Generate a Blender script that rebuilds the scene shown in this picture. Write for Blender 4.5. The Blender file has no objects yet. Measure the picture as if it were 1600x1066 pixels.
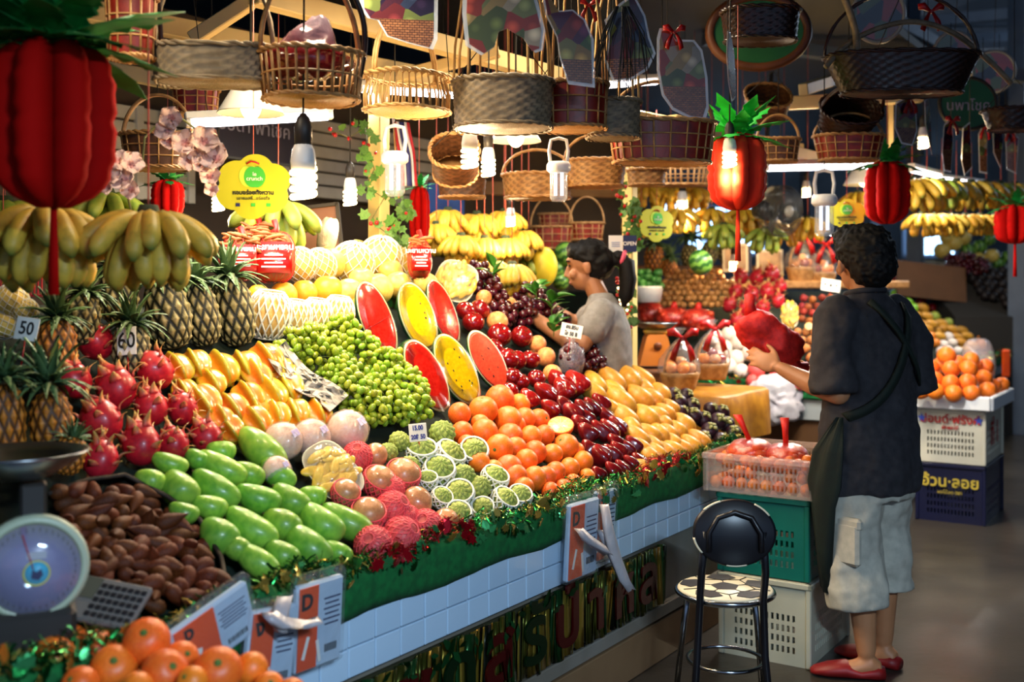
import bpy, math, random
from math import sin, cos, pi, sqrt, radians, atan2
from mathutils import Vector, Matrix, Euler, noise
V = Vector
R = random.Random(11)
SC = bpy.context.scene
COL = SC.collection

# ------------------------------------------------------------------ camera, world, exposure
EYE, FPX = 1.48, 1700.0
cam_d = bpy.data.cameras.new('camera'); cam = bpy.data.objects.new('camera', cam_d); COL.objects.link(cam)
cam_d.sensor_width = 36.0; cam_d.lens = 36.0 * FPX / 1600.0
cam_d.shift_y = -(533 - 450) / 1600.0
cam.location = (0, 0, EYE); cam.rotation_euler = (pi / 2, 0, 0)
cam_d.clip_start = 0.05; cam_d.clip_end = 200
cam_d.dof.use_dof = True; cam_d.dof.focus_distance = 3.7; cam_d.dof.aperture_fstop = 2.2
SC.camera = cam
w = bpy.data.worlds.new('hall_daylight'); SC.world = w; w.use_nodes = True
w.node_tree.nodes['Background'].inputs[0].default_value = (0.30, 0.44, 0.72, 1)
w.node_tree.nodes['Background'].inputs[1].default_value = 0.8
SC.view_settings.view_transform = 'Standard'; SC.view_settings.look = 'None'
SC.view_settings.exposure = 0.12; SC.view_settings.gamma = 1.0; SC.view_settings.use_curve_mapping = False
SC.cycles.max_bounces = 7; SC.cycles.diffuse_bounces = 3; SC.cycles.transparent_max_bounces = 12
SC.cycles.sample_clamp_indirect = 3.0; SC.cycles.caustics_reflective = False; SC.cycles.caustics_refractive = False

# ------------------------------------------------------------------ stall frame: s along the counter, t into the stall
P0 = V((0.493, 4.19, 0)); DS = V((0.5505, 0.8348, 0)); NT = V((-0.8348, 0.5505, 0)); UP = V((0, 0, 1))
def st(s, t, z=0.0): return P0 + DS * s + NT * t + UP * z
def to_st(p):
    q = V((p.x, p.y, 0)) - P0
    return q.dot(DS), q.dot(NT)
def at(u, v, d): return V(((u - 800) / FPX * d, d, EYE - (v - 450) / FPX * d))
def ray(u, v): return V(((u - 800) / FPX, 1.0, -(v - 450) / FPX))
def hit(u, v, p, n):
    r = ray(u, v); o = V((0, 0, EYE))
    return o + r * ((p - o).dot(n) / r.dot(n))
SLOPE = 0.72
BED_N = (UP - NT * SLOPE).normalized()
BED_P = st(0, 0, 0.75)
def on_bed(u, v, lift=0.0): return hit(u, v, BED_P + BED_N * lift, BED_N)
def on_t(u, v, t): return hit(u, v, st(0, t), NT)
def on_z(u, v, z): return hit(u, v, V((0, 0, z)), UP)
def pxm(p): return p.y / FPX          # metres per pixel at the depth of p
ZROT = atan2(DS.y, DS.x)              # heading of the counter line
RS = Matrix.Rotation(ZROT, 4, 'Z')    # local x = along counter, local y = into the stall

# ------------------------------------------------------------------ materials
def lin(h):
    h = h.lstrip('#')
    return tuple((c / 12.92 if c <= 0.04045 else ((c + 0.055) / 1.055) ** 2.4) for c in (int(h[i:i + 2], 16) / 255 for i in (0, 2, 4))) + (1.0,)
MATS = {}
SIZE = [1.0]        # size in metres of one object unit for the relief of the next materials
def mat(name, c, c2=None, r=0.5, sc=8.0, det=3.0, bump=0.0, bs=60.0, metal=0.0, trans=0.0, em=0.0, emc=None, rnd=0.0, kc=None, kpow=1.0,
        coat=0.0, alpha=1.0, sss=0.0, tex='noise', lo=0.35, hi=0.65, spec=0.5, ior=1.45, stretch=None, sheen=0.0, hue=0.0, btex='noise', us=None):
    if name in MATS: return MATS[name]
    m = bpy.data.materials.new(name); m.use_nodes = True; MATS[name] = m
    nt = m.node_tree; N = nt.nodes; L = nt.links; b = N['Principled BSDF']
    tc = N.new('ShaderNodeTexCoord'); vec = tc.outputs['Object']
    if stretch:
        mp = N.new('ShaderNodeMapping'); mp.inputs['Scale'].default_value = stretch; L.new(vec, mp.inputs[0]); vec = mp.outputs[0]
    def texnode(kind, scale):
        if kind == 'voronoi':
            t = N.new('ShaderNodeTexVoronoi'); t.inputs['Scale'].default_value = scale; L.new(vec, t.inputs['Vector']); return t.outputs['Distance']
        if kind == 'wave':
            t = N.new('ShaderNodeTexWave'); t.inputs['Scale'].default_value = scale; t.inputs['Distortion'].default_value = 3.0
            t.inputs['Detail'].default_value = 2; L.new(vec, t.inputs['Vector']); return t.outputs['Fac']
        t = N.new('ShaderNodeTexNoise'); t.inputs['Scale'].default_value = scale; t.inputs['Detail'].default_value = det; L.new(vec, t.inputs['Vector'])
        return t.outputs['Fac']
    def mix(a, bcol, fac, mode='MIX'):
        x = N.new('ShaderNodeMix'); x.data_type = 'RGBA'; x.blend_type = mode
        for s, val in ((0, fac), (6, a), (7, bcol)):
            if hasattr(val, 'links'): L.new(val, x.inputs[s])
            else: x.inputs[s].default_value = val
        return x.outputs[2]
    col = lin(c)
    if c2:
        mr = N.new('ShaderNodeMapRange'); mr.inputs[1].default_value = lo; mr.inputs[2].default_value = hi
        L.new(texnode(tex, sc), mr.inputs[0]); col = mix(col, lin(c2), mr.outputs[0])
    if kc:
        a = N.new('ShaderNodeAttribute'); a.attribute_name = 'k'; f = a.outputs['Fac']
        if kpow != 1.0:
            p = N.new('ShaderNodeMath'); p.operation = 'POWER'; L.new(f, p.inputs[0]); p.inputs[1].default_value = kpow; f = p.outputs[0]
        col = mix(col, lin(kc), f)
    if rnd or hue:
        oi = N.new('ShaderNodeObjectInfo'); hs = N.new('ShaderNodeHueSaturation')
        mv = N.new('ShaderNodeMapRange'); mv.inputs[3].default_value = 1 - rnd; mv.inputs[4].default_value = 1 + rnd
        L.new(oi.outputs['Random'], mv.inputs[0]); L.new(mv.outputs[0], hs.inputs['Value'])
        if hue:
            wn = N.new('ShaderNodeTexWhiteNoise'); wn.noise_dimensions = '1D'; L.new(oi.outputs['Random'], wn.inputs['W'])
            mh = N.new('ShaderNodeMapRange'); mh.inputs[3].default_value = 0.5 - hue; mh.inputs[4].default_value = 0.5 + hue
            L.new(wn.outputs['Value'], mh.inputs[0]); L.new(mh.outputs[0], hs.inputs['Hue'])
        if hasattr(col, 'links'): L.new(col, hs.inputs['Color'])
        else: hs.inputs['Color'].default_value = col
        col = hs.outputs[0]
    if hasattr(col, 'links'): L.new(col, b.inputs['Base Color'])
    else: b.inputs['Base Color'].default_value = col
    b.inputs['Roughness'].default_value = r; b.inputs['Metallic'].default_value = metal; b.inputs['IOR'].default_value = ior
    b.inputs['Specular IOR Level'].default_value = spec
    b.inputs['Transmission Weight'].default_value = trans; b.inputs['Coat Weight'].default_value = coat; b.inputs['Coat Roughness'].default_value = 0.08
    b.inputs['Alpha'].default_value = alpha; b.inputs['Sheen Weight'].default_value = sheen
    if sss:
        b.inputs['Subsurface Weight'].default_value = sss; b.inputs['Subsurface Scale'].default_value = 0.01
    if em:
        b.inputs['Emission Color'].default_value = lin(emc or c); b.inputs['Emission Strength'].default_value = em
        m.cycles.emission_sampling = 'NONE'
    if bump:
        bn = N.new('ShaderNodeBump'); bn.inputs['Strength'].default_value = bump; bn.inputs['Distance'].default_value = 0.16 / bs * (us or SIZE[0])
        L.new(texnode(btex, bs), bn.inputs['Height']); L.new(bn.outputs[0], b.inputs['Normal'])
    return m
def film(name, c, dens, rough=0.08, bump=0.8, bs=40.0, us=None):
    """thin clear plastic film: mostly see-through with glossy creases"""
    if name in MATS: return MATS[name]
    m = bpy.data.materials.new(name); m.use_nodes = True; MATS[name] = m
    nt = m.node_tree; N = nt.nodes; L = nt.links; out = N['Material Output']; b = N['Principled BSDF']
    b.inputs['Base Color'].default_value = lin(c); b.inputs['Roughness'].default_value = rough; b.inputs['Specular IOR Level'].default_value = 0.9
    tr = N.new('ShaderNodeBsdfTransparent'); mx = N.new('ShaderNodeMixShader'); gl = N.new('ShaderNodeBsdfGlossy'); gl.inputs['Roughness'].default_value = rough
    fr = N.new('ShaderNodeLayerWeight'); fr.inputs[0].default_value = .5; pw = N.new('ShaderNodeMath'); pw.operation = 'POWER'; pw.inputs[1].default_value = 3.0; L.new(fr.outputs['Facing'], pw.inputs[0]); ma = N.new('ShaderNodeMath'); ma.operation = 'MULTIPLY_ADD'; ma.inputs[1].default_value = .55; ma.inputs[2].default_value = .045; L.new(pw.outputs[0], ma.inputs[0])
    mx.inputs[0].default_value = dens; L.new(tr.outputs[0], mx.inputs[1]); L.new(b.outputs[0], mx.inputs[2])
    m2 = N.new('ShaderNodeMixShader'); L.new(ma.outputs[0], m2.inputs[0]); L.new(mx.outputs[0], m2.inputs[1]); L.new(gl.outputs[0], m2.inputs[2])
    tc = N.new('ShaderNodeTexCoord'); t = N.new('ShaderNodeTexNoise'); t.inputs['Scale'].default_value = bs; t.inputs['Detail'].default_value = 3; t.inputs['Distortion'].default_value = 1.2
    L.new(tc.outputs['Object'], t.inputs['Vector'])
    bn = N.new('ShaderNodeBump'); bn.inputs['Strength'].default_value = bump; bn.inputs['Distance'].default_value = 0.16 / bs * (us or SIZE[0])
    L.new(t.outputs['Fac'], bn.inputs['Height'])
    for n in (b, gl, fr): L.new(bn.outputs[0], n.inputs['Normal'])
    L.new(m2.outputs[0], out.inputs['Surface'])
    return m

# ------------------------------------------------------------------ mesh building
class MB:
    def __init__(s): s.v = []; s.f = []; s.m = []; s.k = []; s.flat = set()
    def add(s, vs, fs, mi=0, X=None, k=None, flat=False):
        o = len(s.v)
        s.v.extend([X @ V(p) for p in vs] if X is not None else vs)
        s.k.extend(k if k is not None else [0.0] * len(vs))
        if flat: s.flat.update(range(len(s.f), len(s.f) + len(fs)))
        s.f.extend([tuple(i + o for i in f) for f in fs]); s.m.extend([mi] * len(fs)); return s
    def box(s, c, d, mi=0, X=None, bev=0.0, k=0.0):
        c = V(c); x, y, z = (q / 2 for q in d)
        if bev <= 0:
            vs = [c + V((a * x, b * y, e * z)) for a in (-1, 1) for b in (-1, 1) for e in (-1, 1)]
            fs = [(0, 1, 3, 2), (4, 6, 7, 5), (0, 4, 5, 1), (2, 3, 7, 6), (0, 2, 6, 4), (1, 5, 7, 3)]
            return s.add(vs, fs, mi, X, [k] * 8, True)
        b = min(bev, x * .9, y * .9, z * .9); vs = []; ix = {}
        for a in (-1, 1):
            for e in (-1, 1):
                for g in (-1, 1):
                    for ax in range(3):
                        q = [a * (x - b), e * (y - b), g * (z - b)]; q[ax] += (a, e, g)[ax] * b
                        ix[(a, e, g, ax)] = len(vs); vs.append(c + V(q))
        fs = []
        for ax in range(3):
            o = [i for i in range(3) if i != ax]
            for sg in (-1, 1):
                q = []
                for (p1, p2) in ((-1, -1), (1, -1), (1, 1), (-1, 1)):
                    t = [0, 0, 0]; t[ax] = sg; t[o[0]] = p1; t[o[1]] = p2; q.append(ix[(*t, ax)])
                fs.append(tuple(q))
        for ax in range(3):
            o = [i for i in range(3) if i != ax]
            for p1 in (-1, 1):
                for p2 in (-1, 1):
                    t = [0, 0, 0]; t[o[0]] = p1; t[o[1]] = p2
                    t[ax] = -1; A = tuple(t); t[ax] = 1; B = tuple(t)
                    fs.append((ix[(*A, o[0])], ix[(*B, o[0])], ix[(*B, o[1])], ix[(*A, o[1])]))
        for a in (-1, 1):
            for e in (-1, 1):
                for g in (-1, 1): fs.append(tuple(ix[(a, e, g, ax)] for ax in range(3)))
        return s.add(vs, fs, mi, X, [k] * len(vs), True)
    def loft(s, rings, mi=0, cap=True, closed=True, k=None, X=None, flat=False, loop=False):
        n = len(rings[0]); vs = [p for r in rings for p in r]; fs = []
        m = len(rings)
        for i in range(m if loop else m - 1):
            for j in range(n if closed else n - 1):
                a = i * n + j; b = i * n + (j + 1) % n; i2 = (i + 1) % m
                fs.append((a, b, i2 * n + (j + 1) % n, i2 * n + j))
        if cap and closed and not loop:
            fs.append(tuple(range(n - 1, -1, -1))); fs.append(tuple((m - 1) * n + j for j in range(n)))
        return s.add(vs, fs, mi, X, k, flat)
    def tube(s, path, r, n=6, mi=0, cap=True, loop=False, X=None, k=0.0, sq=1.0):
        path = [V(p) for p in path]; m = len(path); rings = []
        if not hasattr(r, '__len__'): r = [r] * m
        prev = None
        for i, p in enumerate(path):
            a = path[(i - 1) % m] if (i or loop) else p; b = path[(i + 1) % m] if (i < m - 1 or loop) else p
            t = (b - a)
            t = t.normalized() if t.length > 1e-9 else V((0, 0, 1))
            if prev is None: u = t.orthogonal().normalized()
            else:
                u = prev - t * prev.dot(t); u = u.normalized() if u.length > 1e-6 else t.orthogonal().normalized()
            prev = u; w2 = t.cross(u)
            rings.append([p + u * (cos(2 * pi * j / n) * r[i]) + w2 * (sin(2 * pi * j / n) * r[i] * sq) for j in range(n)])
        return s.loft(rings, mi, cap, True, [k] * (n * m), X, False, loop)
    def lathe(s, prof, n=24, mi=0, X=None, k=None, flat=False):
        """prof: (r, z) from bottom to top"""
        vs = []; fs = []; ks = []; ring = []
        for i, (r, z) in enumerate(prof):
            kk = k[i] if k else 0.0
            if r < 1e-6: ring.append([len(vs)]); vs.append(V((0, 0, z))); ks.append(kk)
            else:
                ring.append(list(range(len(vs), len(vs) + n)))
                vs += [V((r * cos(2 * pi * j / n), r * sin(2 * pi * j / n), z)) for j in range(n)]; ks += [kk] * n
        for a, b in zip(ring, ring[1:]):
            for j in range(n):
                j2 = (j + 1) % n
                if len(a) == 1 and len(b) == 1: continue
                if len(a) == 1: fs.append((a[0], b[j2], b[j]))
                elif len(b) == 1: fs.append((a[j], a[j2], b[0]))
                else: fs.append((a[j], a[j2], b[j2], b[j]))
        return s.add(vs, fs, mi, X, ks, flat)
    def blob(s, nu, nv, fn, mi=0, X=None):
        """closed sphere-like skin; fn(theta, phi) -> (point, k); phi 0 at +z"""
        vs = []; ks = []; fs = []
        for i in range(nv + 1):
            ph = pi * i / nv
            for j in range(1 if i in (0, nv) else nu):
                p, kk = fn(2 * pi * j / nu, ph); vs.append(V(p)); ks.append(kk)
        idx = lambda i, j: 0 if i == 0 else (len(vs) - 1 if i == nv else 1 + (i - 1) * nu + j % nu)
        for i in range(nv):
            for j in range(nu):
                q = [idx(i, j), idx(i + 1, j), idx(i + 1, j + 1), idx(i, j + 1)]
                q = [a for n_, a in enumerate(q) if a not in q[:n_]]
                fs.append(tuple(q))
        return s.add(vs, fs, mi, X, ks)
    def ell(s, c, r, nu=12, nv=8, mi=0, k=0.0):
        c = V(c); r = V(r) if hasattr(r, '__len__') else V((r, r, r))
        return s.blob(nu, nv, lambda a, b: (c + V((r.x * sin(b) * cos(a), r.y * sin(b) * sin(a), r.z * cos(b))), k), mi)
    def plate(s, outline, thick, mi=0, X=None, side=None):
        """flat outline (x, z) with real thickness along y"""
        n = len(outline); vs = [V((x, -thick / 2, z)) for x, z in outline] + [V((x, thick / 2, z)) for x, z in outline]
        s.add(vs, [tuple(range(n)), tuple(range(2 * n - 1, n - 1, -1))], mi, X, None, True)
        o = len(s.v) - 2 * n
        for i in range(n): s.f.append((o + i, o + n + i, o + n + (i + 1) % n, o + (i + 1) % n)); s.m.append(side if side is not None else mi)
        return s
    def mesh(s, name, mats, smooth=True):
        me = bpy.data.meshes.new(name); me.from_pydata([tuple(p) for p in s.v], [], s.f)
        if not isinstance(mats, (list, tuple)): mats = [mats]
        for q in mats: me.materials.append(q)
        if len(mats) > 1: me.polygons.foreach_set('material_index', s.m)
        me.polygons.foreach_set('use_smooth', [smooth and i not in s.flat for i in range(len(s.f))])
        if any(s.k):
            at_ = me.attributes.new('k', 'FLOAT', 'POINT'); at_.data.foreach_set('value', s.k)
        me.update(); return me
    def obj(s, name, mats, parent=None, smooth=True, X=None): return new(name, s.mesh(name, mats, smooth), parent, X)

def new(name, me, parent=None, X=None):
    o = bpy.data.objects.new(name, me); COL.objects.link(o)
    if parent is not None: o.parent = parent
    if X is not None: o.matrix_local = X
    return o
def tag(o, label, cat, group=None):
    o['label'] = label; o['category'] = cat
    if group: o['group'] = group
    return o
def thing(name, label, cat, X=None, group=None):
    o = bpy.data.objects.new(name, None); COL.objects.link(o); o.empty_display_size = 0.05
    if X is not None: o.matrix_local = X if isinstance(X, Matrix) else Matrix.Translation(X)
    return tag(o, label, cat, group)
def solid(name, me, label, cat, X=None, group=None): return tag(new(name, me, None, X), label, cat, group)
def struct(o): o['kind'] = 'structure'; return o
def T(p): return Matrix.Translation(V(p))
def S(x, y=None, z=None): return Matrix.Diagonal((x, x if y is None else y, x if z is None else z, 1))
def frame(p, x=None, z=None, y=None, s=1.0):
    """placement with given axes (z kept exact unless only x is given)"""
    if z is not None:
        z = V(z).normalized(); x = V(x) if x is not None else z.orthogonal(); x = (x - z * x.dot(z)).normalized(); y = z.cross(x)
    else:
        x = V(x).normalized(); y = V(y) if y is not None else (UP.cross(x) if abs(x.z) < .99 else V((0, 1, 0))); y = (y - x * x.dot(y)).normalized(); z = x.cross(y)
    m = Matrix((x, y, z)).transposed().to_4x4(); m.translation = V(p)
    return m @ S(s) if not hasattr(s, '__len__') else m @ S(*s)
def rot(a, b, c): return Euler((a, b, c)).to_matrix().to_4x4()
ORD = ('first second third fourth fifth sixth seventh eighth ninth tenth eleventh twelfth thirteenth fourteenth fifteenth sixteenth seventeenth eighteenth nineteenth twentieth '
       'twenty-first twenty-second twenty-third twenty-fourth twenty-fifth twenty-sixth twenty-seventh twenty-eighth twenty-ninth thirtieth').split()
def row_labels(pts, desc, rowh):
    """labels by row (counted from the top) and place in the row (counted from the left)"""
    order = sorted(range(len(pts)), key=lambda i: pts[i][1]); rows = []; out = [None] * len(pts)
    for i in order:
        if rows and pts[i][1] - pts[rows[-1][0]][1] < rowh: rows[-1].append(i)
        else: rows.append([i])
    for ri, row in enumerate(rows):
        row.sort(key=lambda i: pts[i][0])
        for ci, i in enumerate(row):
            a = 'top row' if ri == 0 else ORD[min(ri, 29)] + ' row down'
            c = ORD[min(ci, 29)] + ' from the left'
            if len(row) == 1: c = 'alone there'
            out[i] = f'{desc}, {a}, {c}'
    return out
FONT_CACHE = {}
def text(s, size, m, parent, X, name='lettering', ext=0.0008, align='CENTER', sx=1.0, bold=0.0):
    c = bpy.data.curves.new(name, 'FONT'); c.body = s; c.size = size; c.align_x = align; c.align_y = 'CENTER'; c.extrude = ext
    c.resolution_u = 3; c.offset = bold
    tmp = bpy.data.objects.new('tmp', c); me = bpy.data.meshes.new_from_object(tmp)
    bpy.data.objects.remove(tmp); bpy.data.curves.remove(c)
    me.materials.clear(); me.materials.append(m)
    return new(name, me, parent, X @ S(sx, 1, 1))
FACE = Matrix.Rotation(pi / 2, 4, 'X')   # text written in x/z facing -y
def lamp(name, p, power, color, radius=0.03, parent=None, kind='POINT', **kw):
    l = bpy.data.lights.new(name, kind); l.energy = power; l.color = color
    if kind in ('POINT', 'SPOT'): l.shadow_soft_size = radius
    for a, b in kw.items(): setattr(l, a, b)
    o = bpy.data.objects.new(name, l); COL.objects.link(o); o.location = p
    if parent: o.parent = parent
    return o
WARM = (1.0, 0.70, 0.38); NEUT = (1.0, 0.84, 0.60)
# ------------------------------------------------------------------ the hall
m_floor = mat('polished_concrete', '#423c34', '#2a2622', r=0.28, sc=1.3, det=6, bump=0.15, bs=3.0)
m_hallc = mat('hall_ceiling', '#39424f', '#2c3440', r=0.8, sc=.8)
m_dark = mat('dark_panel', '#26272b', '#1d1e22', r=0.7, sc=2)
m_backw = mat('stall_back_wall', '#5a4a38', '#463a2d', r=0.8, sc=1.5)
m_cream = mat('cream_paint', '#e2c88c', '#cdb078', r=0.45, sc=3)
m_steel = mat('blue_grey_steel', '#5a6675', '#4a5563', r=0.5, sc=2)
def slab(name, c, d, m, X=None, bev=0.0): return struct(MB().box(c, d, bev=bev).obj(name, m, None, False, X))
slab('floor', (2, 9, -.05), (24, 34, .1), m_floor)
slab('ceiling', (2, 9, 5.45), (24, 34, .1), m_hallc)
slab('wall_far', (2, 25.9, 2.7), (24, .2, 5.5), mat('far_wall', '#55606d', '#3d4650', r=.8, sc=.6))
slab('wall_right', (13.9, 9, 2.7), (.2, 34, 5.5), mat('side_wall', '#3a424c', r=.8))
slab('wall_left', (-9.9, 9, 2.7), (.2, 34, 5.5), mat('left_wall', '#4a4238', r=.8))
slab('wall_back', (2.2, 3.0, 1.5), (12.0, .12, 3.0), m_backw, T(P0) @ RS @ T((-2.2, 0, 0)))       # behind the first stall
# dark fascia and roof board over the stall row
slab('trim_1', (3.5, 1.45, 3.28), (16.0, 2.85, .06), m_dark, T(P0) @ RS)
# cream timber rack that the wares hang from
def beam(name, a, b, w, h, m=None):
    a, b = V(a), V(b); d = b - a
    o = MB().box((d.length / 2, 0, 0), (d.length, w, h), bev=.004).obj(name, m or m_cream, None, False, frame(a, x=d))
    return struct(o)
beam('beam', at(40, -2, 3.75), at(1250, 235, 6.6), .06, .075)
beam('beam', at(395, -10, 3.7), at(930, 135, 5.4), .06, .075)
beam('beam', at(1050, 190, 4.75), at(1290, 251, 5.9), .05, .06)
beam('beam', at(150, 105, 4.2), at(330, 140, 4.2), .05, .06)
beam('beam', at(300, 62, 3.9), at(392, 2, 3.9), .05, .05)
beam('beam', at(600, 125, 4.6), at(780, 80, 4.6), .05, .05)
beam('beam', at(670, 292, 7.0), at(1000, 300, 7.6), .05, .09, mat('tan_board', '#a87c48', '#8f6636', r=.6, sc=4))
beam('beam', at(1170, 165, 6.0), at(1440, 150, 6.0), .06, .07)
beam('beam', at(1255, 140, 5.6), at(1380, 100, 7.0), .05, .06)
beam('beam', at(1100, 60, 7.5), at(1600, 120, 8.0), .08, .09, m_steel)
# posts
def post(name, u, v0, d, w, m):
    p = at(u, 450, d); top = at(u, v0, d).z
    return struct(MB().box((0, 0, top / 2), (w, w, top), bev=.004).obj(name, m, None, False, T((p.x, p.y, 0)) @ RS))
post('column', 592, 95, 4.95, .072, mat('cream_post', '#efd486', '#e2c373', r=.5, sc=4))
post('column', 984, 235, 5.55, .06, mat('cream_post', '#efd486'))
beam('beam', at(1391, 150, 6.3), at(1391, 232, 6.3), .03, .03)
for (u, d) in ((1430, 12), (1590, 11), (1260, 16), (1370, 20)):
    post('column', u, -400, d, .16, m_steel)
# white louvred shutters on the back wall
m_slat = mat('white_slat', '#d8d4c4', '#c8c3b0', r=.5, sc=5)
def shutter(name, u0, v0, u1, v1, t):
    a = on_t(u0, v0, t); b = on_t(u1, v1, t); s0, _ = to_st(a); s1, _ = to_st(b)
    z0 = EYE - (v1 - 450) * pxm(a) * .97; z1 = a.z; w_ = abs(s1 - s0); h = z1 - z0
    root = struct(MB().box((0, .02, 0), (w_, .02, h)).obj(name, mat('shutter_gap', '#4a4438', r=.8), None, False, T(st((s0 + s1) / 2, t, (z0 + z1) / 2)) @ RS))
    for x in (-w_ / 2 + .02, 0, w_ / 2 - .02): MB().box((x, -.012, 0), (.045, .03, h), bev=.003).obj('stile', m_slat, root, False)
    n = max(3, int(h / .075))
    for i in range(n):
        MB().box((0, 0, -h / 2 + (i + .5) * h / n), (w_ - .03, .018, h / n * .84), bev=.003).obj('slat', m_slat, root, False, Matrix.Rotation(0, 4, 'X'))
    return root
shutter('window_1', 440, 175, 700, 300, 2.85)
shutter('window_2', 120, 150, 300, 300, 2.85)
# far bright openings of the hall
m_day = mat('daylit_pane', '#b9d4f2', em=5.0, emc='#9fc8f8', r=.3); m_day.cycles.emission_sampling = 'AUTO'
def bright(name, u0, v0, u1, v1, d, nx):
    a, b = at(u0, v0, d), at(u1, v1, d); w_, h = b.x - a.x, a.z - b.z
    root = struct(MB().box((0, .05, 0), (w_ + .1, .04, h + .1)).obj(name, m_steel, None, False, T(((a.x + b.x) / 2, d, (a.z + b.z) / 2))))
    for i in range(nx):
        MB().box((-w_ / 2 + w_ * (i + .5) / nx, 0, 0), (w_ / nx * .86, .02, h)).obj('pane', m_day, root, False)
bright('window_3', 1415, 350, 1492, 398, 15.5, 4)
bright('window_4', 1075, 325, 1195, 395, 14.0, 4)
bright('window_5', 1025, 320, 1075, 360, 14.2, 2)
# steel trusses under the hall roof, right
for (a, b) in (((1180, 60, 12), (1700, 10, 12)), ((1230, 20, 9.5), (1420, 110, 12)), ((1400, 90, 14), (1640, 82, 14)), ((1300, -20, 9), (1560, 120, 14)),
               ((1180, 110, 13), (1420, 60, 15)), ((1450, 60, 16), (1640, 55, 16)), ((1400, 35, 13), (1620, 34, 13))):
    beam('beam', at(*a), at(*b), .1, .12, m_steel)

# ------------------------------------------------------------------ the tiled counter of the near stall
m_tile = mat('white_glazed_tile', '#c2dcf2', '#b6d2ea', r=.16, sc=3, rnd=.03)
m_grout = mat('grout', '#8f979c', r=.9)
m_felt = mat('green_felt', '#0b6a30', '#085426', r=.95, sc=40, bump=.5, bs=300)
m_conc = mat('painted_base', '#8a8378', '#6f6657', r=.8, sc=3)
m_tan = mat('tan_plinth', '#8a6a48', '#77593b', r=.8, sc=3)
S0, S1 = -3.3, 0.97
BX = T(P0) @ RS
counter = thing('display_counter', 'long market counter faced with white tiles, green felt and a foil curtain', 'counter', BX)
L_ = S1 - S0; cx = (S0 + S1) / 2
MB().box((cx, .75, .31), (L_, 1.46, .62), bev=.004).obj('counter_body', m_conc, counter, False)
MB().box((cx, .012, .08), (L_, .05, .16), bev=.004).obj('plinth', m_tan, counter, False)
MB().box((cx, .0, .195), (L_, .03, .05), bev=.004).obj('ledge', m_conc, counter, False)
MB().box((cx, .008, .552), (L_, .012, .162)).obj('grout_bed', m_grout, counter, False)
tile_me = MB().box((0, 0, 0), (.1025, .012, .0755), bev=.0025).mesh('tile', m_tile, False)
for i in range(int(L_ / .1055)):
    for j in range(2):
        x = S1 - .054 - i * .1055
        new('tile', tile_me, counter, T((x, -.002 + R.uniform(-.0006, .0006), .513 + j * .079)))
b = MB()   # felt apron, softly wavy along its lower edge
n = 90; rings = []
for i in range(n + 1):
    x = S0 + L_ * i / n; wv = .006 * sin(i * .9) + .004 * sin(i * 2.3); lo = .628 + .006 * sin(i * .55)
    rings.append([V((x, -.012 + wv * .4, lo)), V((x, -.02 + wv * .4, lo + .03)), V((x, -.022, .735)), V((x, -.008, .755)), V((x, .05, .765)), V((x, .05, .74)), V((x, -.006, .73)), V((x, 0, lo + .004))])
b.loft(rings); b.obj('felt_apron', m_felt, counter)
b = MB()   # sloping bed under the fruit
zb = lambda t: .75 + SLOPE * t - .085
b.loft([[V((x, .0, .60)), V((x, .04, zb(.06))), V((x, 1.02, zb(1.02))), V((x, 1.5, zb(1.05))), V((x, 1.5, .60))] for x in (S0, S1)])
b.obj('sloping_bed', mat('dark_green_cloth', '#0c1f13', '#08140c', r=.95, sc=20), counter, False)
# back step behind the slope for melons, pineapples, bags
MB().box((cx, 1.33, 1.26), (L_, .46, .2), bev=.01).obj('back_step', mat('wood_shelf', '#6b4526', '#53351d', r=.6, sc=6, stretch=(1, 8, 8)), counter, False)
# gold and green foil curtain with letters on the lower front
m_foils = [mat('foil_gold', '#a8903a', r=.28, metal=.8, rnd=.35), mat('foil_green', '#1f4a24', r=.28, metal=.7, rnd=.35), mat('foil_olive', '#565a22', r=.28, metal=.8, rnd=.3), mat('foil_dark', '#10180f', r=.3, metal=.6)]
MB().box((cx - .4, -.004, .35), (L_ - .8, .01, .22)).obj('curtain_backing', mat('curtain_cloth', '#2c2c12', r=.9), counter, False)
strip_me = []
for k_ in range(4):
    b = MB(); b.loft([[V((-.011, 0, z)), V((0, -.004, z)), V((.011, 0, z)), V((0, .002, z))] for z in (-.115, -.04, .04, .115)]); strip_me.append(b.mesh('foil_strip', m_foils[k_]))
x = -2.6
while x < .18:
    new('foil_strip', R.choice(strip_me[:3] if R.random() < .8 else strip_me), counter, T((x, -.014 - R.uniform(0, .006), .346)) @ rot(R.uniform(-.06, .06), R.uniform(-.08, .08), R.uniform(-.5, .5)) @ S(R.uniform(1.0, 2.1), 1, R.uniform(.94, 1.04)))
    x += R.uniform(.013, .026)
m_redl = mat('red_letter_foil', '#480608', r=.35, metal=.3); m_grl = mat('green_letter_foil', '#0b2a14', r=.3, metal=.5)
for i, (ch, m_) in enumerate((('ร', m_grl), ('ซ', m_redl), ('ด', m_grl), ('ส', m_redl), ('รั', m_grl), ('ป๋', m_redl), ('า', m_redl), ('ห', m_redl), ('ล', m_redl))):
    text(ch, .25, m_, counter, T((-1.62 + i * .205, -.028, .35)) @ FACE, 'letter', .004, sx=1.15, bold=.006)
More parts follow.
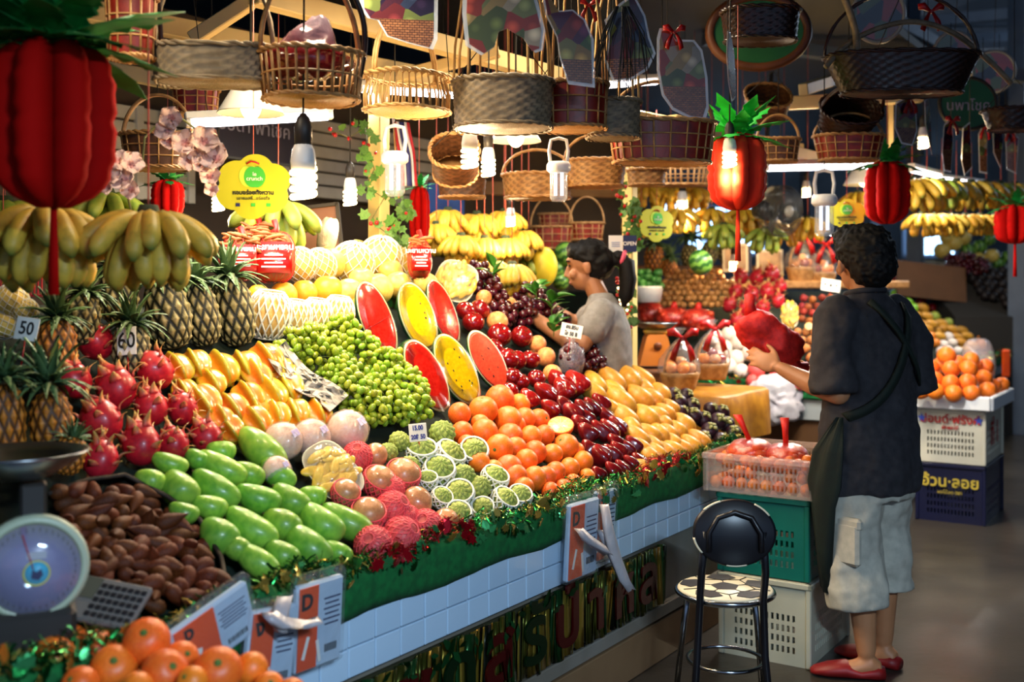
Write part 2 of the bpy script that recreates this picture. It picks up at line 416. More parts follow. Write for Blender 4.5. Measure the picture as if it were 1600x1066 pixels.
# leaf scroll painted along the top of the curtain
lf = MB(); lf.loft([[V((0, 0, 0)), V((0, .001, .0))], [V((.02, -.002, .012)), V((.02, -.002, -.012))], [V((.05, -.003, .004)), V((.05, -.003, -.004))]], cap=False)
lf_me = lf.mesh('foil_leaf', mat('foil_leaf_green', '#17562a', r=.3, metal=.5))
for i in range(60):
    new('foil_leaf', lf_me, counter, T((R.uniform(-2.3, .17), -.032, R.uniform(.41, .455))) @ rot(0, R.uniform(0, 6.28), 0) @ S(R.uniform(.6, 1.2)))
# ------------------------------------------------------------------ fruit meshes (unit size unless noted)
SIZE[0] = .05
def sph(name, m, rz=1.0, nu=20, nv=14, dim=.12, k=None, wob=.015):
    b = MB()
    def fn(a, p):
        r = 1 + wob * sin(2 * a + 1) * sin(p); d = dim * (math.exp(-(p / .28) ** 2) + .5 * math.exp(-((pi - p) / .22) ** 2))
        return V((r * sin(p) * cos(a), r * sin(p) * sin(a), rz * (cos(p) - math.copysign(d, cos(p))))), (k(a, p) if k else 0.0)
    b.blob(nu, nv, fn); return b.mesh(name, m)
m_orange = mat('orange_peel', '#ef7a24', '#e4651a', r=.42, sc=9, bump=.25, bs=420, rnd=.08, hue=.008)
m_orange2 = mat('orange_peel_pale', '#f09030', '#e87a20', r=.42, sc=9, bump=.25, bs=420, rnd=.08)
me_orange = sph('orange', m_orange, .97)
me_orange_far = sph('orange', m_orange2, .96, 14, 10)
b = MB(); b.lathe([(0, .02), (.11, .02), (.13, 0), (.08, -.02)], 8); me_scar = b.mesh('stem_scar', mat('stem_scar_green', '#5d7a2c', '#3d4f1f', r=.8, sc=20))
# green mango: long axis x
def mango_me(name, m, fat=.5, tip=.12, nu=16, nv=16):
    b = MB()
    def fn(a, p):
        x = cos(p); r = fat * sin(p) ** .92 * (1 + .16 * x)
        return V((x, r * cos(a) * .92 + tip * (x * x - .3), r * sin(a))), max(0, x - .55) * .9
    b.blob(nu, nv, fn, X=Matrix.Identity(4)); me = b.mesh(name, m); return me
m_gmango = mat('green_mango_skin', '#86b83e', '#68a232', kc='#b7cc5a', r=.36, sc=4, bump=.06, bs=200, rnd=.13, hue=.012, coat=.15)
me_gmango = mango_me('green_mango', m_gmango, .53, .14)
b = MB(); b.tube([(-.99, .095, 0), (-1.06, .1, .0)], [.05, .035], 6); me_mstem = b.mesh('stem', mat('woody_stem', '#4a3a22', '#6a5634', r=.9, sc=30))
m_ymango = mat('yellow_mango_skin', '#d89c38', '#cc8a2a', kc='#d2ac50', r=.4, sc=5, bump=.05, bs=200, rnd=.07, hue=.006, coat=.1)
me_ymango = mango_me('yellow_mango', m_ymango, .50, .10)
# dragon fruit
m_dragon = mat('dragon_skin', '#c41e2e', '#ac1628', kc='#d0604a', r=.38, sc=5, bump=.1, bs=120, rnd=.08, coat=.2)
m_bract = mat('dragon_bract', '#c02a38', '#cc4440', kc='#d8bc62', kpow=1.1, r=.45, sc=8, rnd=.08)
b = MB(); b.blob(20, 14, lambda a, p: (V(((1 + .03 * cos(5 * a + 3 * p)) * sin(p) * cos(a) * .84, (1 + .03 * cos(5 * a + 3 * p)) * sin(p) * sin(a) * .84, cos(p) * 1.0)), max(0, cos(p) - .6)))
me_dragon = b.mesh('body', m_dragon)
def bract_me(L, wd, curl):
    b = MB(); rings = []; ks = []
    for i in range(6):
        t = i / 5; wv = wd * (1 - t) ** .8 * (1 + .8 * t * (1 - t)) + .004; ox = .03 + curl * t * t * L; z = L * t - .12 * curl * t * t
        rings.append([V((ox + .035 * (1 - t), -wv, z)), V((ox + .06 * (1 - t) + .01, 0, z)), V((ox + .035 * (1 - t), wv, z)), V((ox - .02, 0, z))]); ks += [t ** 1.2] * 4
    b.loft(rings, k=ks); return b.mesh('bract', m_bract)
me_bracts = [bract_me(.42, .2, .7), bract_me(.5, .17, 1.0), bract_me(.62, .14, .45)]
def dragon_parts(seed):
    r = random.Random(seed); out = [('body', me_dragon, Matrix.Identity(4))]
    for row, (ph, n) in enumerate(((.35, 5), (.95, 5), (1.45, 5), (2.05, 4))):
        for j in range(n):
            a = 2 * pi * (j + .5 * (row % 2)) / n + r.uniform(-.25, .25); p = ph + r.uniform(-.1, .1)
            pos = V((.82 * sin(p) * cos(a), .82 * sin(p) * sin(a), cos(p) * .98)); nrm = V((sin(p) * cos(a), sin(p) * sin(a), cos(p) * .7)).normalized()
            upv = (UP - nrm * nrm.z).normalized()
            me = me_bracts[2] if row == 0 else r.choice(me_bracts[:2]); s = r.uniform(.8, 1.25) * (1.3 if row == 0 else 1.2)
            out.append(('bract', me, frame(pos - nrm * .05, x=nrm, z=(upv * .8 + nrm * (.25 if row else .1)).normalized(), s=s)))
    return out
DRAGONS = [dragon_parts(i) for i in range(5)]
# star fruit: axis x, five ribs
m_star = mat('star_fruit_skin', '#cf7a16', '#c86c10', kc='#b4ac2a', kpow=.8, r=.3, sc=5, bump=.25, bs=90, rnd=.1, hue=.015, coat=.4)
b = MB(); nn = 40
def starfn(a, p):
    x = cos(p); c5 = 1 - abs(sin(2.5 * a)); r = (.6 + .4 * c5 ** 1.1) * (sin(p) ** .7) * .84
    return V((x, r * cos(a), r * sin(a))), c5 ** 2.2
b.blob(nn, 16, starfn); me_star = b.mesh('star_fruit', m_star)
# pineapple body with raised eyes; crown leaves
def pine_me(name, c1, c2, ck):
    m = mat(name, c1, c2, kc=ck, r=.55, sc=7, bump=.3, bs=90, rnd=.1); b = MB(); NU, NV = 110, 72; neye = 11; rows = 9
    def fn(a, p):
        t = p / pi; z = cos(p); base = sin(p) ** .62
        q = t * rows; row = math.floor(q); fx = (a / (2 * pi) * neye + .5 * (row % 2)) % 1.0; 
        # lozenge pattern: two crossing spirals
        s1 = (a / (2 * pi) * neye + t * rows * .5) % 1.0; s2 = (a / (2 * pi) * neye - t * rows * .5) % 1.0
        e = min(s1, 1 - s1, s2, 1 - s2); g = min(1, 2.2 * max(0.0, 1 - e / .24)); bulge = min(e, .5) * .16
        tip = .03 if (abs(s1 - .5) < .12 and abs(s2 - .5) < .12) else 0
        r = .62 * base * (1 + bulge - .03 * g) + tip
        return V((r * cos(a), r * sin(a), z)), g
    b.blob(NU, NV, fn); return b.mesh('body', m)
me_pine_dark = pine_me('pineapple_green_tan', '#b4a574', '#8a8350', '#0b1207')
me_pine_gold = pine_me('pineapple_gold', '#dc8c2a', '#b8661a', '#55300c')
m_leafp = mat('pineapple_leaf', '#2c4c2e', '#1d3826', kc='#5f7d48', r=.5, sc=6, rnd=.25)
def pleaf(L, wd, bend):
    b = MB(); rings = []; ks = []
    for i in range(6):
        t = i / 5; wv = wd * (1 - t ** 1.6) + .002; x = bend * t * t * L; z = L * (t - .25 * bend * t * t)
        rings.append([V((x, -wv, z)), V((x - wd * .35, 0, z)), V((x, wv, z)), V((x - wd * .35 - .012, 0, z))]); ks += [.2 + .8 * t] * 4
    b.loft(rings, k=ks); return b.mesh('crown_leaf', m_leafp)
PLEAF = [pleaf(.75, .1, .25), pleaf(.66, .11, .6), pleaf(.56, .11, .95)]
def crown_parts(seed, z0=.93):
    r = random.Random(seed); out = []
    for ring, (n, lean, me, rad, zz) in enumerate(((5, .12, 0, .05, .16), (7, .38, 0, .1, .1), (9, .65, 1, .14, .05), (9, .95, 2, .17, .0), (8, 1.25, 2, .2, -.03))):
        for j in range(n):
            a = 2 * pi * (j + .5 * (ring % 2)) / n + r.uniform(-.2, .2); s = r.uniform(.85, 1.15)
            out.append(('crown_leaf', PLEAF[me], Matrix.Translation((rad * cos(a), rad * sin(a), z0 + zz)) @ rot(0, 0, a) @ rot(0, lean + r.uniform(-.12, .12), 0) @ S(s)))
    return out
CROWNS = [crown_parts(i) for i in range(4)]
# salak
m_salak = mat('salak_scales', '#68300f', '#3c1a08', spec=.3, r=.6, sc=14, bump=.8, bs=24, btex='voronoi', rnd=.25, hue=.01)
def salak_me():
    b = MB()
    def fn(a, p):
        z = cos(p); r = .6 * sin(p) ** .9 * (1 - .25 * z) if z < .3 else .6 * sin(p) ** (.9 + 2.2 * (z - .3)) * (1 - .25 * z)
        r *= 1 + .035 * sin(7 * a + 14 * p)
        return V((r * cos(a), r * sin(a), z * (1.0 if z < .3 else 1.0 + .8 * (z - .3)))), 0.0
    b.blob(14, 12, fn); return b.mesh('salak', m_salak)
me_salak = salak_me()
# sugar apple with knobbly segments
m_sugar = mat('sugar_apple_skin', '#a9b455', '#8ea548', kc='#3f4f22', r=.6, sc=6, bump=.2, bs=90, rnd=.12, hue=.012)
def sugarfn(a, p):
    t = p / pi; n = 9; s1 = (a / (2 * pi) * n + t * 4.5) % 1.0; s2 = (a / (2 * pi) * n - t * 4.5) % 1.0
    e = min(s1, 1 - s1, s2, 1 - s2); r = .93 + .26 * min(e, .4) ** .7 - .02
    return V((r * sin(p) * cos(a), r * sin(p) * sin(a), .92 * r * cos(p))), max(0, 1 - e / .13)
b = MB(); b.blob(54, 32, sugarfn); me_sugar = b.mesh('fruit', m_sugar)
# nets
def net_me(name, m, ns, a0, a1, th, twist, rx=1.03, rz=1.03, seg=14, flare=0.0, frill=0):
    b = MB()
    for dr in (-1, 1):
        for i in range(ns):
            path = []
            for j in range(seg + 1):
                t = j / seg; p = a0 + (a1 - a0) * t; a = 2 * pi * i / ns + dr * twist * t; rr = rx * (1 + flare * max(0, 1 - t * 4))
                wob = 1 + frill * .02 * sin(j * 2.1 + i)
                path.append(V((rr * wob * sin(max(p, .06)) * cos(a), rr * wob * sin(max(p, .06)) * sin(a), rz * cos(p))))
            b.tube(path, th, 4)
    for p in (a0, a1):
        if p > .15 and p < pi - .15:
            b.tube([V((rx * sin(p) * cos(2 * pi * j / 24), rx * sin(p) * sin(2 * pi * j / 24), rz * cos(p))) for j in range(24)], th * 1.3, 4, loop=True)
    return b.mesh(name, m)
m_wnet = mat('white_foam_net', '#f4f1e6', r=.6, rnd=.03)
m_pnet = mat('pink_foam_net', '#f0565e', r=.55, rnd=.05)
me_wnet_melon = net_me('foam_net', m_wnet, 13, .05, 2.6, .02, 2.2)
me_wnet_sleeve = net_me('foam_net', m_wnet, 13, 1.15, 2.9, .024, 1.3)
me_wnet_sugar = net_me('foam_net', m_wnet, 12, 1.15, 3.0, .07, 1.5, 1.12, 1.08, 10, .0, 1)
me_pnet_full = net_me('foam_net', m_pnet, 17, .3, 3.0, .035, 1.9, 1.05, 1.05)
me_pnet_half = net_me('foam_net', m_pnet, 17, 1.25, 3.0, .04, 1.2, 1.06, 1.05)
m_pear = mat('brown_pear_skin', '#c98a50', '#b87542', r=.4, sc=8, bump=.1, bs=300, rnd=.08)
m_pinkf = mat('pink_wrapped_skin', '#e86a62', '#d95550', r=.45, sc=6, rnd=.05)
me_pear = sph('fruit', m_pear, .92); me_pinkf = sph('fruit', m_pinkf, .95)
m_melon = mat('cream_melon_skin', '#dcbf62', '#d2b04e', r=.4, sc=4, bump=.1, bs=120, rnd=.05)
m_omelon = mat('orange_melon_skin', '#f0a52c', '#e89a22', r=.38, sc=4, rnd=.05)
me_melon = sph('fruit', m_melon, 1.0, 24, 18); me_omelon = sph('fruit', m_omelon, 1.0, 24, 18)
b = MB(); b.tube([(0, 0, .86), (0.02, 0, 1.0), (.1, .02, 1.1)], [.035, .03, .035], 6); b.tube([(-.16, 0, 1.12), (.1, .02, 1.1), (.3, .0, 1.06)], .03, 6); me_melstem = b.mesh('stem', mat('melon_stem', '#8c8a4a', r=.8))
# rose apple: bell, axis z with the broad end down
m_rose = mat('rose_apple_skin', '#660c12', '#4c080e', kc='#96201f', r=.16, sc=4, rnd=.2, coat=.6, stretch=(1, 1, .4))
m_rose2 = mat('rose_apple_bright', '#901012', '#740c0e', kc='#b02a22', r=.15, sc=4, rnd=.15, coat=.7)
def rosefn(a, p):
    z = cos(p); r = .66 * sin(p) ** .8 * (1 - .4 * z) * (1 + .11 * cos(4 * a) * (1 if z < .4 else .3)); z2 = z + (.18 * math.exp(-((pi - p) / .35) ** 2))
    return V((r * cos(a), r * sin(a), z2)), max(0, z) ** 2
b = MB(); b.blob(24, 16, rosefn); me_rose = b.mesh('rose_apple', m_rose)
me_rose2 = b.mesh('rose_apple', m_rose2)
m_apple = mat('red_apple_skin', '#8e0e10', '#6c080c', r=.15, sc=5, rnd=.1, coat=.7); me_apple = sph('apple', m_apple, .92, 20, 14, .22)
m_peach = mat('peach_skin', '#f2a860', '#e8824a', r=.45, sc=3, rnd=.08); me_peach = sph('peach', m_peach, .95)
b = MB(); b.tube([(0, 0, .7), (.03, 0, .98)], [.03, .045], 5); me_astem = b.mesh('stem', mat('woody_stem', '#4a3a22'))
# mangosteen
m_mst = mat('mangosteen_skin', '#3a1a2a', '#24101c', r=.4, sc=6, rnd=.2); me_mst = sph('mangosteen', m_mst, .9, 16, 12, .05)
b = MB()
for i in range(4):
    a = i * pi / 2; c_, s_ = cos(a), sin(a); X = rot(0, 0, a)
    b.loft([[X @ V((.05, -.16, .9)), X @ V((.05, 0, .96)), X @ V((.05, .16, .9)), X @ V((.05, 0, .86))], [X @ V((.35, -.28, .92)), X @ V((.35, 0, .99)), X @ V((.35, .28, .92)), X @ V((.35, 0, .9))], [X @ V((.62, -.12, .78)), X @ V((.64, 0, .84)), X @ V((.62, .12, .78)), X @ V((.62, 0, .77))]])
b.tube([(0, 0, .9), (0, .02, 1.15)], .09, 6)
me_calyx = b.mesh('calyx', mat('mangosteen_calyx', '#7c8a4a', '#9a8a50', r=.6, sc=9))
# grapes
m_ggrape = mat('green_grape_skin', '#a2b430', '#84a02a', r=.25, sc=3, rnd=.16, hue=.03, coat=.3, sss=.0)
m_rgrape = mat('red_grape_skin', '#521019', '#380a10', r=.22, sc=3, rnd=.3, hue=.02, coat=.4)
b = MB(); b.ell((0, 0, 0), (.95, .95, 1.28), 10, 7); me_ggrape = b.mesh('grape', m_ggrape)
b = MB(); b.ell((0, 0, 0), (1, 1, 1.05), 10, 7); me_rgrape = b.mesh('grape', m_rgrape)
b = MB(); b.tube([(0, 0, .5), (0.02, .02, .0), (0, 0, -.7)], [.05, .04, .02], 5); b.tube([(0, 0, .3), (.3, .1, .1)], [.03, .02], 4); b.tube([(0, 0, .1), (-.3, -.1, -.1)], [.03, .02], 4); me_gstalk = b.mesh('stalk', mat('grape_stalk', '#7d8a3c', '#5f6a2a', r=.8))
def bunch_parts(me, seed, ext, gr, n):
    """ext: half axes of the bunch (unit metres); gr: grape radius"""
    r = random.Random(seed); pts = []; tries = 0
    while len(pts) < n and tries < 6000:
        tries += 1; a = r.uniform(0, 2 * pi); z = r.uniform(-1, 1); q = sqrt(1 - z * z); rad = r.uniform(.62, 1.0)
        p = V((ext[0] * q * cos(a) * rad * (1 + .25 * z), ext[1] * q * sin(a) * rad * (1 + .25 * z), ext[2] * z * rad))
        if all((p - o).length > gr * 1.62 for o in pts): pts.append(p)
    out = [('stalk', me_gstalk, S(ext[0], ext[1], ext[2] * 1.25))]
    for p in pts: out.append(('grape', me, T(p) @ rot(r.uniform(0, 3), r.uniform(0, 3), 0) @ S(gr * r.uniform(.88, 1.08))))
    return out
# banana finger and hands
m_ban = mat('banana_skin', '#d9ab2e', '#c8962a', kc='#8a8a34', r=.5, sc=7, rnd=.1, hue=.008)
m_bang = mat('banana_green', '#7d9a34', '#a3a83a', kc='#4a6424', r=.5, sc=5, rnd=.15, hue=.01)
m_bandark = mat('banana_fleck', '#d0ac3c', '#a08a30', kc='#62702c', r=.5, sc=6, rnd=.12, lo=.5, hi=.75)
def ban_me(m):
    b = MB(); rings = []; ks = []; n = 7
    for i in range(11):
        t = i / 10; ang = 1.2 * t; x = sin(ang) / 1.2; z = -(1 - cos(ang)) / 1.2
        r = .135 * (1.0 if .22 < t < .82 else (.32 + .68 * (t / .22) ** .8 if t <= .22 else .22 + .78 * max(0, (1 - t) / .18) ** .6))
        tan = V((cos(ang), 0, -sin(ang))); nr = V((sin(ang), 0, cos(ang)))
        rings.append([V((x, 0, z)) + (nr * cos(2 * pi * j / n) + V((0, 1, 0)) * sin(2 * pi * j / n)) * r * (1 + .06 * (j % 2)) for j in range(n)])
        ks += [max(0, 1 - t / .22) * .9 + (1.0 if t > .97 else 0)] * n
    b.loft(rings, k=ks); return b.mesh('banana', m)
ME_BAN = {'yellow': ban_me(m_ban), 'green': ban_me(m_bang), 'fleck': ban_me(m_bandark)}
b = MB(); b.tube([(0, 0, .03), (0, 0, -.01), (0, 0, -.03)], [.02, .035, .03], 8); me_bcrown = b.mesh('crown_stem', mat('banana_crown', '#3a4420', '#262e14', r=.8))
m_string = mat('pink_string', '#d46a5a', r=.7); m_cord = mat('dark_cord', '#2a2620', r=.8)
def banana_hand(label, group, p, kind, n, L, spread=1.0, heading=0.0, tiers=2, string=.35, cat='bananas', full=False):
    """hand hung from its crown; fingers droop and fan out"""
    root = thing('banana_hand', label, cat, T(p) @ rot(0, 0, heading), group); s_, t_ = to_st(p)
    if string and 0 < t_ < 2.8 and s_ < 11: string = 3.25 - p.z
    new('crown_stem', me_bcrown, root, S(L / .16))
    for k in range(tiers):
        m = n if k == 0 else max(3, n - 2)
        for j in range(m):
            f = (j + .5) / m - .5 + R.uniform(-.02, .02); a = f * (2 * pi * .96 if full else pi * spread) - pi / 2
            dip = ((.0 if full else .15) + .55 * k) + R.uniform(-.1, .1)
            new('banana', ME_BAN[kind], root, T((0, 0, -.012 * k)) @ rot(0, 0, a) @ T((.012, 0, 0)) @ rot(0, dip, 0) @ rot(R.uniform(-.25, .25), 0, 0) @ S(L * R.uniform(.9, 1.08), L * (.98 if kind == 'fleck' else 1.12), L * R.uniform(.95, 1.1)))
    if string:
        b = MB(); b.tube([(0, 0, 0), (.001, 0, string)], .0022, 5); b.obj('string', m_string, root)
    return root
def assemble(name, label, cat, X, group, parts):
    root = thing(name, label, cat, X, group)
    for pn, me, M_ in parts: new(pn, me, root, M_)
    return root
def beddir(u, v, ang):
    p = on_bed(u, v); q = on_bed(u + 8 * cos(radians(ang)), v + 8 * sin(radians(ang))); return p, (q - p).normalized()
def rrot(): return rot(R.uniform(0, 6.28), R.uniform(0, 6.28), R.uniform(0, 6.28))
def heap_round(name, me, pts, desc, cat, group, rowh, child=None, sq=1.0, upish=False, plane=None, seedrot=True, shared=None):
    lab = row_labels(pts, desc, rowh); out = []
    for (u, v, d), l in zip(pts, lab):
        p = (plane or on_bed)(u, v); r = d * pxm(p) / 2
        X = T(p) @ (frame((0, 0, 0), z=(BED_N + V((R.uniform(-.5, .5), R.uniform(-.5, .5), R.uniform(-.3, .3))))) if upish else rrot()) @ S(r, r, r * sq)
        o = solid(name, me, shared or l, cat, X, group); out.append(o)
        if child: new(child[0], child[1], o, child[2])
    return out
# ------------------------------------------------------------------ fruit laid out on the near display
ID = Matrix.Identity(4)
# dragon fruit
D1 = [(149, 533, 58), (116, 594, 55), (181, 606, 66), (241, 579, 60), (158, 657, 66), (236, 637, 54), (285, 639, 50), (220, 694, 64), (271, 694, 50), (322, 682, 52), (157, 718, 58)]
for (u, v, d), l in zip(D1, row_labels(D1, 'red dragon fruit beside the pineapples', 22)):
    p = on_bed(u, v, .012); r = d * pxm(p) / 2 * 1.1
    ax = (UP * 1.0 + NT * R.uniform(.2, .6) + DS * R.uniform(-.6, .4)).normalized()
    assemble('dragon_fruit', l, 'dragon fruit', frame(p, z=ax, x=V((R.uniform(-1, 1), -1, 0)), s=r), 'dragon fruits in the near pile', R.choice(DRAGONS))
# star fruit
ST = [(276, 576, 58), (304, 573, 56), (345, 576, 64), (383, 574, 62), (415, 563, 58), (319, 627, 64), (365, 637, 58), (388, 620, 56), (360, 668, 50), (398, 662, 52), (398, 590, 56), (420, 614, 62), (451, 609, 58),
      (400, 636, 50), (430, 652, 52), (461, 650, 54), (496, 646, 50), (330, 600, 50), (440, 580, 50), (345, 655, 46), (290, 612, 46)]
for (u, v, L), l in zip(ST, row_labels(ST, 'yellow star fruit in its pile', 20)):
    p, dx = beddir(u, v, 58 + R.uniform(-9, 9)); s = L * pxm(p) / 2 * 1.16
    solid('star_fruit', me_star, l, 'star fruit', frame(p + BED_N * R.uniform(-.01, .008), x=dx, y=BED_N.cross(dx), s=s * .95) @ rot(-.31 - R.uniform(-.1, .35) + R.randrange(5) * 2 * pi / 5, 0, 0), 'star fruits in the near pile')
# green mangoes
GM = [(405, 706, 92, 50, 42), (343, 710, 44, 36, 10), (262, 729, 56, 34, 20), (305, 722, 40, 30, 30), (343, 736, 80, 44, 30), (232, 756, 46, 36, 20), (277, 768, 62, 54, 45), (333, 768, 82, 46, 35), (385, 745, 52, 36, 25),
      (430, 744, 62, 40, 40), (325, 797, 54, 38, 15), (400, 784, 70, 46, 20), (450, 786, 64, 46, 35), (486, 780, 42, 36, 10), (338, 841, 62, 54, 35), (388, 830, 88, 52, 35), (438, 824, 62, 46, 30), (497, 822, 78, 54, 38),
      (538, 820, 84, 46, 30), (398, 882, 76, 42, 35), (436, 872, 56, 46, 30), (476, 858, 84, 54, 40), (524, 868, 48, 34, 30), (284, 806, 46, 34, 20), (365, 860, 50, 36, 30)]
for (u, v, L, W, a), l in zip(GM, row_labels(GM, 'green mango in the front pile', 20)):
    p, dx = beddir(u, v, a); s = L * pxm(p) / 2 * 1.08
    o = solid('green_mango', me_gmango, l, 'mango', frame(p + BED_N * .01, x=dx, y=BED_N.cross(dx), s=(s, W * pxm(p) / .98, W * pxm(p) / 1.02)) @ rot(R.uniform(-.6, .6), 0, 0), 'green mangoes')
    if L > 50: new('stem', me_mstem, o, ID)
# salak in a shallow dark basket
import itertools
def inpoly(x, y, P):
    c = False
    for (x1, y1), (x2, y2) in zip(P, P[1:] + P[:1]):
        if (y1 > y) != (y2 > y) and x < (x2 - x1) * (y - y1) / (y2 - y1) + x1: c = not c
    return c
PS = [(80, 772), (190, 748), (262, 788), (320, 840), (348, 900), (330, 935), (255, 950), (210, 945), (160, 918), (125, 890), (118, 850)]
rs = random.Random(4); pts = []
y = 752
while y < 965:
    x = 70 + (15 if int(y / 22) % 2 else 0)
    while x < 355:
        q = (x + rs.uniform(-6, 6), y + rs.uniform(-4, 4))
        if inpoly(q[0], q[1], PS): pts.append(q)
        x += 25
    y += 16.5
for (u, v), sl_ in zip(pts, row_labels(pts, 'brown scaly salak in the dark heap', 9)):
    p = on_bed(u, v, rs.uniform(-.012, .014)); s = rs.uniform(17, 23) * pxm(p)
    solid('salak', me_salak, sl_, 'salak', frame(p, z=V((rs.uniform(-1, 1), rs.uniform(-1, 1), rs.uniform(-.5, .6)))) @ S(s), 'salak fruits in the heap')
b = MB(); path = [on_bed(u, v, .012) for u, v in ((75, 772), (135, 750), (195, 742), (262, 776), (312, 812), (345, 870), (352, 905), (335, 938))]
lo = [on_bed(u, v, -.05) for u, v in ((75, 782), (135, 760), (195, 752), (255, 786), (303, 820), (335, 875), (342, 908), (328, 935))]
b.loft([[p_ + V((0, 0, .0)), p_ + BED_N * .006, q_ + BED_N * .002, q_] for p_, q_ in zip(path, lo)]); b.tube(path, .006, 6)
solid('fruit_tray', b.mesh('fruit_tray', mat('dark_wicker', '#3b2a1a', '#241a12', r=.7, sc=30, bump=.6, bs=120, us=1)), 'dark wicker tray edge holding the salak heap', 'tray')
# shrink-wrapped pomelos
m_wrapf = film('clear_wrap', '#f4e8e4', .2, .1, 1.0, 12)
m_pomelo = mat('peeled_pomelo', '#e9b8a0', '#f0cdb8', r=.5, sc=7, rnd=.04)
me_pom = sph('fruit', m_pomelo, .92, 18, 14, .1)
b = MB(); b.blob(64, 30, lambda a, p: ((1 + .05 * sin(13 * a + 2 * p) * math.exp(-p * 1.1) + .035 * noise.noise(V((3 * cos(a) * sin(p), 3 * sin(a) * sin(p), 3 * cos(p))))) * V((1.05 * sin(p) * cos(a), 1.05 * sin(p) * sin(a), .98 * cos(p))), 0)); me_wrap = b.mesh('plastic_wrap', m_wrapf)
b = MB(); b.box((0, 0, 1.0), (.5, .38, .02), bev=.01); me_sticker = b.mesh('sticker', mat('violet_sticker', '#b9a8dc', '#e6ddf2', r=.3, sc=4))
for (u, v, d, l) in ((442, 690, 62, 'film-wrapped peeled pomelo beside the green mangoes'), (487, 684, 60, 'film-wrapped peeled pomelo in the middle of three below the star fruits'), (543, 673, 66, 'film-wrapped peeled pomelo beneath the green grapes'), (432, 735, 46, 'small dim film-wrapped pomelo low against the green mangoes')):
    p = on_bed(u, v, .015); r = d * pxm(p) / 2
    assemble('wrapped_pomelo', l, 'pomelo', frame(p, z=BED_N + V((.1, -.5, .2)), s=r), 'wrapped pomelos', [('fruit', me_pom, ID), ('plastic_wrap', me_wrap, ID), ('sticker', me_sticker, rot(.35, .2, .3))])
# trays of jackfruit
m_jack = mat('jackfruit_flesh', '#efc94a', '#e6b83a', r=.35, sc=5, rnd=.1, coat=.3)
b = MB(); b.blob(12, 10, lambda a, p: (V((.45 * sin(p) * cos(a), .32 * sin(p) * sin(a) * (1 + .3 * cos(2 * a)), cos(p))), 0)); me_jack = b.mesh('jackfruit_piece', m_jack)
def jack_tray(label, p, x, n, w_, h_, seed):
    root = thing('jackfruit_tray', label, 'fruit tray', frame(p, x=x, z=n)); r = random.Random(seed)
    b = MB(); ring = lambda s, z: [V((w_ / 2 * s * cos(t) * (abs(cos(t)) ** -.35 if abs(cos(t)) > .05 else 1), h_ / 2 * s * sin(t) * (abs(sin(t)) ** -.35 if abs(sin(t)) > .05 else 1), z)) for t in [2 * pi * i / 28 for i in range(28)]]
    b.loft([ring(.02, -.02), ring(.8, -.02), ring(.96, .008), ring(1.0, .01), ring(.98, .006), ring(.8, -.014), ring(.02, -.014)], cap=False); b.obj('foam_tray', mat('white_foam', '#efe6c8', r=.6), root)
    nx, ny = int(w_ / .024), int(h_ / .03)
    for i in range(nx):
        for j in range(ny):
            x_ = (i + .5) / nx - .5; y_ = (j + .5) / ny - .5
            if x_ * x_ + y_ * y_ > .2: continue
            new('jackfruit_piece', me_jack, root, T((x_ * w_ * .95 + r.uniform(-.004, .004), y_ * h_ * .95, r.uniform(.004, .016))) @ rot(pi / 2 + r.uniform(-.4, .4), r.uniform(-.3, .3), r.uniform(-.7, .7)) @ S(.032 * r.uniform(.85, 1.15)))
    b = MB(); b.blob(28, 12, lambda a, p: (V((w_ * .5 * sin(p) ** .6 * cos(a), h_ * .5 * sin(p) ** .6 * sin(a), .045 * cos(p) if cos(p) > 0 else .02 * cos(p))), 0)); b.obj('plastic_wrap', film('clear_wrap2', '#fff6d8', .10, .08, .8, 30, us=1), root)
    return root
toc = lambda p: (V((0, 0, EYE)) - p).normalized()
p, dx = beddir(517, 742, 45); jack_tray('film-wrapped tray of yellow jackfruit next to the pink-netted pears', p + BED_N * .01, dx, BED_N * .7 + toc(p) * .6, 105 * pxm(p), 76 * pxm(p), 1)
p = on_bed(712, 440); jack_tray('film-wrapped tray of jackfruit leaning behind the cut watermelons', p, V((1, .3, -.5)), toc(p) + UP * .35, 66 * pxm(p), 66 * pxm(p), 2)
# pears in pink foam nets
PK = [(558, 714, 46, 0), (586, 712, 40, 2), (592, 752, 52, 1), (629, 742, 54, 1), (575, 803, 54, 1), (613, 796, 54, 0), (651, 785, 50, 2), (626, 838, 58, 0), (664, 824, 54, 0), (583, 852, 58, 0), (696, 815, 42, 2), (540, 770, 44, 1), (612, 765, 40, 0), (636, 810, 40, 0)]
wd = ('pear fully sleeved in pink foam net', 'film-wrapped brown pear in lowered pink net', 'bare brown pear among pink-netted pears')
PL = {}
for k_ in range(3):
    sub = [q for q in PK if q[3] == k_]
    for q, l in zip(sub, row_labels(sub, wd[k_], 18)): PL[q] = l
b = MB(); b.blob(20, 12, lambda a, p: (V((1.04 * sin(p) * cos(a), 1.04 * sin(p) * sin(a), .98 * cos(p))) * (1 + .015 * sin(11 * a) * sin(p)), 0)); me_pwrap = b.mesh('plastic_wrap', film('pear_wrap', '#f8e2d0', .06, .06, .5, 14))
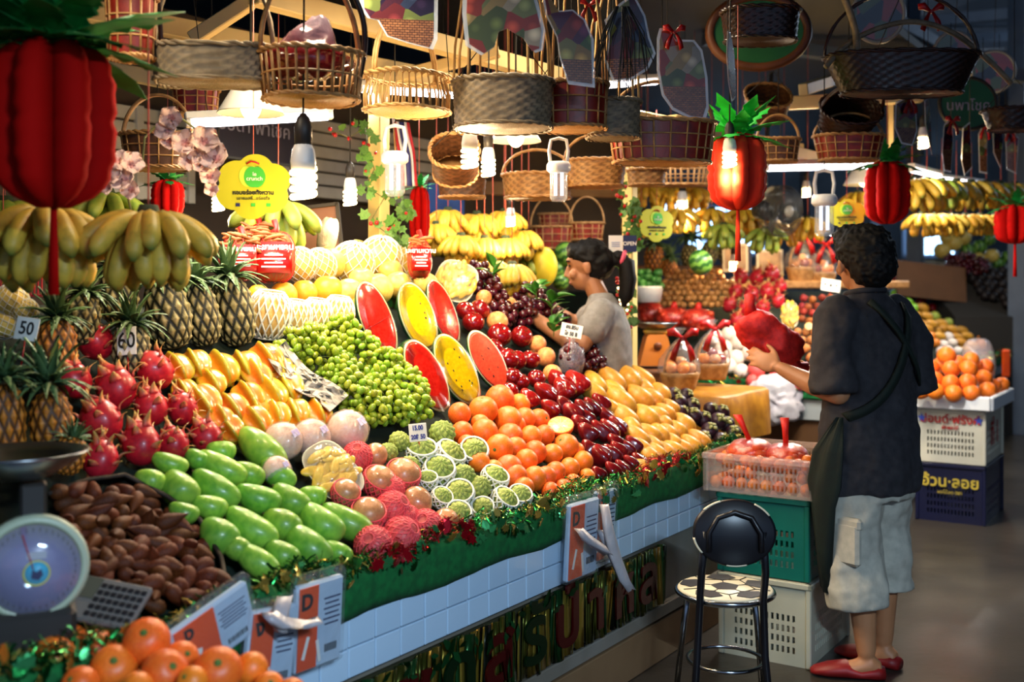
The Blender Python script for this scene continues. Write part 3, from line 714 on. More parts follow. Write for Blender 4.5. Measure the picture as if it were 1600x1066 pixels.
for q in PK:
    u, v, d, k_ = q; p = on_bed(u, v, .012); r = d * pxm(p) / 2
    parts = [('fruit', me_pinkf if k_ == 0 else me_pear, ID)]
    if k_ == 0: parts.append(('foam_net', me_pnet_full, ID))
    if k_ == 1: parts.append(('foam_net', me_pnet_half, ID))
    if k_ in (1, 2): parts.append(('plastic_wrap', me_pwrap, ID))
    ax = BED_N + V((R.uniform(-.9, .9), -.5 + R.uniform(-.4, .4), 0)) if k_ != 1 else BED_N + V((R.uniform(-.3, .3), -.4, .4))
    assemble('netted_pear', PL[q], 'pear', frame(p, z=ax, s=r), 'pears in pink nets', parts)
# sugar apples in white foam nets
SA = [(624, 690, 34, 0), (606, 707, 32, 0), (658, 706, 46, 1), (702, 711, 46, 1), (691, 677, 42, 0), (740, 706, 42, 1), (686, 736, 46, 1), (724, 745, 40, 0), (773, 747, 40, 1), (718, 772, 42, 1), (749, 762, 38, 0), (754, 795, 34, 1),
      (788, 782, 40, 1), (716, 803, 38, 1), (640, 730, 36, 0), (690, 778, 32, 1), (812, 776, 36, 1), (668, 750, 30, 1)]
sl = {}
for k_, d_ in ((1, 'green sugar apple cupped in white foam net'), (0, 'bare knobbly green sugar apple')):
    sub = [q for q in SA if q[3] == k_]
    for q, l in zip(sub, row_labels(sub, d_, 18)): sl[q] = l
for q in SA:
    u, v, d, k_ = q; p = on_bed(u, v, .01); r = d * pxm(p) / 2
    parts = [('fruit', me_sugar, ID)] + ([('foam_net', me_wnet_sugar, ID)] if k_ else [])
    assemble('sugar_apple', sl[q], 'sugar apple', frame(p, z=BED_N + V((R.uniform(-.5, .3), -.3 + R.uniform(-.4, .4), .2)), s=r), 'sugar apples', parts)
# oranges of the tall stack
OR = [(718, 647, 37), (755, 641, 46), (781, 625, 48), (722, 676, 36), (757, 676, 44), (794, 657, 46), (780, 701, 46), (797, 682, 42), (795, 732, 44), (729, 694, 30), (812, 632, 34), (820, 654, 35), (842, 656, 35), (806, 664, 32), (829, 683, 37), (851, 680, 33),
      (805, 700, 36), (884, 698, 42), (836, 707, 38), (863, 710, 34), (822, 720, 38), (911, 721, 33), (890, 731, 33), (805, 745, 40), (868, 738, 34), (836, 748, 40), (853, 745, 34), (917, 746, 28), (895, 754, 27), (748, 722, 36), (770, 735, 34), (750, 662, 30), (870, 668, 30), (900, 705, 28), (818, 762, 34), (860, 768, 30), (880, 762, 28)]
heap_round('orange', me_orange, OR, 'orange in the stack beside rose apples', 'orange', 'oranges of the near stack', 16, ('stem_scar', me_scar, T((0, 0, .86))))
p = on_bed(876, 664, .04); r = 21 * pxm(p)
root = thing('cut_orange', 'halved orange showing its cut face on top of the orange stack', 'orange', frame(p, z=UP + toc(p) * .7, s=r))
b = MB(); b.blob(20, 14, lambda a, q: (V((sin(q) * cos(a), sin(q) * sin(a), min(cos(q), .02) * 1.0)), 0)); b.obj('peel', m_orange, root)
b = MB(); b.lathe([(0, .05), (.9, .05), (.94, .03), (.94, 0)], 24); b.obj('flesh', mat('orange_flesh', '#f2b445', '#f7d58a', r=.3, sc=6, coat=.4), root)
b = MB()
for i in range(9):
    a = i * 2 * pi / 9; b.box((.45, 0, .055), (.8, .03, .012), X=rot(0, 0, a))
b.obj('membrane', mat('orange_pith', '#fbe7b0', r=.5), root)
# rose apples
RA = [(899, 599, 46, 42, 0), (880, 608, 42, 40, 0), (851, 614, 44, 34, 0), (858, 638, 36, 30, 0), (825, 624, 38, 34, 0), (894, 645, 38, 34, 1), (911, 639, 38, 28, 1), (925, 636, 38, 26, 1), (938, 630, 38, 28, 1), (917, 676, 38, 36, 1), (938, 673, 42, 28, 1), (952, 671, 42, 28, 1), (965, 666, 40, 28, 1),
      (936, 711, 42, 38, 1), (955, 709, 38, 28, 1), (966, 704, 36, 26, 1), (978, 700, 36, 26, 1), (990, 695, 36, 26, 1), (957, 734, 32, 24, 1), (972, 731, 32, 24, 1), (985, 724, 32, 24, 1), (998, 720, 32, 26, 1), (880, 632, 34, 30, 1), (905, 662, 34, 30, 1), (920, 700, 32, 30, 1), (935, 740, 28, 24, 1), (915, 652, 32, 28, 1), (947, 650, 34, 26, 1), (960, 690, 30, 26, 1), (868, 590, 30, 28, 0)]
for q, l in zip(RA, row_labels(RA, 'dark red rose apple in its stack', 15)):
    u, v, h, w_, k_ = q; p = on_bed(u, v, .005); s = h * pxm(p) / 2
    ax = (NT * .45 + UP * .8 + DS * (-.45 if k_ else R.uniform(-.9, .7))).normalized()
    solid('rose_apple', me_rose if k_ else me_rose2, l, 'rose apple', frame(p, z=ax, x=V((R.uniform(-1, 1), -1, 0)), s=(w_ * pxm(p) / 1.5, w_ * pxm(p) / 1.5, s)), 'rose apples')
# yellow mangoes
YM = [(929, 597, 44, 30), (955, 592, 50, 32), (982, 590, 48, 34), (1001, 589, 46, 30), (925, 612, 46, 32), (967, 624, 56, 36), (998, 620, 46, 34), (1018, 623, 40, 32), (1030, 614, 38, 32), (974, 651, 54, 36), (1008, 650, 44, 34), (1027, 650, 36, 32), (1038, 645, 34, 30), (1046, 637, 32, 28), (1067, 662, 40, 32),
      (993, 682, 48, 34), (1013, 678, 40, 32), (1029, 677, 36, 30), (1043, 677, 34, 30), (1057, 672, 34, 30), (1013, 712, 40, 30), (1025, 707, 38, 28), (1039, 705, 38, 28), (1052, 703, 36, 28), (1066, 700, 36, 28), (1079, 694, 36, 28), (1092, 687, 40, 28), (1003, 730, 36, 26), (985, 665, 40, 30), (1000, 700, 40, 30), (1020, 695, 36, 28), (1050, 690, 32, 26), (1036, 660, 32, 26), (960, 610, 40, 28), (1005, 605, 38, 28), (950, 635, 36, 28)]
for (u, v, L, W), l in zip(YM, row_labels(YM, 'yellow mango in its stack', 16)):
    p, dx = beddir(u, v, 40 + R.uniform(-8, 8)); s = L * pxm(p) / 2 * 1.12
    solid('yellow_mango', me_ymango, l, 'mango', frame(p, x=dx, y=BED_N.cross(dx), s=(s, W * pxm(p) / 1.05, W * pxm(p) / 1.05)) @ rot(R.uniform(-.5, .5), 0, 0), 'yellow mangoes')
# mangosteens
MS = [(1051, 618, 27), (1061, 628, 25), (1081, 635, 28), (1063, 645, 26), (1084, 650, 27), (1099, 656, 28), (1109, 673, 28), (1122, 658, 28), (1128, 645, 26), (1135, 663, 27), (1127, 688, 26), (1099, 684, 25), (1146, 676, 25), (1110, 640, 24), (1072, 618, 24), (1140, 690, 22)]
for q, l in zip(MS, row_labels(MS, 'dark purple mangosteen at the counter end', 14)):
    u, v, d = q; p = on_bed(u, v); r = d * pxm(p) / 2
    o = solid('mangosteen', me_mst, l, 'mangosteen', frame(p, z=BED_N + V((R.uniform(-.6, .6), R.uniform(-.9, .1), 0)), s=r), 'mangosteens'); new('calyx', me_calyx, o, ID)
# apples and peaches behind the orange stack
AP = [(815, 526, 36), (808, 563, 32), (829, 562, 32), (813, 597, 30), (838, 592, 30), (739, 504, 36), (780, 524, 40), (793, 562, 38), (750, 484, 34), (727, 486, 32), (770, 545, 34), (800, 590, 34), (796, 612, 30)]
heap_round('apple', me_apple, AP, 'shiny red apple behind the stacks', 'apple', 'red apples', 16, ('stem', me_astem, ID), upish=True)
PC = [(853, 558, 31), (863, 584, 30), (777, 503, 34), (795, 480, 32), (756, 466, 26), (840, 538, 28)]
heap_round('peach', me_peach, PC, 'orange-yellow peach between the red apples', 'peach', 'peaches', 14)
# watermelon halves
m_rind = mat('watermelon_rind', '#1f5a26', '#0e3015', tex='wave', r=.3, sc=2.0, stretch=(1.2, 1, .12), lo=.3, hi=.7, coat=.3)
m_pith = mat('melon_pith', '#e6e6a8', r=.4)
fl_red = mat('watermelon_red', '#b8140c', '#c8241a', r=.14, sc=14, bump=.5, bs=70, coat=.8)
fl_yel = mat('watermelon_yellow', '#d8b80e', '#cca60a', r=.14, sc=14, bump=.5, bs=70, coat=.8)
fl_sal = mat('watermelon_salmon', '#bc3420', '#c84a30', r=.3, sc=14, bump=.3, bs=70)
m_seed = mat('melon_seed', '#1a120c', r=.4)
b = MB(); b.ell((0, 0, 0), (.018, .006, .032), 6, 4); me_seed = b.mesh('seed', m_seed)
m_film2 = film('melon_film', '#ffffff', .0, .12, .5, 9)
b = MB(); b.blob(32, 20, lambda a, p: (V((.5 * sin(p) * cos(a), max(0, .46 * sin(p) * sin(a)) if sin(a) > 0 else 0.0, cos(p))), 0)); me_rind = b.mesh('rind', m_rind)
def face_me(name, m, s, y, dome=.015):
    b = MB(); n = 40; vs = [V((0, y - dome, 0))]; fs = []
    for q, (f, dd) in enumerate(((.5, .8), (.92, .4), (1.0, 0))):
        vs += [V((.5 * s * f * cos(2 * pi * i / n), y - dome * dd, s * f * sin(2 * pi * i / n) * (1 if s == 1 else 1.0))) for i in range(n)]
    for i in range(n): fs.append((0, 1 + i, 1 + (i + 1) % n))
    for q in range(2):
        for i in range(n): fs.append((1 + q * n + i, 1 + (q + 1) * n + i, 1 + (q + 1) * n + (i + 1) % n, 1 + q * n + (i + 1) % n))
    vs.append(V((0, y + .03, 0))); 
    for i in range(n): fs.append((1 + 2 * n + i, len(vs) - 1, 1 + 2 * n + (i + 1) % n))
    b.add(vs, fs); return b.mesh(name, m)
me_pith = face_me('pith', m_pith, .99, -.004, .004)
FL = {'red': face_me('flesh', fl_red, .93, -.012, .03), 'yellow': face_me('flesh', fl_yel, .93, -.012, .03), 'salmon': face_me('flesh', fl_sal, .93, -.012, .03)}
me_mwrap = face_me('plastic_film', m_film2, 1.0, -.045, .012)
def watermelon(label, u, v, L, W, ang, kind, n, depth=None, seeds=0, cut=False, film_=True):
    p = on_bed(u, v, .03) if depth is None else at(u, v, depth)
    d3 = at(u + cos(radians(ang)), v + sin(radians(ang)), p.y) - p; n = V(n).normalized() if n is not None else (BED_N * .4 + toc(p) * .8 + V((.38, 0, 0))).normalized()
    zz = -d3.normalized(); zz = (zz - n * zz.dot(n)).normalized(); y = -n; x = y.cross(zz)
    m = Matrix((x, y, zz)).transposed().to_4x4(); m.translation = p; h = L * pxm(p) / 2 * 1.06
    root = thing('watermelon_half', label, 'watermelon', m @ S(W * pxm(p), h, h), 'cut watermelon halves')
    new('rind', me_rind, root); new('pith', me_pith, root); new('flesh', FL[kind], root)
    r = random.Random(int(u))
    for i in range(seeds):
        sx = r.choice((-.16, .17)) + r.uniform(-.03, .03); new('seed', me_seed, root, T((sx, -.042, r.uniform(-.6, .5))))
    if film_: new('plastic_film', me_mwrap, root)
    if cut:
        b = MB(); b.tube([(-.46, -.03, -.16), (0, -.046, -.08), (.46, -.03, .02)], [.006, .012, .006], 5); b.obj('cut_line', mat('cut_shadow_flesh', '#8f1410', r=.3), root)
watermelon('red watermelon half wrapped in glossy film, lowest of the cut melons', 667, 587, 118, 62, 66, 'red', None)
watermelon('yellow watermelon half with a line of dark seeds, low in front', 714, 577, 116, 64, 66, 'yellow', None, seeds=9)
watermelon('salmon red watermelon half with matt face beside the apples', 763, 563, 100, 54, 62, 'salmon', None, seeds=8, film_=False)
watermelon('tall red watermelon wedge with a cross cut beside the green grapes', 589, 500, 124, 58, 74, 'red', None, cut=True)
watermelon('tall yellow watermelon half standing with dark striped rind', 653, 494, 108, 62, 76, 'yellow', None, seeds=4)
watermelon('narrow tall red watermelon piece beside the upper jackfruit tray', 693, 487, 104, 44, 74, 'red', None, cut=True)
for (u, v, d, l) in ((625, 478, 56, 'uncut dark striped watermelon behind the yellow half'), (640, 560, 60, 'uncut watermelon between the red and yellow halves')):
    p = on_bed(u, v, -.07); r = d * pxm(p) / 2
    b = MB(); b.ell((0, 0, 0), (.8, .8, 1.0), 24, 16); solid('watermelon', b.mesh('watermelon', m_rind), l, 'watermelon', frame(p, z=UP + DS * .2, s=r))
# melons in nets along the back step
ML = [(468, 414, 54, 'w'), (499, 416, 54, 'w'), (515, 412, 50, 'p'), (550, 414, 70, 'w'), (594, 405, 70, 'w'), (641, 412, 66, 'w'), (545, 458, 46, 'p'), (590, 452, 50, 'p'), (622, 446, 44, 'p'), (665, 447, 42, 'p'), (565, 440, 44, 'p'), (610, 425, 40, 'p'), (570, 480, 44, 'p')]
wd = {'w': 'cream melon in white net on the back row', 'p': 'plain cream melon between the netted ones'}
for k_ in 'wp':
    sub = [q for q in ML if q[3] == k_]
    for q, l in zip(sub, row_labels(sub, wd[k_], 16)):
        u, v, d, _ = q; p = on_bed(u, v, .02); r = d * pxm(p) / 2
        parts = [('fruit', me_melon, ID)] + ([('foam_net', me_wnet_melon, ID)] if k_ == 'w' else []) + ([('stem', me_melstem, ID)] if u in (550, 515, 594) else [])
        assemble('cream_melon', l, 'melon', frame(p, z=UP + V((R.uniform(-.3, .3), -.3, 0)), s=(r, r, r * (1.05 if k_ == 'w' else 1))), 'cream melons', parts)
OM = [(404, 462, 36), (443, 462, 44), (475, 458, 42), (512, 455, 50)]
for q, l in zip(OM, row_labels(OM, 'orange melon above a white foam sleeve', 30)):
    u, v, d = q; p = on_bed(u, v, .0); r = d * pxm(p) / 2
    assemble('orange_melon', l, 'melon', frame(p, z=UP + V((0, -.1, 0)), s=r), 'orange melons', [('fruit', me_omelon, ID)])
me_sleeve = net_me('foam_sleeve', m_wnet, 17, .6, 2.5, .05, .9, 1.15, 1.3, 10)
m_sl_in = mat('sleeved_melon', '#eebb62', '#f0cf8a', r=.5, sc=4); me_slf = sph('fruit', m_sl_in, 1.15, 18, 12)
SLV = [(420, 492, 60), (462, 496, 44), (494, 494, 44), (528, 490, 44)]
for q, l in zip(SLV, row_labels(SLV, 'melon in thick white foam sleeve', 40)):
    u, v, d = q; p = on_bed(u, v, .02); r = d * pxm(p) / 2 * 1.02
    assemble('sleeved_melon', l, 'melon', frame(p, z=UP + BED_N * .4, s=(r, r, r * 1.1)), 'sleeved melons', [('fruit', me_slf, S(.93)), ('foam_sleeve', me_sleeve, ID)])
# green grapes
GG = [(466, 541, 42, 26, 30), (532, 524, 34, 28, 44), (505, 560, 36, 30, 36), (566, 550, 34, 32, 44), (606, 575, 34, 28, 36), (540, 590, 30, 30, 36), (556, 618, 34, 38, 46), (596, 612, 32, 36, 44), (638, 612, 34, 34, 44), (580, 640, 28, 26, 30), (620, 640, 28, 24, 30), (650, 632, 28, 26, 30), (488, 535, 28, 24, 24)]
for i, (q, l) in enumerate(zip(GG, row_labels(GG, 'bunch of yellow-green grapes', 18))):
    u, v, a, c_, n_ = q; p = on_bed(u, v, .015); k_ = pxm(p)
    assemble('grape_bunch', l, 'grapes', frame(p, z=(NT * .6 + UP * .6 - DS * .2)), 'green grape bunches', bunch_parts(me_ggrape, i, (a * k_, .055, c_ * k_ * 1.15), 6.0 * k_, int(n_ * 1.7)))
# red grapes
RG = [(762, 448, 22, 24, 26), (776, 470, 20, 22, 24), (750, 430, 18, 20, 20), (832, 468, 22, 24, 34), (852, 492, 26, 24, 36), (815, 492, 24, 22, 34), (790, 492, 18, 20, 22), (912, 548, 26, 26, 36), (945, 545, 24, 24, 34), (960, 560, 20, 20, 26), (930, 570, 20, 16, 22), (875, 512, 22, 20, 26)]
for i, (q, l) in enumerate(zip(RG, row_labels(RG, 'bunch of dark red grapes', 16))):
    u, v, a, c_, n_ = q; p = on_bed(u, v, .0); k_ = pxm(p)
    assemble('grape_bunch', l, 'grapes', frame(p, z=(NT * .6 + UP * .6 - DS * .2)), 'red grape bunches', bunch_parts(me_rgrape, 50 + i, (a * k_, .05, c_ * k_ * 1.1), 7.0 * k_, int(n_ * 1.25)))
# bag of grapes tied in clear plastic
p = on_bed(893, 557, .03); k_ = pxm(p)
root = assemble('grape_bag', 'clear plastic bag of pinkish grapes between peaches and dark grapes', 'bag', frame(p, z=UP), None, bunch_parts(me_rgrape, 99, (18 * k_, .04, 22 * k_), 6 * k_, 24))
b = MB(); b.lathe([(0, -.075), (.05, -.07), (.062, -.02), (.055, .03), (.018, .06), (.012, .068), (.03, .085), (.034, .09)], 20); b.obj('clear_bag', film('bag_film', '#f3e6f0', .25, .1, 1.0, 30, us=1), root)
# vine leaves round the dark grapes
m_gleaf = mat('bright_leaf', '#4c8f2c', '#3a7a24', r=.4, sc=5, rnd=.2)
def leafshape(L, wd):
    b = MB(); rings = []
    for i in range(7):
        t = i / 6; wv = wd * sin(pi * min(.98, max(.02, t)) ** .8); z = .1 * L * sin(pi * t)
        rings.append([V((t * L, -wv, z + wv * .25)), V((t * L, 0, z)), V((t * L, wv, z + wv * .25)), V((t * L, 0, z - .003))])
    b.loft(rings); return b.mesh('leaf', m_gleaf)
me_leaf = leafshape(1.0, .26)
def sprig(label, u, v, n, Lpx, seed, plane=None, dirs=None):
    p = (plane or (lambda a, c_: on_bed(a, c_, .1)))(u, v); r = random.Random(seed); L = 1.45 * Lpx * pxm(p)
    root = thing('leaf_sprig', label, 'leaves', T(p), 'leafy sprigs')
    b = MB(); b.tube([(0, 0, -.04), (0, 0, .0), (.005, 0, .03)], .0025, 5); b.obj('twig', mat('green_twig', '#55702a', r=.7), root)
    for i in range(n):
        a = r.uniform(0, 6.28); new('leaf', me_leaf, root, T((0, 0, r.uniform(-.02, .03))) @ rot(0, 0, a) @ rot(r.uniform(-.4, .4), -r.uniform(.1, 1.0), 0) @ S(L * r.uniform(.7, 1.1)))
sprig('sprig of fresh green leaves between the dark grapes and the woman', 838, 455, 6, 24, 1); sprig('leafy sprig lying on the dark grapes by the woman', 862, 478, 6, 26, 2); sprig('green leaves low among grapes beside the price card', 865, 512, 6, 22, 3)
sprig('green leaf sprig above the last dark grapes', 955, 520, 5, 28, 4); sprig('green leaves at the top of the red grape cluster', 772, 425, 4, 22, 5); sprig('leaf pair beneath the woman and above the price card', 928, 510, 4, 24, 6)
# pineapples
def pineapple(label, u, v, w_, h_, kind, lean, ci, plane=None, cs=1.0, depth=None):
    p = at(u, v, depth) if depth else on_bed(u, v, .03); k_ = pxm(p); ax = (UP + V(lean)).normalized(); hz = h_ * k_ / 2; hw = w_ * k_ / 1.3
    root = thing('pineapple', label, 'pineapple', frame(p, z=ax, x=V((1, R.uniform(-1, 1), 0))), 'pineapples on the near display')
    new('body', me_pine_dark if kind == 'd' else me_pine_gold, root, S(hw, hw, hz))
    for pn, me, M_ in CROWNS[ci]: new(pn, me, root, T((0, 0, hz - .93 * hw * 1.5)) @ S(hw * 1.5 * cs) @ M_)
pineapple('dark green pineapple with a tan body, first of three standing beside the star fruits', 263, 492, 68, 108, 'd', (-.22, 0, 0), 0)
pineapple('dark green pineapple in the middle of three standing beside the star fruits', 314, 492, 56, 100, 'd', (-.2, 0, 0), 1)
pineapple('dark green pineapple next to the white foam sleeve', 366, 488, 62, 108, 'd', (-.18, .05, 0), 2)
pineapple('golden pineapple behind the number fifty card', 88, 548, 62, 96, 'g', (-.02, .1, 0), 3)
pineapple('golden pineapple low beside the dragon fruits', 82, 668, 64, 112, 'g', (-.1, 0, 0), 0, cs=1.15)
pineapple('golden pineapple cut off by the frame edge above the steel pan', 10, 660, 56, 120, 'g', (-.05, 0, 0), 1, cs=1.1)
pineapple('tan pineapple mostly hidden behind the number sixty card', 205, 548, 58, 80, 'd', (-.05, .1, 0), 2)
pineapple('dark pineapple in shadow behind the hanging bananas', 185, 462, 60, 90, 'd', (-.1, .2, 0), 1, depth=3.3)
pineapple('small golden pineapple peeping out low beneath the dragon fruits', 108, 712, 48, 60, 'g', (.2, .1, 0), 3, cs=.8)
pineapple('dark crowned pineapple behind the golden ones', 128, 500, 56, 80, 'd', (0, .2, 0), 0, depth=3.05)

# netted melons and a red plastic basket at the dim left edge
for (u, v, d, l) in ((18, 470, 52, 'netted cream melon at the left frame edge, upper one'), (40, 486, 40, 'netted cream melon beside the price card reading 50'), (8, 505, 50, 'yellow-green netted melon low at the left frame edge')):
    p = at(u, v, 2.95); r = d * pxm(p) / 2
    assemble('cream_melon', l, 'melon', frame(p, z=UP + V((R.uniform(-.3, .3), -.3, 0)), s=r), 'melons at the dim end', [('fruit', me_melon, ID), ('foam_net', me_wnet_melon, ID)])
p = at(45, 436, 3.3); k_ = pxm(p); root = thing('plastic_basket', 'red plastic basket behind the hanging banana hand', 'basket', T(p))
m_rpl = mat('red_plastic', '#b8231c', '#a01c16', r=.35)
b = MB(); b.box((0, 0, .028), (76 * k_, .14, .012), bev=.004); b.obj('rim', m_rpl, root, False)
for i in range(13):
    x = (-34 + 68 * i / 12) * k_; b = MB(); b.box((x, -.062, -.012), (.004, .004, .075)); b.obj('slat', m_rpl, root, False)
b = MB(); b.box((0, 0, -.05), (68 * k_, .12, .008)); b.obj('bottom', m_rpl, root, False)
# ------------------------------------------------------------------ lamps
m_glow = mat('lamp_glow', '#fff2d8', em=9, emc='#ffdf9f'); m_glowc = mat('tube_glow', '#f4f8ff', em=7, emc='#f2f2ff'); m_socket = mat('black_socket', '#2b2724', r=.5); m_shade = mat('white_enamel', '#efeadd', r=.35)
m_wplas = mat('white_plastic', '#eceae6', r=.35)
b = MB(); path = []
for i in range(57):
    t = i / 56; a = t * 3.5 * 2 * pi; path.append((.024 * cos(a), .024 * sin(a), -.02 - .062 * t))
b.tube(path, .0068, 6); b.tube([(0, 0, -.015), (0, 0, -.02)], .02, 8); me_spiral = b.mesh('spiral_tube', m_glow)
b = MB(); b.lathe([(0, -.026), (.026, -.024), (.028, -.005), (.024, .02), (.017, .035), (.0, .036)], 18); me_ballast = b.mesh('ballast', m_wplas)
b = MB(); b.lathe([(0, .03), (.019, .03), (.02, .07), (.014, .09), (.005, .1), (0, .1)], 14); me_sock = b.mesh('socket', m_socket)
def cfl(label, u, v, d, s, power, cord=.6, col=WARM, dark=False):
    p = at(u, v, d); root = thing('hanging_bulb', label, 'lamp', T(p + V((0, 0, .05 * s))), 'hanging bulbs')
    for n_, me in (('spiral_tube', me_spiral), ('ballast', me_ballast), ('socket', me_sock)): new(n_, me, root, S(s))
    b = MB(); b.tube([(0, 0, .1 * s), (0.004, 0, .1 * s + cord)], .003, 5); b.obj('cord', m_cord, root)
    if power: lamp('bulb_light', p + V((0, 0, -.075 * s)), power, col, .03)
cfl('spiral bulb in a black holder beside the yellow flower sign', 474, 285, 2.95, 1.25, 9)
cfl('small lit bulb hanging close before the cream post', 547, 308, 4.4, .95, 9)
cfl('small lit bulb under the pink orchids', 341, 318, 4.3, .85, 8)
cfl('larger of two bulbs beneath the woven baskets', 734, 246, 3.8, 1.05, 16)
cfl('smaller of two bulbs beneath the woven baskets', 763, 262, 4.0, .9, 7)
cfl('lit bulb in front of the red paper pineapple', 1140, 248, 4.15, .95, 8)
cfl('tiny lit bulb among the hanging bananas', 798, 345, 5.5, .8, 9)
cfl('lit bulb between far banana hands and the yellow sign', 1066, 322, 7.2, 1.2, 30)
cfl('far lit bulb low over the photo stand', 1146, 415, 8.0, 1.0, 7, cord=1.2)
cfl('far small bulb at the edge of the fan', 1260, 300, 8.0, 1.0, 24)
cfl('unlit-looking bulb among the clear cut-outs', 1443, 222, 6.0, 1.0, 6)
def shade_lamp(label, u, v, d, rad, h, power, col=NEUT, cord=.5):
    p = at(u, v, d); root = thing('shade_lamp', label, 'lamp', T(p), 'enamel shade lamps')
    b = MB(); b.lathe([(.035, h), (.05, h * .92), (rad, 0), (rad * 1.02, -.004), (rad * .98, -.002), (.045, h * .88), (.03, h * .96)], 32); b.obj('shade', m_shade, root)
    b = MB(); b.ell((0, 0, h * .25), (.035, .035, .05), 14, 10); b.obj('bulb', m_glow, root)
    b = MB(); b.lathe([(0, h * .9), (.03, h * .9), (.03, h * 1.2), (.01, h * 1.3), (0, h * 1.3)], 12); b.obj('socket', m_socket, root)
    b = MB(); b.tube([(0, 0, h * 1.25), (0, 0, h * 1.25 + cord)], .004, 5); b.obj('cord', m_cord, root)
    lamp('shade_light', p + V((0, 0, -.03)), power, col, .06, kind='SPOT', spot_size=radians(150), spot_blend=.6)
shade_lamp('white enamel cone lamp above the long tube', 392, 176, 3.5, .105, .1, 30)
shade_lamp('white enamel lamp tucked behind the nested baskets', 806, 220, 4.3, .1, .09, 42)
shade_lamp('white enamel lamp by the tube beside the red paper pineapple', 1350, 288, 6.6, .12, .13, 75)
# unseen lamps of the same kind, added above the picture to light the fruit
for i, (s_, t_, z_, pw) in enumerate(((-2.25, .3, 2.45, 20), (-1.5, .25, 2.6, 44), (-.7, .25, 2.75, 46), (.25, .25, 2.95, 50))):
    p = st(s_, t_, z_); u_, v_ = 800 + FPX * p.x / p.y, 450 - FPX * (p.z - EYE) / p.y
    shade_lamp('unseen white enamel cone lamp over the counter front, ' + ORD[i] + ' from the near end', u_, v_, p.y, .13, .12, pw, NEUT, .3)
def tube_lamp(label, a, b_, power, col=(1, .96, .9)):
    a, b_ = V(a), V(b_); d = b_ - a; root = thing('tube_lamp', label, 'lamp', frame(a, x=d), 'fluorescent tubes'); L = d.length
    q = MB(); q.box((L / 2, 0, .03), (L, .045, .025), bev=.004); q.obj('batten', m_wplas, root, False)
    q = MB(); q.tube([(.02, 0, 0), (L - .02, 0, 0)], .014, 10); q.obj('tube', m_glowc, root)
    q = MB(); q.box((.01, 0, .012), (.02, .03, .045), bev=.004); q.box((L - .01, 0, .012), (.02, .03, .045), bev=.004); q.obj('end_cap', m_wplas, root, False)
    for z_ in (.15, .85):
        q = MB(); q.tube([(L * z_, 0, .04), (L * z_, 0, .5)], .002, 4); q.obj('wire', m_cord, root)
    l = lamp('tube_light', (a + b_) / 2 - UP * .02, power, col, kind='AREA', shape='RECTANGLE', size=L, size_y=.03)
    l.matrix_world = frame((a + b_) / 2 - UP * .018, x=d, y=UP.cross(d)); 
tube_lamp('bright fluorescent tube hung under the grey basket', at(290, 195, 3.75), at(520, 182, 3.95), 9)
tube_lamp('fluorescent tube over the fan beside the red paper pineapple', at(1195, 264, 5.6), at(1372, 260, 5.9), 55)
tube_lamp('fluorescent tube over the hanging banana row, nearer one', at(1424, 266, 6.6), at(1470, 277, 8.0), 26)
tube_lamp('fluorescent tube over the hanging banana row, farther one', at(1466, 280, 8.4), at(1536, 288, 10.0), 32)
tube_lamp('distant tube on the hall roof', at(1300, 37, 14), at(1600, 20, 14), 10, (.8, .9, 1))
tube_lamp('tube glimpsed behind the looped wicker basket', at(560, 140, 4.9), at(720, 150, 5.2), 20)
tube_lamp('tube glimpsed behind the hanging picture cut-outs', at(930, 135, 5.6), at(1030, 128, 5.8), 16)
tube_lamp('added cool white tube behind the viewer lighting the tile front', V((.7, -.35, 2.45)), V((1.7, -.6, 2.45)), 225, (.58, .79, 1.0))  # unseen tube, added for the cool light on the tiles
for i, q in enumerate(((6.5, 9.5, 4.2), (9.5, 15, 4.3), (5.5, 20, 4.4))):  # globes added to brighten the dark hall ceiling and aisle
    root = thing('added_hall_lamp', 'added cool globe lamp under the hall roof, ' + ORD[i] + ' along the aisle', 'lamp', T(q), 'added hall lamps'); b = MB(); b.ell((0, 0, 0), .16, 16, 10); b.obj('globe', m_glowc, root); b = MB(); b.tube([(0, 0, .15), (0, 0, 1.2)], .012, 6); b.obj('rod', m_cord, root)
    lamp('added_hall_light', V(q) - UP * .2, (70, 230, 260)[i], (.6, .78, 1.0), .15)
SIZE[0] = 1.0
# ------------------------------------------------------------------ woven baskets
WICK = {'grey': mat('wicker_grey', '#8f7d62', '#705f47', kc='#4a4238', r=.6, sc=30, bump=.4, bs=150), 'tan': mat('wicker_tan', '#b98c56', '#96693a', kc='#5a3c1e', r=.5, sc=30, bump=.4, bs=150),
        'brown': mat('wicker_brown', '#6a4226', '#4d2e19', kc='#2c1a0e', r=.5, sc=30, bump=.4, bs=150), 'dark': mat('wicker_dark', '#34190f', '#22100a', kc='#0e0908', r=.35, sc=30, bump=.4, bs=150),
        'red': mat('wicker_red', '#8a2010', '#66160a', kc='#3a0e0a', r=.4, sc=20, bump=.3, bs=120), 'light': mat('wicker_light', '#d0a86c', '#b98e52', kc='#7a5a30', r=.5, sc=30, bump=.4, bs=150)}
def ering(a, b_, z, n, ex=2.4):
    o = []
    for i in range(n):
        t = 2 * pi * i / n; c, s = cos(t), sin(t)
        o.append(V((a * math.copysign(abs(c) ** (2 / ex), c), b_ * math.copysign(abs(s) ** (2 / ex), s), z)))
    return o
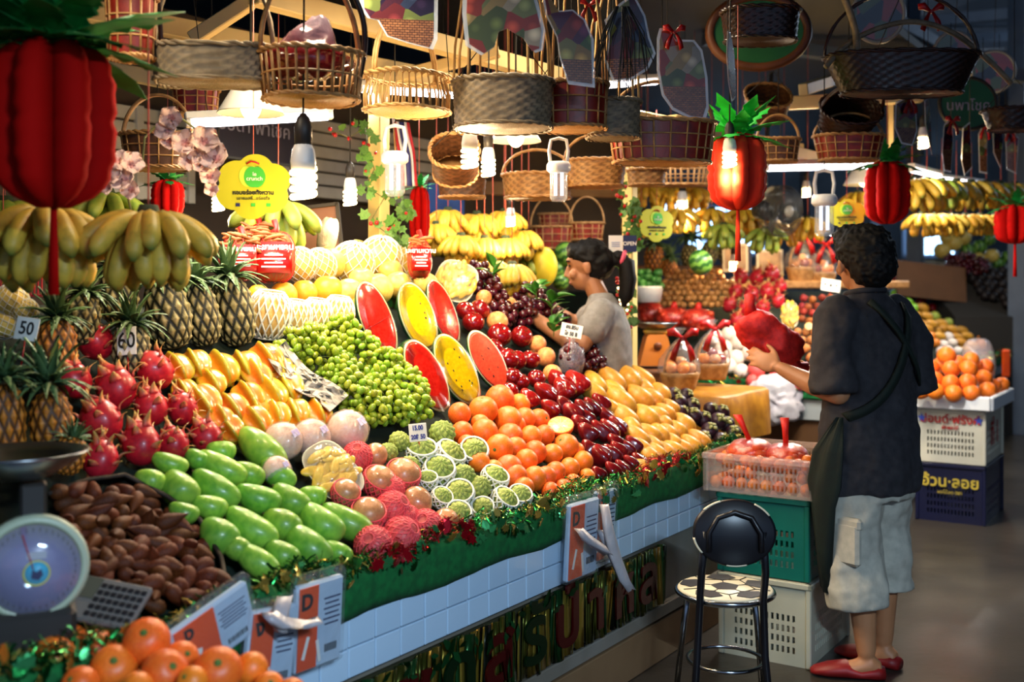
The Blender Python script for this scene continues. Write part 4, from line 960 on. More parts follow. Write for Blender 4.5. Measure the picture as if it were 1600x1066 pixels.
def rope(bm, path, r, loop=True, k=0.0, tw=1.0):
    """two strands twisted round each other"""
    m = len(path)
    for ph in (0, pi):
        q = []
        for i, p in enumerate(path):
            t = (path[(i + 1) % m] - path[i - 1]).normalized() if loop else (path[min(i + 1, m - 1)] - path[max(i - 1, 0)]).normalized()
            u = t.cross(UP); u = u.normalized() if u.length > .01 else V((1, 0, 0)); w2 = t.cross(u); a = ph + i * tw
            q.append(p + u * cos(a) * r * .6 + w2 * sin(a) * r * .6)
        bm.tube(q, r * .72, 5, loop=loop, k=k)
def basket(label, u, v, d, wpx, hpx, style, side='tan', ratio=.75, flare=1.15, handle=None, tilt=(0, 0, 0), yaw=0.0, string=.5, ex=2.4, canes=0, group=None):
    """(u, v): middle of the wall; width and height as seen"""
    p = at(u, v, d); k_ = pxm(p); a = wpx * k_ / 2 / flare; b_ = a * ratio; h = hpx * k_
    root = thing('wicker_basket', label, 'basket', T(p - UP * h / 2) @ rot(0, 0, yaw) @ rot(*tilt), group or 'hanging baskets')
    m = WICK[side]; mr = WICK['tan'] if side in ('red', 'brown') else m; f = lambda t: 1 + (flare - 1) * t
    if style == 'weave':
        ns = max(18, int(2 * pi * a / .022)); n = ns * 2; nr = max(4, int(h / .013)) * 2; q = MB(); rings = []; ks = []
        for i in range(nr + 1):
            t = i / nr; rr = ering(a * f(t), b_ * f(t), h * t, n, ex); row = i // 2; ring = []
            for j, p_ in enumerate(rr):
                over = ((j // 2 + row) % 2) * 2 - 1; bump_ = .0035 * over * (1 if j % 2 else .2) * (1 if i % 2 else .35)
                ring.append(p_ + V((p_.x, p_.y, 0)).normalized() * bump_); ks.append(.75 if (i % 2 == 0 or j % 2 == 0) and over < 0 else 0.0)
            rings.append(ring)
        q.loft(rings, cap=False, k=ks); q.obj('woven_wall', m, root)
    else:
        ns = max(14, int(2 * pi * a / (.045 if style == 'grid' else .026))); q = MB()
        lo, hi = ering(a, b_, 0, ns, ex), ering(a * flare, b_ * flare, h, ns, ex)
        if style == 'loops':
            for j in range(0, ns):
                p0, p1 = lo[j], lo[(j + 1) % ns]; q0, q1 = hi[j], hi[(j + 1) % ns]; mid = (q0 + q1) / 2; bot = (p0 + p1) / 2
                q.tube([bot + (p0 - bot) * .8, p0 * .5 + q0 * .5 - UP * 0, q0 * .15 + p0 * .0 + q0 * .75 + UP * h * .02, mid + UP * 0, q1 * .9 + UP * h * .02, p1 * .5 + q1 * .5, bot + (p1 - bot) * .8], .0028, 5)
        else:
            for x0, x1 in zip(lo, hi): q.tube([x0, x1], .0035 if style == 'grid' else .004, 5)
        q.obj('stakes', mr, root)
        q = MB()
        for t in ((.33, .66) if style == 'grid' else (.5,)) if style != 'loops' else (): q.tube(ering(a * f(t) * 1.01, b_ * f(t) * 1.01, h * t, 40, ex), .003, 5, loop=True)
        if q.v: q.obj('hoop', mr, root)
        if style == 'grid':
            q = MB(); n = 48; q.loft([[p_ * .985 for p_ in ering(a * f(t), b_ * f(t), h * t, n, ex)] for t in (0, .5, 1)], cap=False); q.obj('wall_band', m, root)
    q = MB(); q.lathe([(0, 0)] + [((i + .5) / 14, .0025 * (1 if i % 2 else -1)) for i in range(14)] + [(1, 0), (1, .006), (0, .006)], 40); me = q.mesh('base', mr)
    new('base', me, root, S(a, b_, 1))
    q = MB(); rope(q, ering(a * 1.02, b_ * 1.02, .002, 60, ex), .006, tw=1.3); q.obj('foot_braid', mr, root)
    q = MB(); rope(q, ering(a * flare * 1.01, b_ * flare * 1.01, h, 64, ex), .0075, tw=1.3); q.obj('rim_braid', mr, root)
    top = V((0, 0, h))
    if handle:
        q = MB(); H = handle * a * 1.6; path = [V((a * flare * cos(pi * i / 20), 0, h + H * sin(pi * i / 20))) for i in range(21)]
        if style in ('weave',): rope(q, path, .006, False)
        q.tube(path, .0062, 6); q.tube([p_ + V((0, .012, 0)) for p_ in path], .005, 6); q.obj('handle', mr, root); top = V((0, 0, h + H))
    for i in range(canes):
        t = 2 * pi * i / canes + .2; p0 = V((a * flare * cos(t), b_ * flare * sin(t), h)); q = MB(); q.tube([p0, p0 * .97 + UP * .12, V((p0.x * .8, p0.y * .8, h + .26 + .02 * (i % 3))), V((p0.x * .35, p0.y * .35, h + .42))], .0042, 6); q.obj('cane', WICK['light'], root)
    if string:
        q = MB()
        if handle: q.tube([top, top + V((0.002, 0, string))], .0022, 5)
        else:
            for sx in (-1, 1): q.tube([V((sx * a * flare, 0, h)), V((0, 0, h + a * 1.4)), V((0, 0, h + a * 1.4 + string))], .002, 4)
        q.obj('string', m_cord, root)
    return root
basket('shallow grey woven tray basket with long dark handles, above the tube lamp', 334, 104, 3.0, 182, 52, 'weave', 'grey', .55, 1.06, ex=4, yaw=.1, handle=1.1)
bk2 = basket('round open-work brown basket holding a red fruit parcel', 486, 122, 3.0, 160, 70, 'open', 'brown', .9, 1.12, handle=1.2, yaw=.5)
basket('light cane basket with looped sides and crossed handle', 636, 148, 3.6, 138, 54, 'loops', 'light', .85, 1.02, handle=.95, yaw=.9)
basket('brownish grey plaited round basket, leftmost of three nested', 786, 166, 3.5, 156, 70, 'weave', 'grey', .9, 1.05, canes=10)
basket('red-brown basket with pale lattice, middle of three nested', 893, 168, 3.62, 112, 68, 'grid', 'red', .9, 1.05, canes=8)
basket('narrow grey-brown woven basket, last of three nested', 958, 188, 3.72, 84, 56, 'weave', 'grey', .9, 1.05, canes=6)
basket('wide red basket with pale lattice and bent cane handle', 1034, 224, 3.9, 168, 62, 'grid', 'red', .6, 1.12, handle=.55, yaw=.15)
basket('dark red lattice basket high beside the big red paper pineapple', 205, 44, 2.9, 74, 96, 'grid', 'red', .9, 1.1, string=.3)
basket('brown basket with tall arched cane handle above the orchids', 246, 238, 3.8, 108, 52, 'grid', 'brown', .8, 1.15, handle=.85)
basket('small red lattice basket behind the enamel lamp', 306, 160, 4.2, 70, 40, 'grid', 'red', .8, 1.1)
basket('round brown basket facing outward under the nested ones', 712, 242, 4.4, 74, 52, 'weave', 'brown', .9, 1.1, tilt=(1.0, 0, 0))
basket('brown open basket hanging by the blue board', 722, 292, 4.9, 76, 34, 'weave', 'brown', .8, 1.1, handle=.7)
basket('wide brown basket behind the white rechargeable lantern', 840, 292, 4.9, 110, 36, 'weave', 'tan', .8, 1.1, handle=.5)
basket('flat tan basket to the right of the white rechargeable lantern', 930, 272, 4.8, 96, 40, 'weave', 'tan', .8, 1.12, handle=.6)
basket('tan wicker basket overhead just right of the cream post', 1010, 278, 5.2, 60, 24, 'weave', 'tan', .8, 1.1)
basket('long wicker basket above the far bananas', 1070, 275, 6.2, 120, 30, 'open', 'tan', .5, 1.1)
basket('brown small basket with handle beside the green paper crown', 1216, 236, 5.0, 66, 34, 'grid', 'brown', .8, 1.2, handle=.9)
basket('black lacquered oval basket tipped to show its inside', 1318, 180, 5.0, 96, 40, 'weave', 'dark', .7, 1.25, tilt=(.9, 0, .1), handle=.8)
basket('tan-red oblong basket above the right tube lamp', 1326, 232, 5.0, 108, 38, 'grid', 'red', .6, 1.2, handle=.5)
basket('round wicker basket high between the cut-outs and the dark tray', 1195, 160, 5.4, 70, 34, 'weave', 'brown', .9, 1.1, tilt=(.8, 0, 0))
basket('dark oval twig basket in front of the green oval sign', 1188, 42, 4.4, 120, 46, 'weave', 'dark', .7, 1.1, string=.2)
basket('huge dark boat-shaped basket under a big cane arch', 1408, 118, 4.3, 236, 58, 'weave', 'dark', .45, 1.3, handle=.7, yaw=-.05)
basket('dark bowl-shaped basket at the right frame edge', 1585, 188, 5.0, 96, 30, 'weave', 'dark', .8, 1.3)
basket('brown basket with arched handle standing behind the woman, lower one', 862, 372, 6.6, 66, 34, 'grid', 'red', .7, 1.1, handle=1.0, string=0)
basket('brown basket on the back shelf above the woman', 866, 346, 6.8, 50, 22, 'grid', 'red', .7, 1.1, string=0)
basket('small lattice basket near the cream post on the back shelf', 917, 362, 6.6, 54, 26, 'grid', 'red', .7, 1.15, handle=1.1, string=0)
# red fruit parcel in the open-work basket
p = at(478, 96, 3.0); b = MB()
def parcelfn(a, q):
    c_ = max(0, cos(q)); p_ = V((.125 * sin(q) * cos(a), .1 * sin(q) * sin(a), .05 * cos(q) + .075 * c_ ** 6)); n_ = noise.noise(p_ * 16 + V((5, 0, 0)))
    return p_ * (1 + .18 * n_) + V((.03 * c_ ** 5, 0, .012 * noise.noise(p_ * 40))), c_ ** 2
b.blob(48, 30, parcelfn)
solid('fruit_parcel', b.mesh('fruit_parcel', mat('red_wrapped_parcel', '#8a1a22', '#5d1018', kc='#b59aa6', kpow=2, r=.2, sc=10, bump=.7, bs=25, coat=.6)), 'red film-wrapped fruit parcel with silvery top inside the hanging basket', 'parcel', T(p))
# ------------------------------------------------------------------ honeycomb paper pineapples
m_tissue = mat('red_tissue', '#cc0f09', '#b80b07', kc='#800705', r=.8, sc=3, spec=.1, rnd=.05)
m_tissue2 = mat('coral_tissue', '#e83c22', '#d8301a', kc='#b02214', r=.8, sc=3, spec=.2)
m_pleaf = mat('green_paper', '#0f8a35', '#0a6a28', r=.6, sc=4, rnd=.12); m_pleaf2 = mat('bright_green_paper', '#1fd03f', '#14b030', r=.6, sc=4, rnd=.1)
def paper_leaf(m, w_=.1):
    o = []; n = 5
    for i in range(n): t = i / n; o += [(w_ * (1 - .35 * t) * (1.0), t), (w_ * (1 - .35 * t) * .62, t + .1)]
    o = [(-x, z) for x, z in o] + [(0, 1.12)] + [(x, z) for x, z in reversed(o)]
    b = MB(); b.plate(o, .006)
    vs = []
    for q in b.v: t = max(0, q.z); vs.append(V((q.x, q.y + .42 * t * t + .5 * abs(q.x) , q.z * .92)))
    b.v = vs; return b.mesh('paper_leaf', m)
PLV = {0: paper_leaf(m_pleaf, .27), 1: paper_leaf(m_pleaf2, .24)}
def paper_pineapple(label, u, v, d, wpx, hpx, m, lm, nleaf=11, ls=.62, lobes=9, tail=.3):
    p = at(u, v, d); k_ = pxm(p); r = wpx * k_ / 2; h = hpx * k_ / 2
    root = thing('paper_pineapple', label, 'decoration', T(p), 'paper pineapples')
    for i in range(lobes):      # each honeycomb fin is a folded paper wing
        b = MB(); rings = []; ks = []; nn = 18
        for j in range(nn + 1):
            t = j / nn; z = h * (1 - 2 * t); R_ = r * (max(0, 1 - (2 * t - 1) ** 4 * .92) ** .5) * (.93 + .07 * abs(cos(t * pi * 7)))
            wv = .34 * R_ * sin(pi / lobes) * 2.1
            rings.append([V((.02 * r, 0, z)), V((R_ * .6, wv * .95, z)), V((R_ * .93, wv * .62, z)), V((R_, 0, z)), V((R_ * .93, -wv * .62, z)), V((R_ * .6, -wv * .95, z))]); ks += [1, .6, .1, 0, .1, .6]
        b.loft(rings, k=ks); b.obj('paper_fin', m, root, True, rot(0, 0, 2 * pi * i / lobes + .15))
    for i in range(nleaf):
        a = 2 * pi * i / nleaf + R.uniform(-.15, .15); tier = i % 3
        new('paper_leaf', PLV[lm], root, T((0, 0, h * .93)) @ rot(0, 0, a) @ rot(-(1.3 - .45 * tier) + R.uniform(-.12, .12), 0, 0) @ S(r * 2 * ls * R.uniform(.9, 1.1)))
    b = MB(); b.tube([(0, 0, h), (.0, 0, h + .5)], .002, 4); b.obj('string', m_string, root)
    if tail:
        b = MB(); b.loft([[V((-.006, -.003, -h)), V((.006, -.003, -h)), V((.006, .003, -h)), V((-.006, .003, -h))], [V((-.011, -.004, -h - tail)), V((.011, -.004, -h - tail)), V((.011, .004, -h - tail)), V((-.011, .004, -h - tail))]]); b.obj('tail_ribbon', m, root)
    return root
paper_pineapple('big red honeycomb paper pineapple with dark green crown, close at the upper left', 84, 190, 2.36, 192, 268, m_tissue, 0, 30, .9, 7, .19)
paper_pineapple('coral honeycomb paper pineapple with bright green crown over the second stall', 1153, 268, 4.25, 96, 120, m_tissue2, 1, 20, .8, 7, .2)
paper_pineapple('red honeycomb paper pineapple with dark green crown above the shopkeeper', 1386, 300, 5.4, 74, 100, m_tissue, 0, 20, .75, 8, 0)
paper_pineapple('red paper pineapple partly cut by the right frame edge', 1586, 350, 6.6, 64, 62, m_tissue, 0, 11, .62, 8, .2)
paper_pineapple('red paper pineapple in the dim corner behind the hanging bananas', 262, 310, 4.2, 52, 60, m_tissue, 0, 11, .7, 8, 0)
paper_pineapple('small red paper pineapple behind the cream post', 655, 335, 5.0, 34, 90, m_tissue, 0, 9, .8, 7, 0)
# ------------------------------------------------------------------ hanging banana hands near the camera
banana_hand('large fleck-skinned banana hand hung by a red ribbon below the big paper pineapple', 'near banana hands', at(72, 335, 2.62), 'fleck', 12, .185, full=True, tiers=2, string=0)
banana_hand('large fleck-skinned banana hand hung by a pink string above the pineapples', 'near banana hands', at(232, 342, 2.62), 'fleck', 13, .18, full=True, tiers=2, string=.75)
# banana hands hung farther inside
BH = [(700, 340, 5.7, 'yellow'), (682, 362, 5.6, 'yellow'), (745, 346, 5.8, 'yellow'), (788, 342, 5.9, 'yellow'), (720, 380, 5.5, 'yellow'), (757, 384, 5.6, 'yellow'), (790, 384, 5.7, 'yellow'), (815, 372, 5.9, 'yellow'), (770, 420, 5.4, 'yellow'), (800, 425, 5.4, 'yellow'), (826, 410, 6.0, 'green')]
for q, l in zip(BH, row_labels(BH, 'yellow banana hand on the inner rail', 24)):
    banana_hand(l, 'inner banana hands', at(q[0], q[1] - 8, q[2]), q[3], 8, .155, spread=1.0, heading=R.uniform(-.5, .5), string=.35)
BH = [(1012, 300, 7.4, 'yellow'), (1048, 306, 7.4, 'yellow'), (1085, 304, 7.5, 'yellow'), (1062, 338, 7.2, 'yellow'), (1112, 338, 7.3, 'yellow'), (1160, 338, 7.5, 'yellow'), (1186, 346, 7.6, 'yellow'), (1002, 345, 7.2, 'yellow'), (1130, 362, 7.2, 'green'), (1196, 368, 7.3, 'green'), (1262, 352, 7.5, 'yellow'), (1225, 362, 7.8, 'yellow'), (1340, 312, 7.4, 'yellow')]
for q, l in zip(BH, row_labels(BH, 'banana hand over the second stall', 20)):
    banana_hand(l, 'second stall banana hands', at(q[0], q[1] - 8, q[2]), q[3], 8, .16, heading=R.uniform(-.5, .5), full=True, string=.4)
for rowi, (u0, v0, d0, u1, v1, d1, n_, kinds) in enumerate(((1425, 285, 6.6, 1610, 292, 9.0, 9, ('fleck', 'yellow', 'green', 'fleck')), (1440, 338, 7.6, 1600, 340, 9.4, 8, ('yellow', 'yellow', 'fleck')))):
    for i in range(n_):
        t = i / (n_ - 1); nm = ('upper', 'lower')[rowi]
        banana_hand(f'banana hand in the {nm} row right of the shopkeeper, {ORD[i]} from the left', 'right banana rows', at(u0 + (u1 - u0) * t, v0 + (v1 - v0) * t, d0 + (d1 - d0) * t), kinds[i % len(kinds)], 8, .2 if rowi == 0 else .16, heading=R.uniform(-.5, .5), full=True, string=.3)
banana_hand('green banana hand at the left frame edge', 'dim banana hands', at(8, 322, 4.0), 'green', 9, .2, full=True, string=.3)
banana_hand('green banana hand behind the big paper pineapple', 'dim banana hands', at(168, 308, 4.0), 'green', 9, .18, full=True, string=.3)
banana_hand('yellow-green banana hand behind the yellow flower sign', 'dim banana hands', at(435, 322, 4.3), 'green', 9, .2, full=True, string=.3)
banana_hand('yellow banana hand behind the first hanging one', 'dim banana hands', at(5, 372, 3.8), 'yellow', 8, .17, full=True, string=.3)
# ------------------------------------------------------------------ pink orchids
m_pet = mat('orchid_petal', '#fae0d2', '#f6c8ba', kc='#e08a88', kpow=4, r=.6, sc=12, rnd=.08); m_stemg = mat('orchid_stem', '#6a6a3a', '#54552c', r=.7)
b = MB(); rings = []
for i in range(6):
    t = i / 5; wv = .56 * sin(pi * min(.97, .08 + .88 * t)) ** .7; rings.append([V((t, -wv, .2 * t * t + .12)), V((t, 0, .2 * t * t)), V((t, wv, .2 * t * t + .12)), V((t, 0, .2 * t * t - .02))])
b.loft(rings, k=[x for i in range(6) for x in [1 - i / 5] * 4]); me_petal = b.mesh('petal', m_pet)
def orchid(label, pts, d, fl):
    root = thing('orchid_spray', label, 'flowers', T(at(*pts[0], d)), 'pink orchid sprays'); o = at(*pts[0], d)
    b = MB(); b.tube([at(*q, d + .03 * i) - o for i, q in enumerate(pts)], .0035, 6); b.obj('stem', m_stemg, root)
    for (u, v, s) in fl:
        f = thing_part('flower', root, T(at(u, v, d - .02) - o) @ rot(R.uniform(1.2, 1.7), R.uniform(-.4, .4), R.uniform(-.5, .5)))
        for k in range(5): new('petal', me_petal, f, rot(0, 0, k * 2 * pi / 5 + R.uniform(-.1, .1)) @ rot(0, -.35, 0) @ S(s * d / FPX * .7))
def thing_part(name, parent, X):
    o = bpy.data.objects.new(name, None); COL.objects.link(o); o.parent = parent; o.matrix_local = X; o.empty_display_size = .01; return o
orchid('arching spray of pink orchids in front of the brown arched basket', [(222, 262), (226, 215), (250, 190), (285, 186), (310, 205), (325, 240), (318, 285)], 3.1,
       [(268, 184, 30), (262, 208, 30), (290, 224, 34), (318, 222, 38), (296, 250, 28), (340, 250, 40), (316, 258, 28), (328, 276, 28), (265, 222, 24), (332, 296, 20), (308, 244, 22)])
orchid('pink orchid cluster beside the edge of the big paper pineapple', [(205, 330), (198, 300), (188, 270), (182, 250)], 3.0, [(186, 252, 28), (204, 258, 32), (196, 284, 34), (180, 276, 26), (206, 296, 26), (172, 292, 22)])
# ------------------------------------------------------------------ die-cut picture cards of fruit baskets
def picture_mat(name, pal, zsplit, sc=14.0):
    if name in MATS: return MATS[name]
    m = bpy.data.materials.new(name); m.use_nodes = True; MATS[name] = m; nt = m.node_tree; N = nt.nodes; L = nt.links; b = N['Principled BSDF']
    tc = N.new('ShaderNodeTexCoord'); vo = N.new('ShaderNodeTexVoronoi'); vo.inputs['Scale'].default_value = sc; L.new(tc.outputs['Object'], vo.inputs['Vector'])
    sp = N.new('ShaderNodeSeparateColor'); L.new(vo.outputs['Color'], sp.inputs[0])
    cr = N.new('ShaderNodeValToRGB'); cr.color_ramp.interpolation = 'CONSTANT'; L.new(sp.outputs[0], cr.inputs[0])
    while len(cr.color_ramp.elements) < len(pal): cr.color_ramp.elements.new(1)
    for i, h in enumerate(pal): cr.color_ramp.elements[i].position = i / len(pal); cr.color_ramp.elements[i].color = lin(h)
    dm = N.new('ShaderNodeMapRange'); dm.inputs[1].default_value = 0; dm.inputs[2].default_value = .6 / sc * 10; dm.inputs[3].default_value = 1.15; dm.inputs[4].default_value = .35; L.new(vo.outputs['Distance'], dm.inputs[0])
    mu = N.new('ShaderNodeMix'); mu.data_type = 'RGBA'; mu.blend_type = 'MULTIPLY'; mu.inputs[0].default_value = 1; L.new(cr.outputs[0], mu.inputs[6]); L.new(dm.outputs[0], mu.inputs[7])
    br = N.new('ShaderNodeTexBrick'); br.inputs['Scale'].default_value = 34; br.inputs['Color1'].default_value = lin('#6b4428'); br.inputs['Color2'].default_value = lin('#8a5c38'); br.inputs['Mortar'].default_value = lin('#2a1a10'); br.inputs['Mortar Size'].default_value = .03
    mp = N.new('ShaderNodeMapping'); mp.inputs['Rotation'].default_value = (pi / 2, 0, 0); L.new(tc.outputs['Object'], mp.inputs[0]); L.new(mp.outputs[0], br.inputs['Vector'])
    sx = N.new('ShaderNodeSeparateXYZ'); L.new(tc.outputs['Object'], sx.inputs[0]); ls = N.new('ShaderNodeMath'); ls.operation = 'LESS_THAN'; L.new(sx.outputs['Z'], ls.inputs[0]); ls.inputs[1].default_value = zsplit
    m2 = N.new('ShaderNodeMix'); m2.data_type = 'RGBA'; L.new(ls.outputs[0], m2.inputs[0]); L.new(mu.outputs[2], m2.inputs[6]); L.new(br.outputs[0], m2.inputs[7]); L.new(m2.outputs[2], b.inputs['Base Color'])
    b.inputs['Roughness'].default_value = .2; b.inputs['Coat Weight'].default_value = .4; return m
m_edge = film('clear_card_edge', '#dfe8f2', .42, .1, .4, 20); m_bow = mat('red_satin', '#c01818', '#8f1010', r=.35, sc=8)
PALS = [['#6f8a3a', '#b04030', '#c9a04a', '#7a3a5a', '#b5b060', '#50602e'], ['#33233f', '#5a2a3a', '#8a9a50', '#3f4a6a', '#7a3030', '#a08050'], ['#9aa86a', '#c8b070', '#b85038', '#d0c8b0', '#6a7a40', '#a04048']]
def bow(root, X, s):
    b = MB()
    for sg in (-1, 1):
        b.loft([[V((0, -.05, -.06)) * s, V((0, .05, -.06)) * s, V((0, .05, .06)) * s, V((0, -.05, .06)) * s], [V((sg * .45, -.14, .12)) * s, V((sg * .45, .14, .12)) * s, V((sg * .42, .14, .5)) * s, V((sg * .42, -.14, .5)) * s], [V((sg * .72, -.05, .1)) * s, V((sg * .72, .05, .1)) * s, V((sg * .75, .05, .42)) * s, V((sg * .75, -.05, .42)) * s]])
        b.loft([[V((sg * .02, -.04, 0)) * s, V((sg * .16, -.04, -.04)) * s, V((sg * .16, .04, -.04)) * s, V((sg * .02, .04, 0)) * s], [V((sg * .22, -.1, -.6)) * s, V((sg * .5, -.1, -.55)) * s, V((sg * .5, -.04, -.55)) * s, V((sg * .22, -.04, -.6)) * s], [V((sg * .35, -.02, -1.15)) * s, V((sg * .62, -.02, -1.0)) * s, V((sg * .62, .03, -1.0)) * s, V((sg * .35, .03, -1.15)) * s]])
    b.box((0, 0, 0), (.2 * s, .2 * s, .2 * s), bev=.04 * s); b.obj('bow', m_bow, root, True, X)
def card(label, u, v, d, outline, yaw, pal, split=.0, withbow=False, sc=16.0, plainprint=None, string=.5):
    p = at(u, v, d); k_ = d / FPX; root = thing('picture_card', label, 'card', T(p) @ rot(0, 0, yaw), 'hanging picture cards')
    o = [((x - u) * k_ / max(.25, cos(yaw)), -(y - v) * k_) for x, y in outline]
    c = V((sum(x for x, z in o) / len(o), 0, sum(z for x, z in o) / len(o)))
    b = MB(); b.plate(o, .004); b.obj('clear_edge', m_edge, root, False)
    b = MB(); b.plate([(c.x + (x - c.x) * .9, c.z + (z - c.z) * .93) for x, z in o], .0055); b.obj('printed_sheet', plainprint or picture_mat(f'picture_print_{pal}_{split}_{sc}', PALS[pal], split, sc), root, False)
    top = max(z for x, z in o); tx = [x for x, z in o if z == top][0]
    b = MB(); b.tube([(tx, 0, top - .005), (tx, 0, top + string)], .0018, 4); b.obj('string', m_cord, root)
    if withbow: bow(root, T((tx * .6, -.02, top - .02)), .055 if withbow is True else withbow)
    return root
card('die-cut picture of a dark fruit basket with slanted lower edge', 625, 20, 3.3, [(560, -40), (565, 15), (575, 30), (590, 33), (605, 58), (640, 68), (676, 76), (683, 60), (684, -40)], .15, 1, -.02)
card('die-cut picture card of pale gourds and leaves, wavy lower edge', 785, 25, 3.15, [(724, -40), (722, 20), (727, 70), (752, 86), (770, 75), (778, 50), (792, 45), (820, 62), (836, 84), (848, 80), (852, 50), (842, 10), (828, -40)], -.1, 2, -.2)
card('tall die-cut picture of a fruit hamper with side wings', 893, 75, 3.3, [(846, -10), (852, 25), (870, 60), (874, 90), (888, 132), (930, 136), (928, 60), (915, 30), (895, 15), (872, 18), (860, 0)], .2, 0, -.035)
card('die-cut hamper picture tangled in black cords', 985, 72, 3.45, [(945, 30), (952, 60), (945, 95), (958, 128), (985, 126), (1012, 110), (1024, 85), (1015, 60), (1008, 25), (990, -10), (968, 5)], -.15, 1, -.04)
card('die-cut fruit hamper picture with big red bow', 1065, 120, 3.9, [(1026, 60), (1030, 45), (1042, 44), (1055, 62), (1085, 62), (1098, 78), (1106, 120), (1108, 170), (1102, 188), (1080, 186), (1050, 172), (1034, 150), (1026, 110)], .1, 2, -.035, True)
card('picture card hanging almost edge-on beside the bright paper crown', 1143, 110, 3.95, [(1134, 50), (1132, 90), (1136, 130), (1144, 158), (1152, 150), (1152, 120), (1148, 80), (1140, 52)], 1.0, 0, .0)
b = MB()
for i in range(26): 
    x = R.uniform(-.08, .08); b.tube([(x * .3, 0, .1), (x, R.uniform(-.02, .02), .02), (x * 1.3 + R.uniform(-.02, .02), 0, R.uniform(-.2, -.05))], .0022, 4)
solid('cord_tassel', b.mesh('cord_tassel', m_cord), 'tangle of black plastic cords hanging before a picture card', 'cord', T(at(972, 60, 3.38)))
CR = [(1418, 190, [(1398, 160), (1396, 200), (1408, 225), (1426, 228), (1434, 205), (1432, 170), (1420, 150)], .2, True), (1450, 195, [(1440, 160), (1442, 195), (1455, 225), (1461, 240), (1458, 190), (1450, 150)], .9, 0), (1484, 225, [(1474, 195), (1470, 240), (1474, 268), (1486, 270), (1490, 215), (1486, 185)], .3, True),
      (1512, 230, [(1503, 200), (1500, 250), (1506, 275), (1520, 262), (1516, 190)], .4, 0), (1536, 235, [(1528, 210), (1530, 270), (1543, 272), (1543, 215), (1536, 195)], .2, True), (1560, 225, [(1548, 190), (1550, 240), (1564, 262), (1570, 215), (1562, 185)], .5, 0), (1584, 230, [(1570, 200), (1572, 265), (1588, 272), (1592, 215)], .1, True)]
for i, (u, v, o, yw, bw) in enumerate(CR):
    card(f'clear die-cut card hanging over the right banana row, {ORD[i]} from the left', u, v, 5.2 + .25 * i, o, yw, (i * 2) % 3, -.03, .06 if bw else False, 20.0)
root = thing('ribbon_bow', 'red satin bow tied on the big cane arch', 'bow', T(at(1455, 18, 4.35)))
bow(root, ID, .07)
root = thing('ribbon_bow', 'red satin bow above the tall hamper picture', 'bow', T(at(920, 8, 3.62))); bow(root, ID, .05)
# cane arches looming overhead
def arch(label, pts, d, r, m='light'):
    b = MB(); q = [at(u, v, d + .02 * i) for i, (u, v) in enumerate(pts)]; o = q[0].copy(); path = []
    for i in range(len(q) - 1):
        a0 = q[max(0, i - 1)]; a1 = q[i]; a2 = q[i + 1]; a3 = q[min(len(q) - 1, i + 2)]
        for j in range(6):
            t = j / 6; path.append(.5 * ((2 * a1) + (a2 - a0) * t + (2 * a0 - 5 * a1 + 4 * a2 - a3) * t * t + (3 * a1 - a0 - 3 * a2 + a3) * t ** 3) - o)
    path.append(q[-1] - o); b.tube(path, r, 8)
    solid('cane_hoop', b.mesh('cane_hoop', WICK[m]), label, 'cane hoop', T(o))
arch('thick pale cane rod ending in a knob before the hall ceiling', [(1312, -20), (1330, 25), (1338, 60), (1338, 100)], 4.2, .014, 'grey')
arch('wide pale cane arch over the boat-shaped basket', [(1290, 105), (1320, 72), (1370, 45), (1430, 34), (1490, 52), (1545, 95), (1580, 130)], 4.25, .011, 'grey')
arch('dark cane hoop beside the open-work basket', [(548, -20), (566, 25), (570, 70), (562, 120), (550, 160)], 2.95, .008, 'dark')
arch('dark handle hoop above the grey tray basket', [(246, -10), (250, 30), (252, 80), (249, 118)], 2.95, .007, 'dark')
# round fruit-picture plates
def ring_plate(label, u, v, d, rpx, pal):
    p = at(u, v, d); r = rpx * d / FPX; root = thing('picture_plate', label, 'plate', T(p) @ rot(.15, 0, R.uniform(-.2, .2)), 'round picture plates')
    b = MB(); b.lathe([(0, -.004), (.86, -.004), (.86, .004), (0, .004)], 36); b.obj('printed_disc', picture_mat(f'plate_print_{pal}', ['#0c0c10', '#3a4a20', '#7a2418', '#a88a30', '#141418', '#5a3018'], -9, 1.6), root, False, rot(pi / 2, 0, 0) @ S(r, r, 1))
    b = MB(); b.tube([(r * .93 * cos(2 * pi * i / 36), 0, r * .93 * sin(2 * pi * i / 36)) for i in range(36)], r * .08, 6, loop=True); b.obj('pale_rim', mat('pale_rim', '#8c8a86', r=.4), root)
    b = MB(); b.tube([(0, 0, r), (0, 0, r + .5)], .002, 4); b.obj('string', m_cord, root)
ring_plate('round plate printed with bananas and fruit, high over the cane arch', 1372, 22, 5.0, 46, 0)
ring_plate('round picture plate behind the right end of the cane arch', 1490, 82, 5.8, 34, 1)
ring_plate('round picture plate beyond the green oval sign', 1552, 112, 6.2, 34, 2)
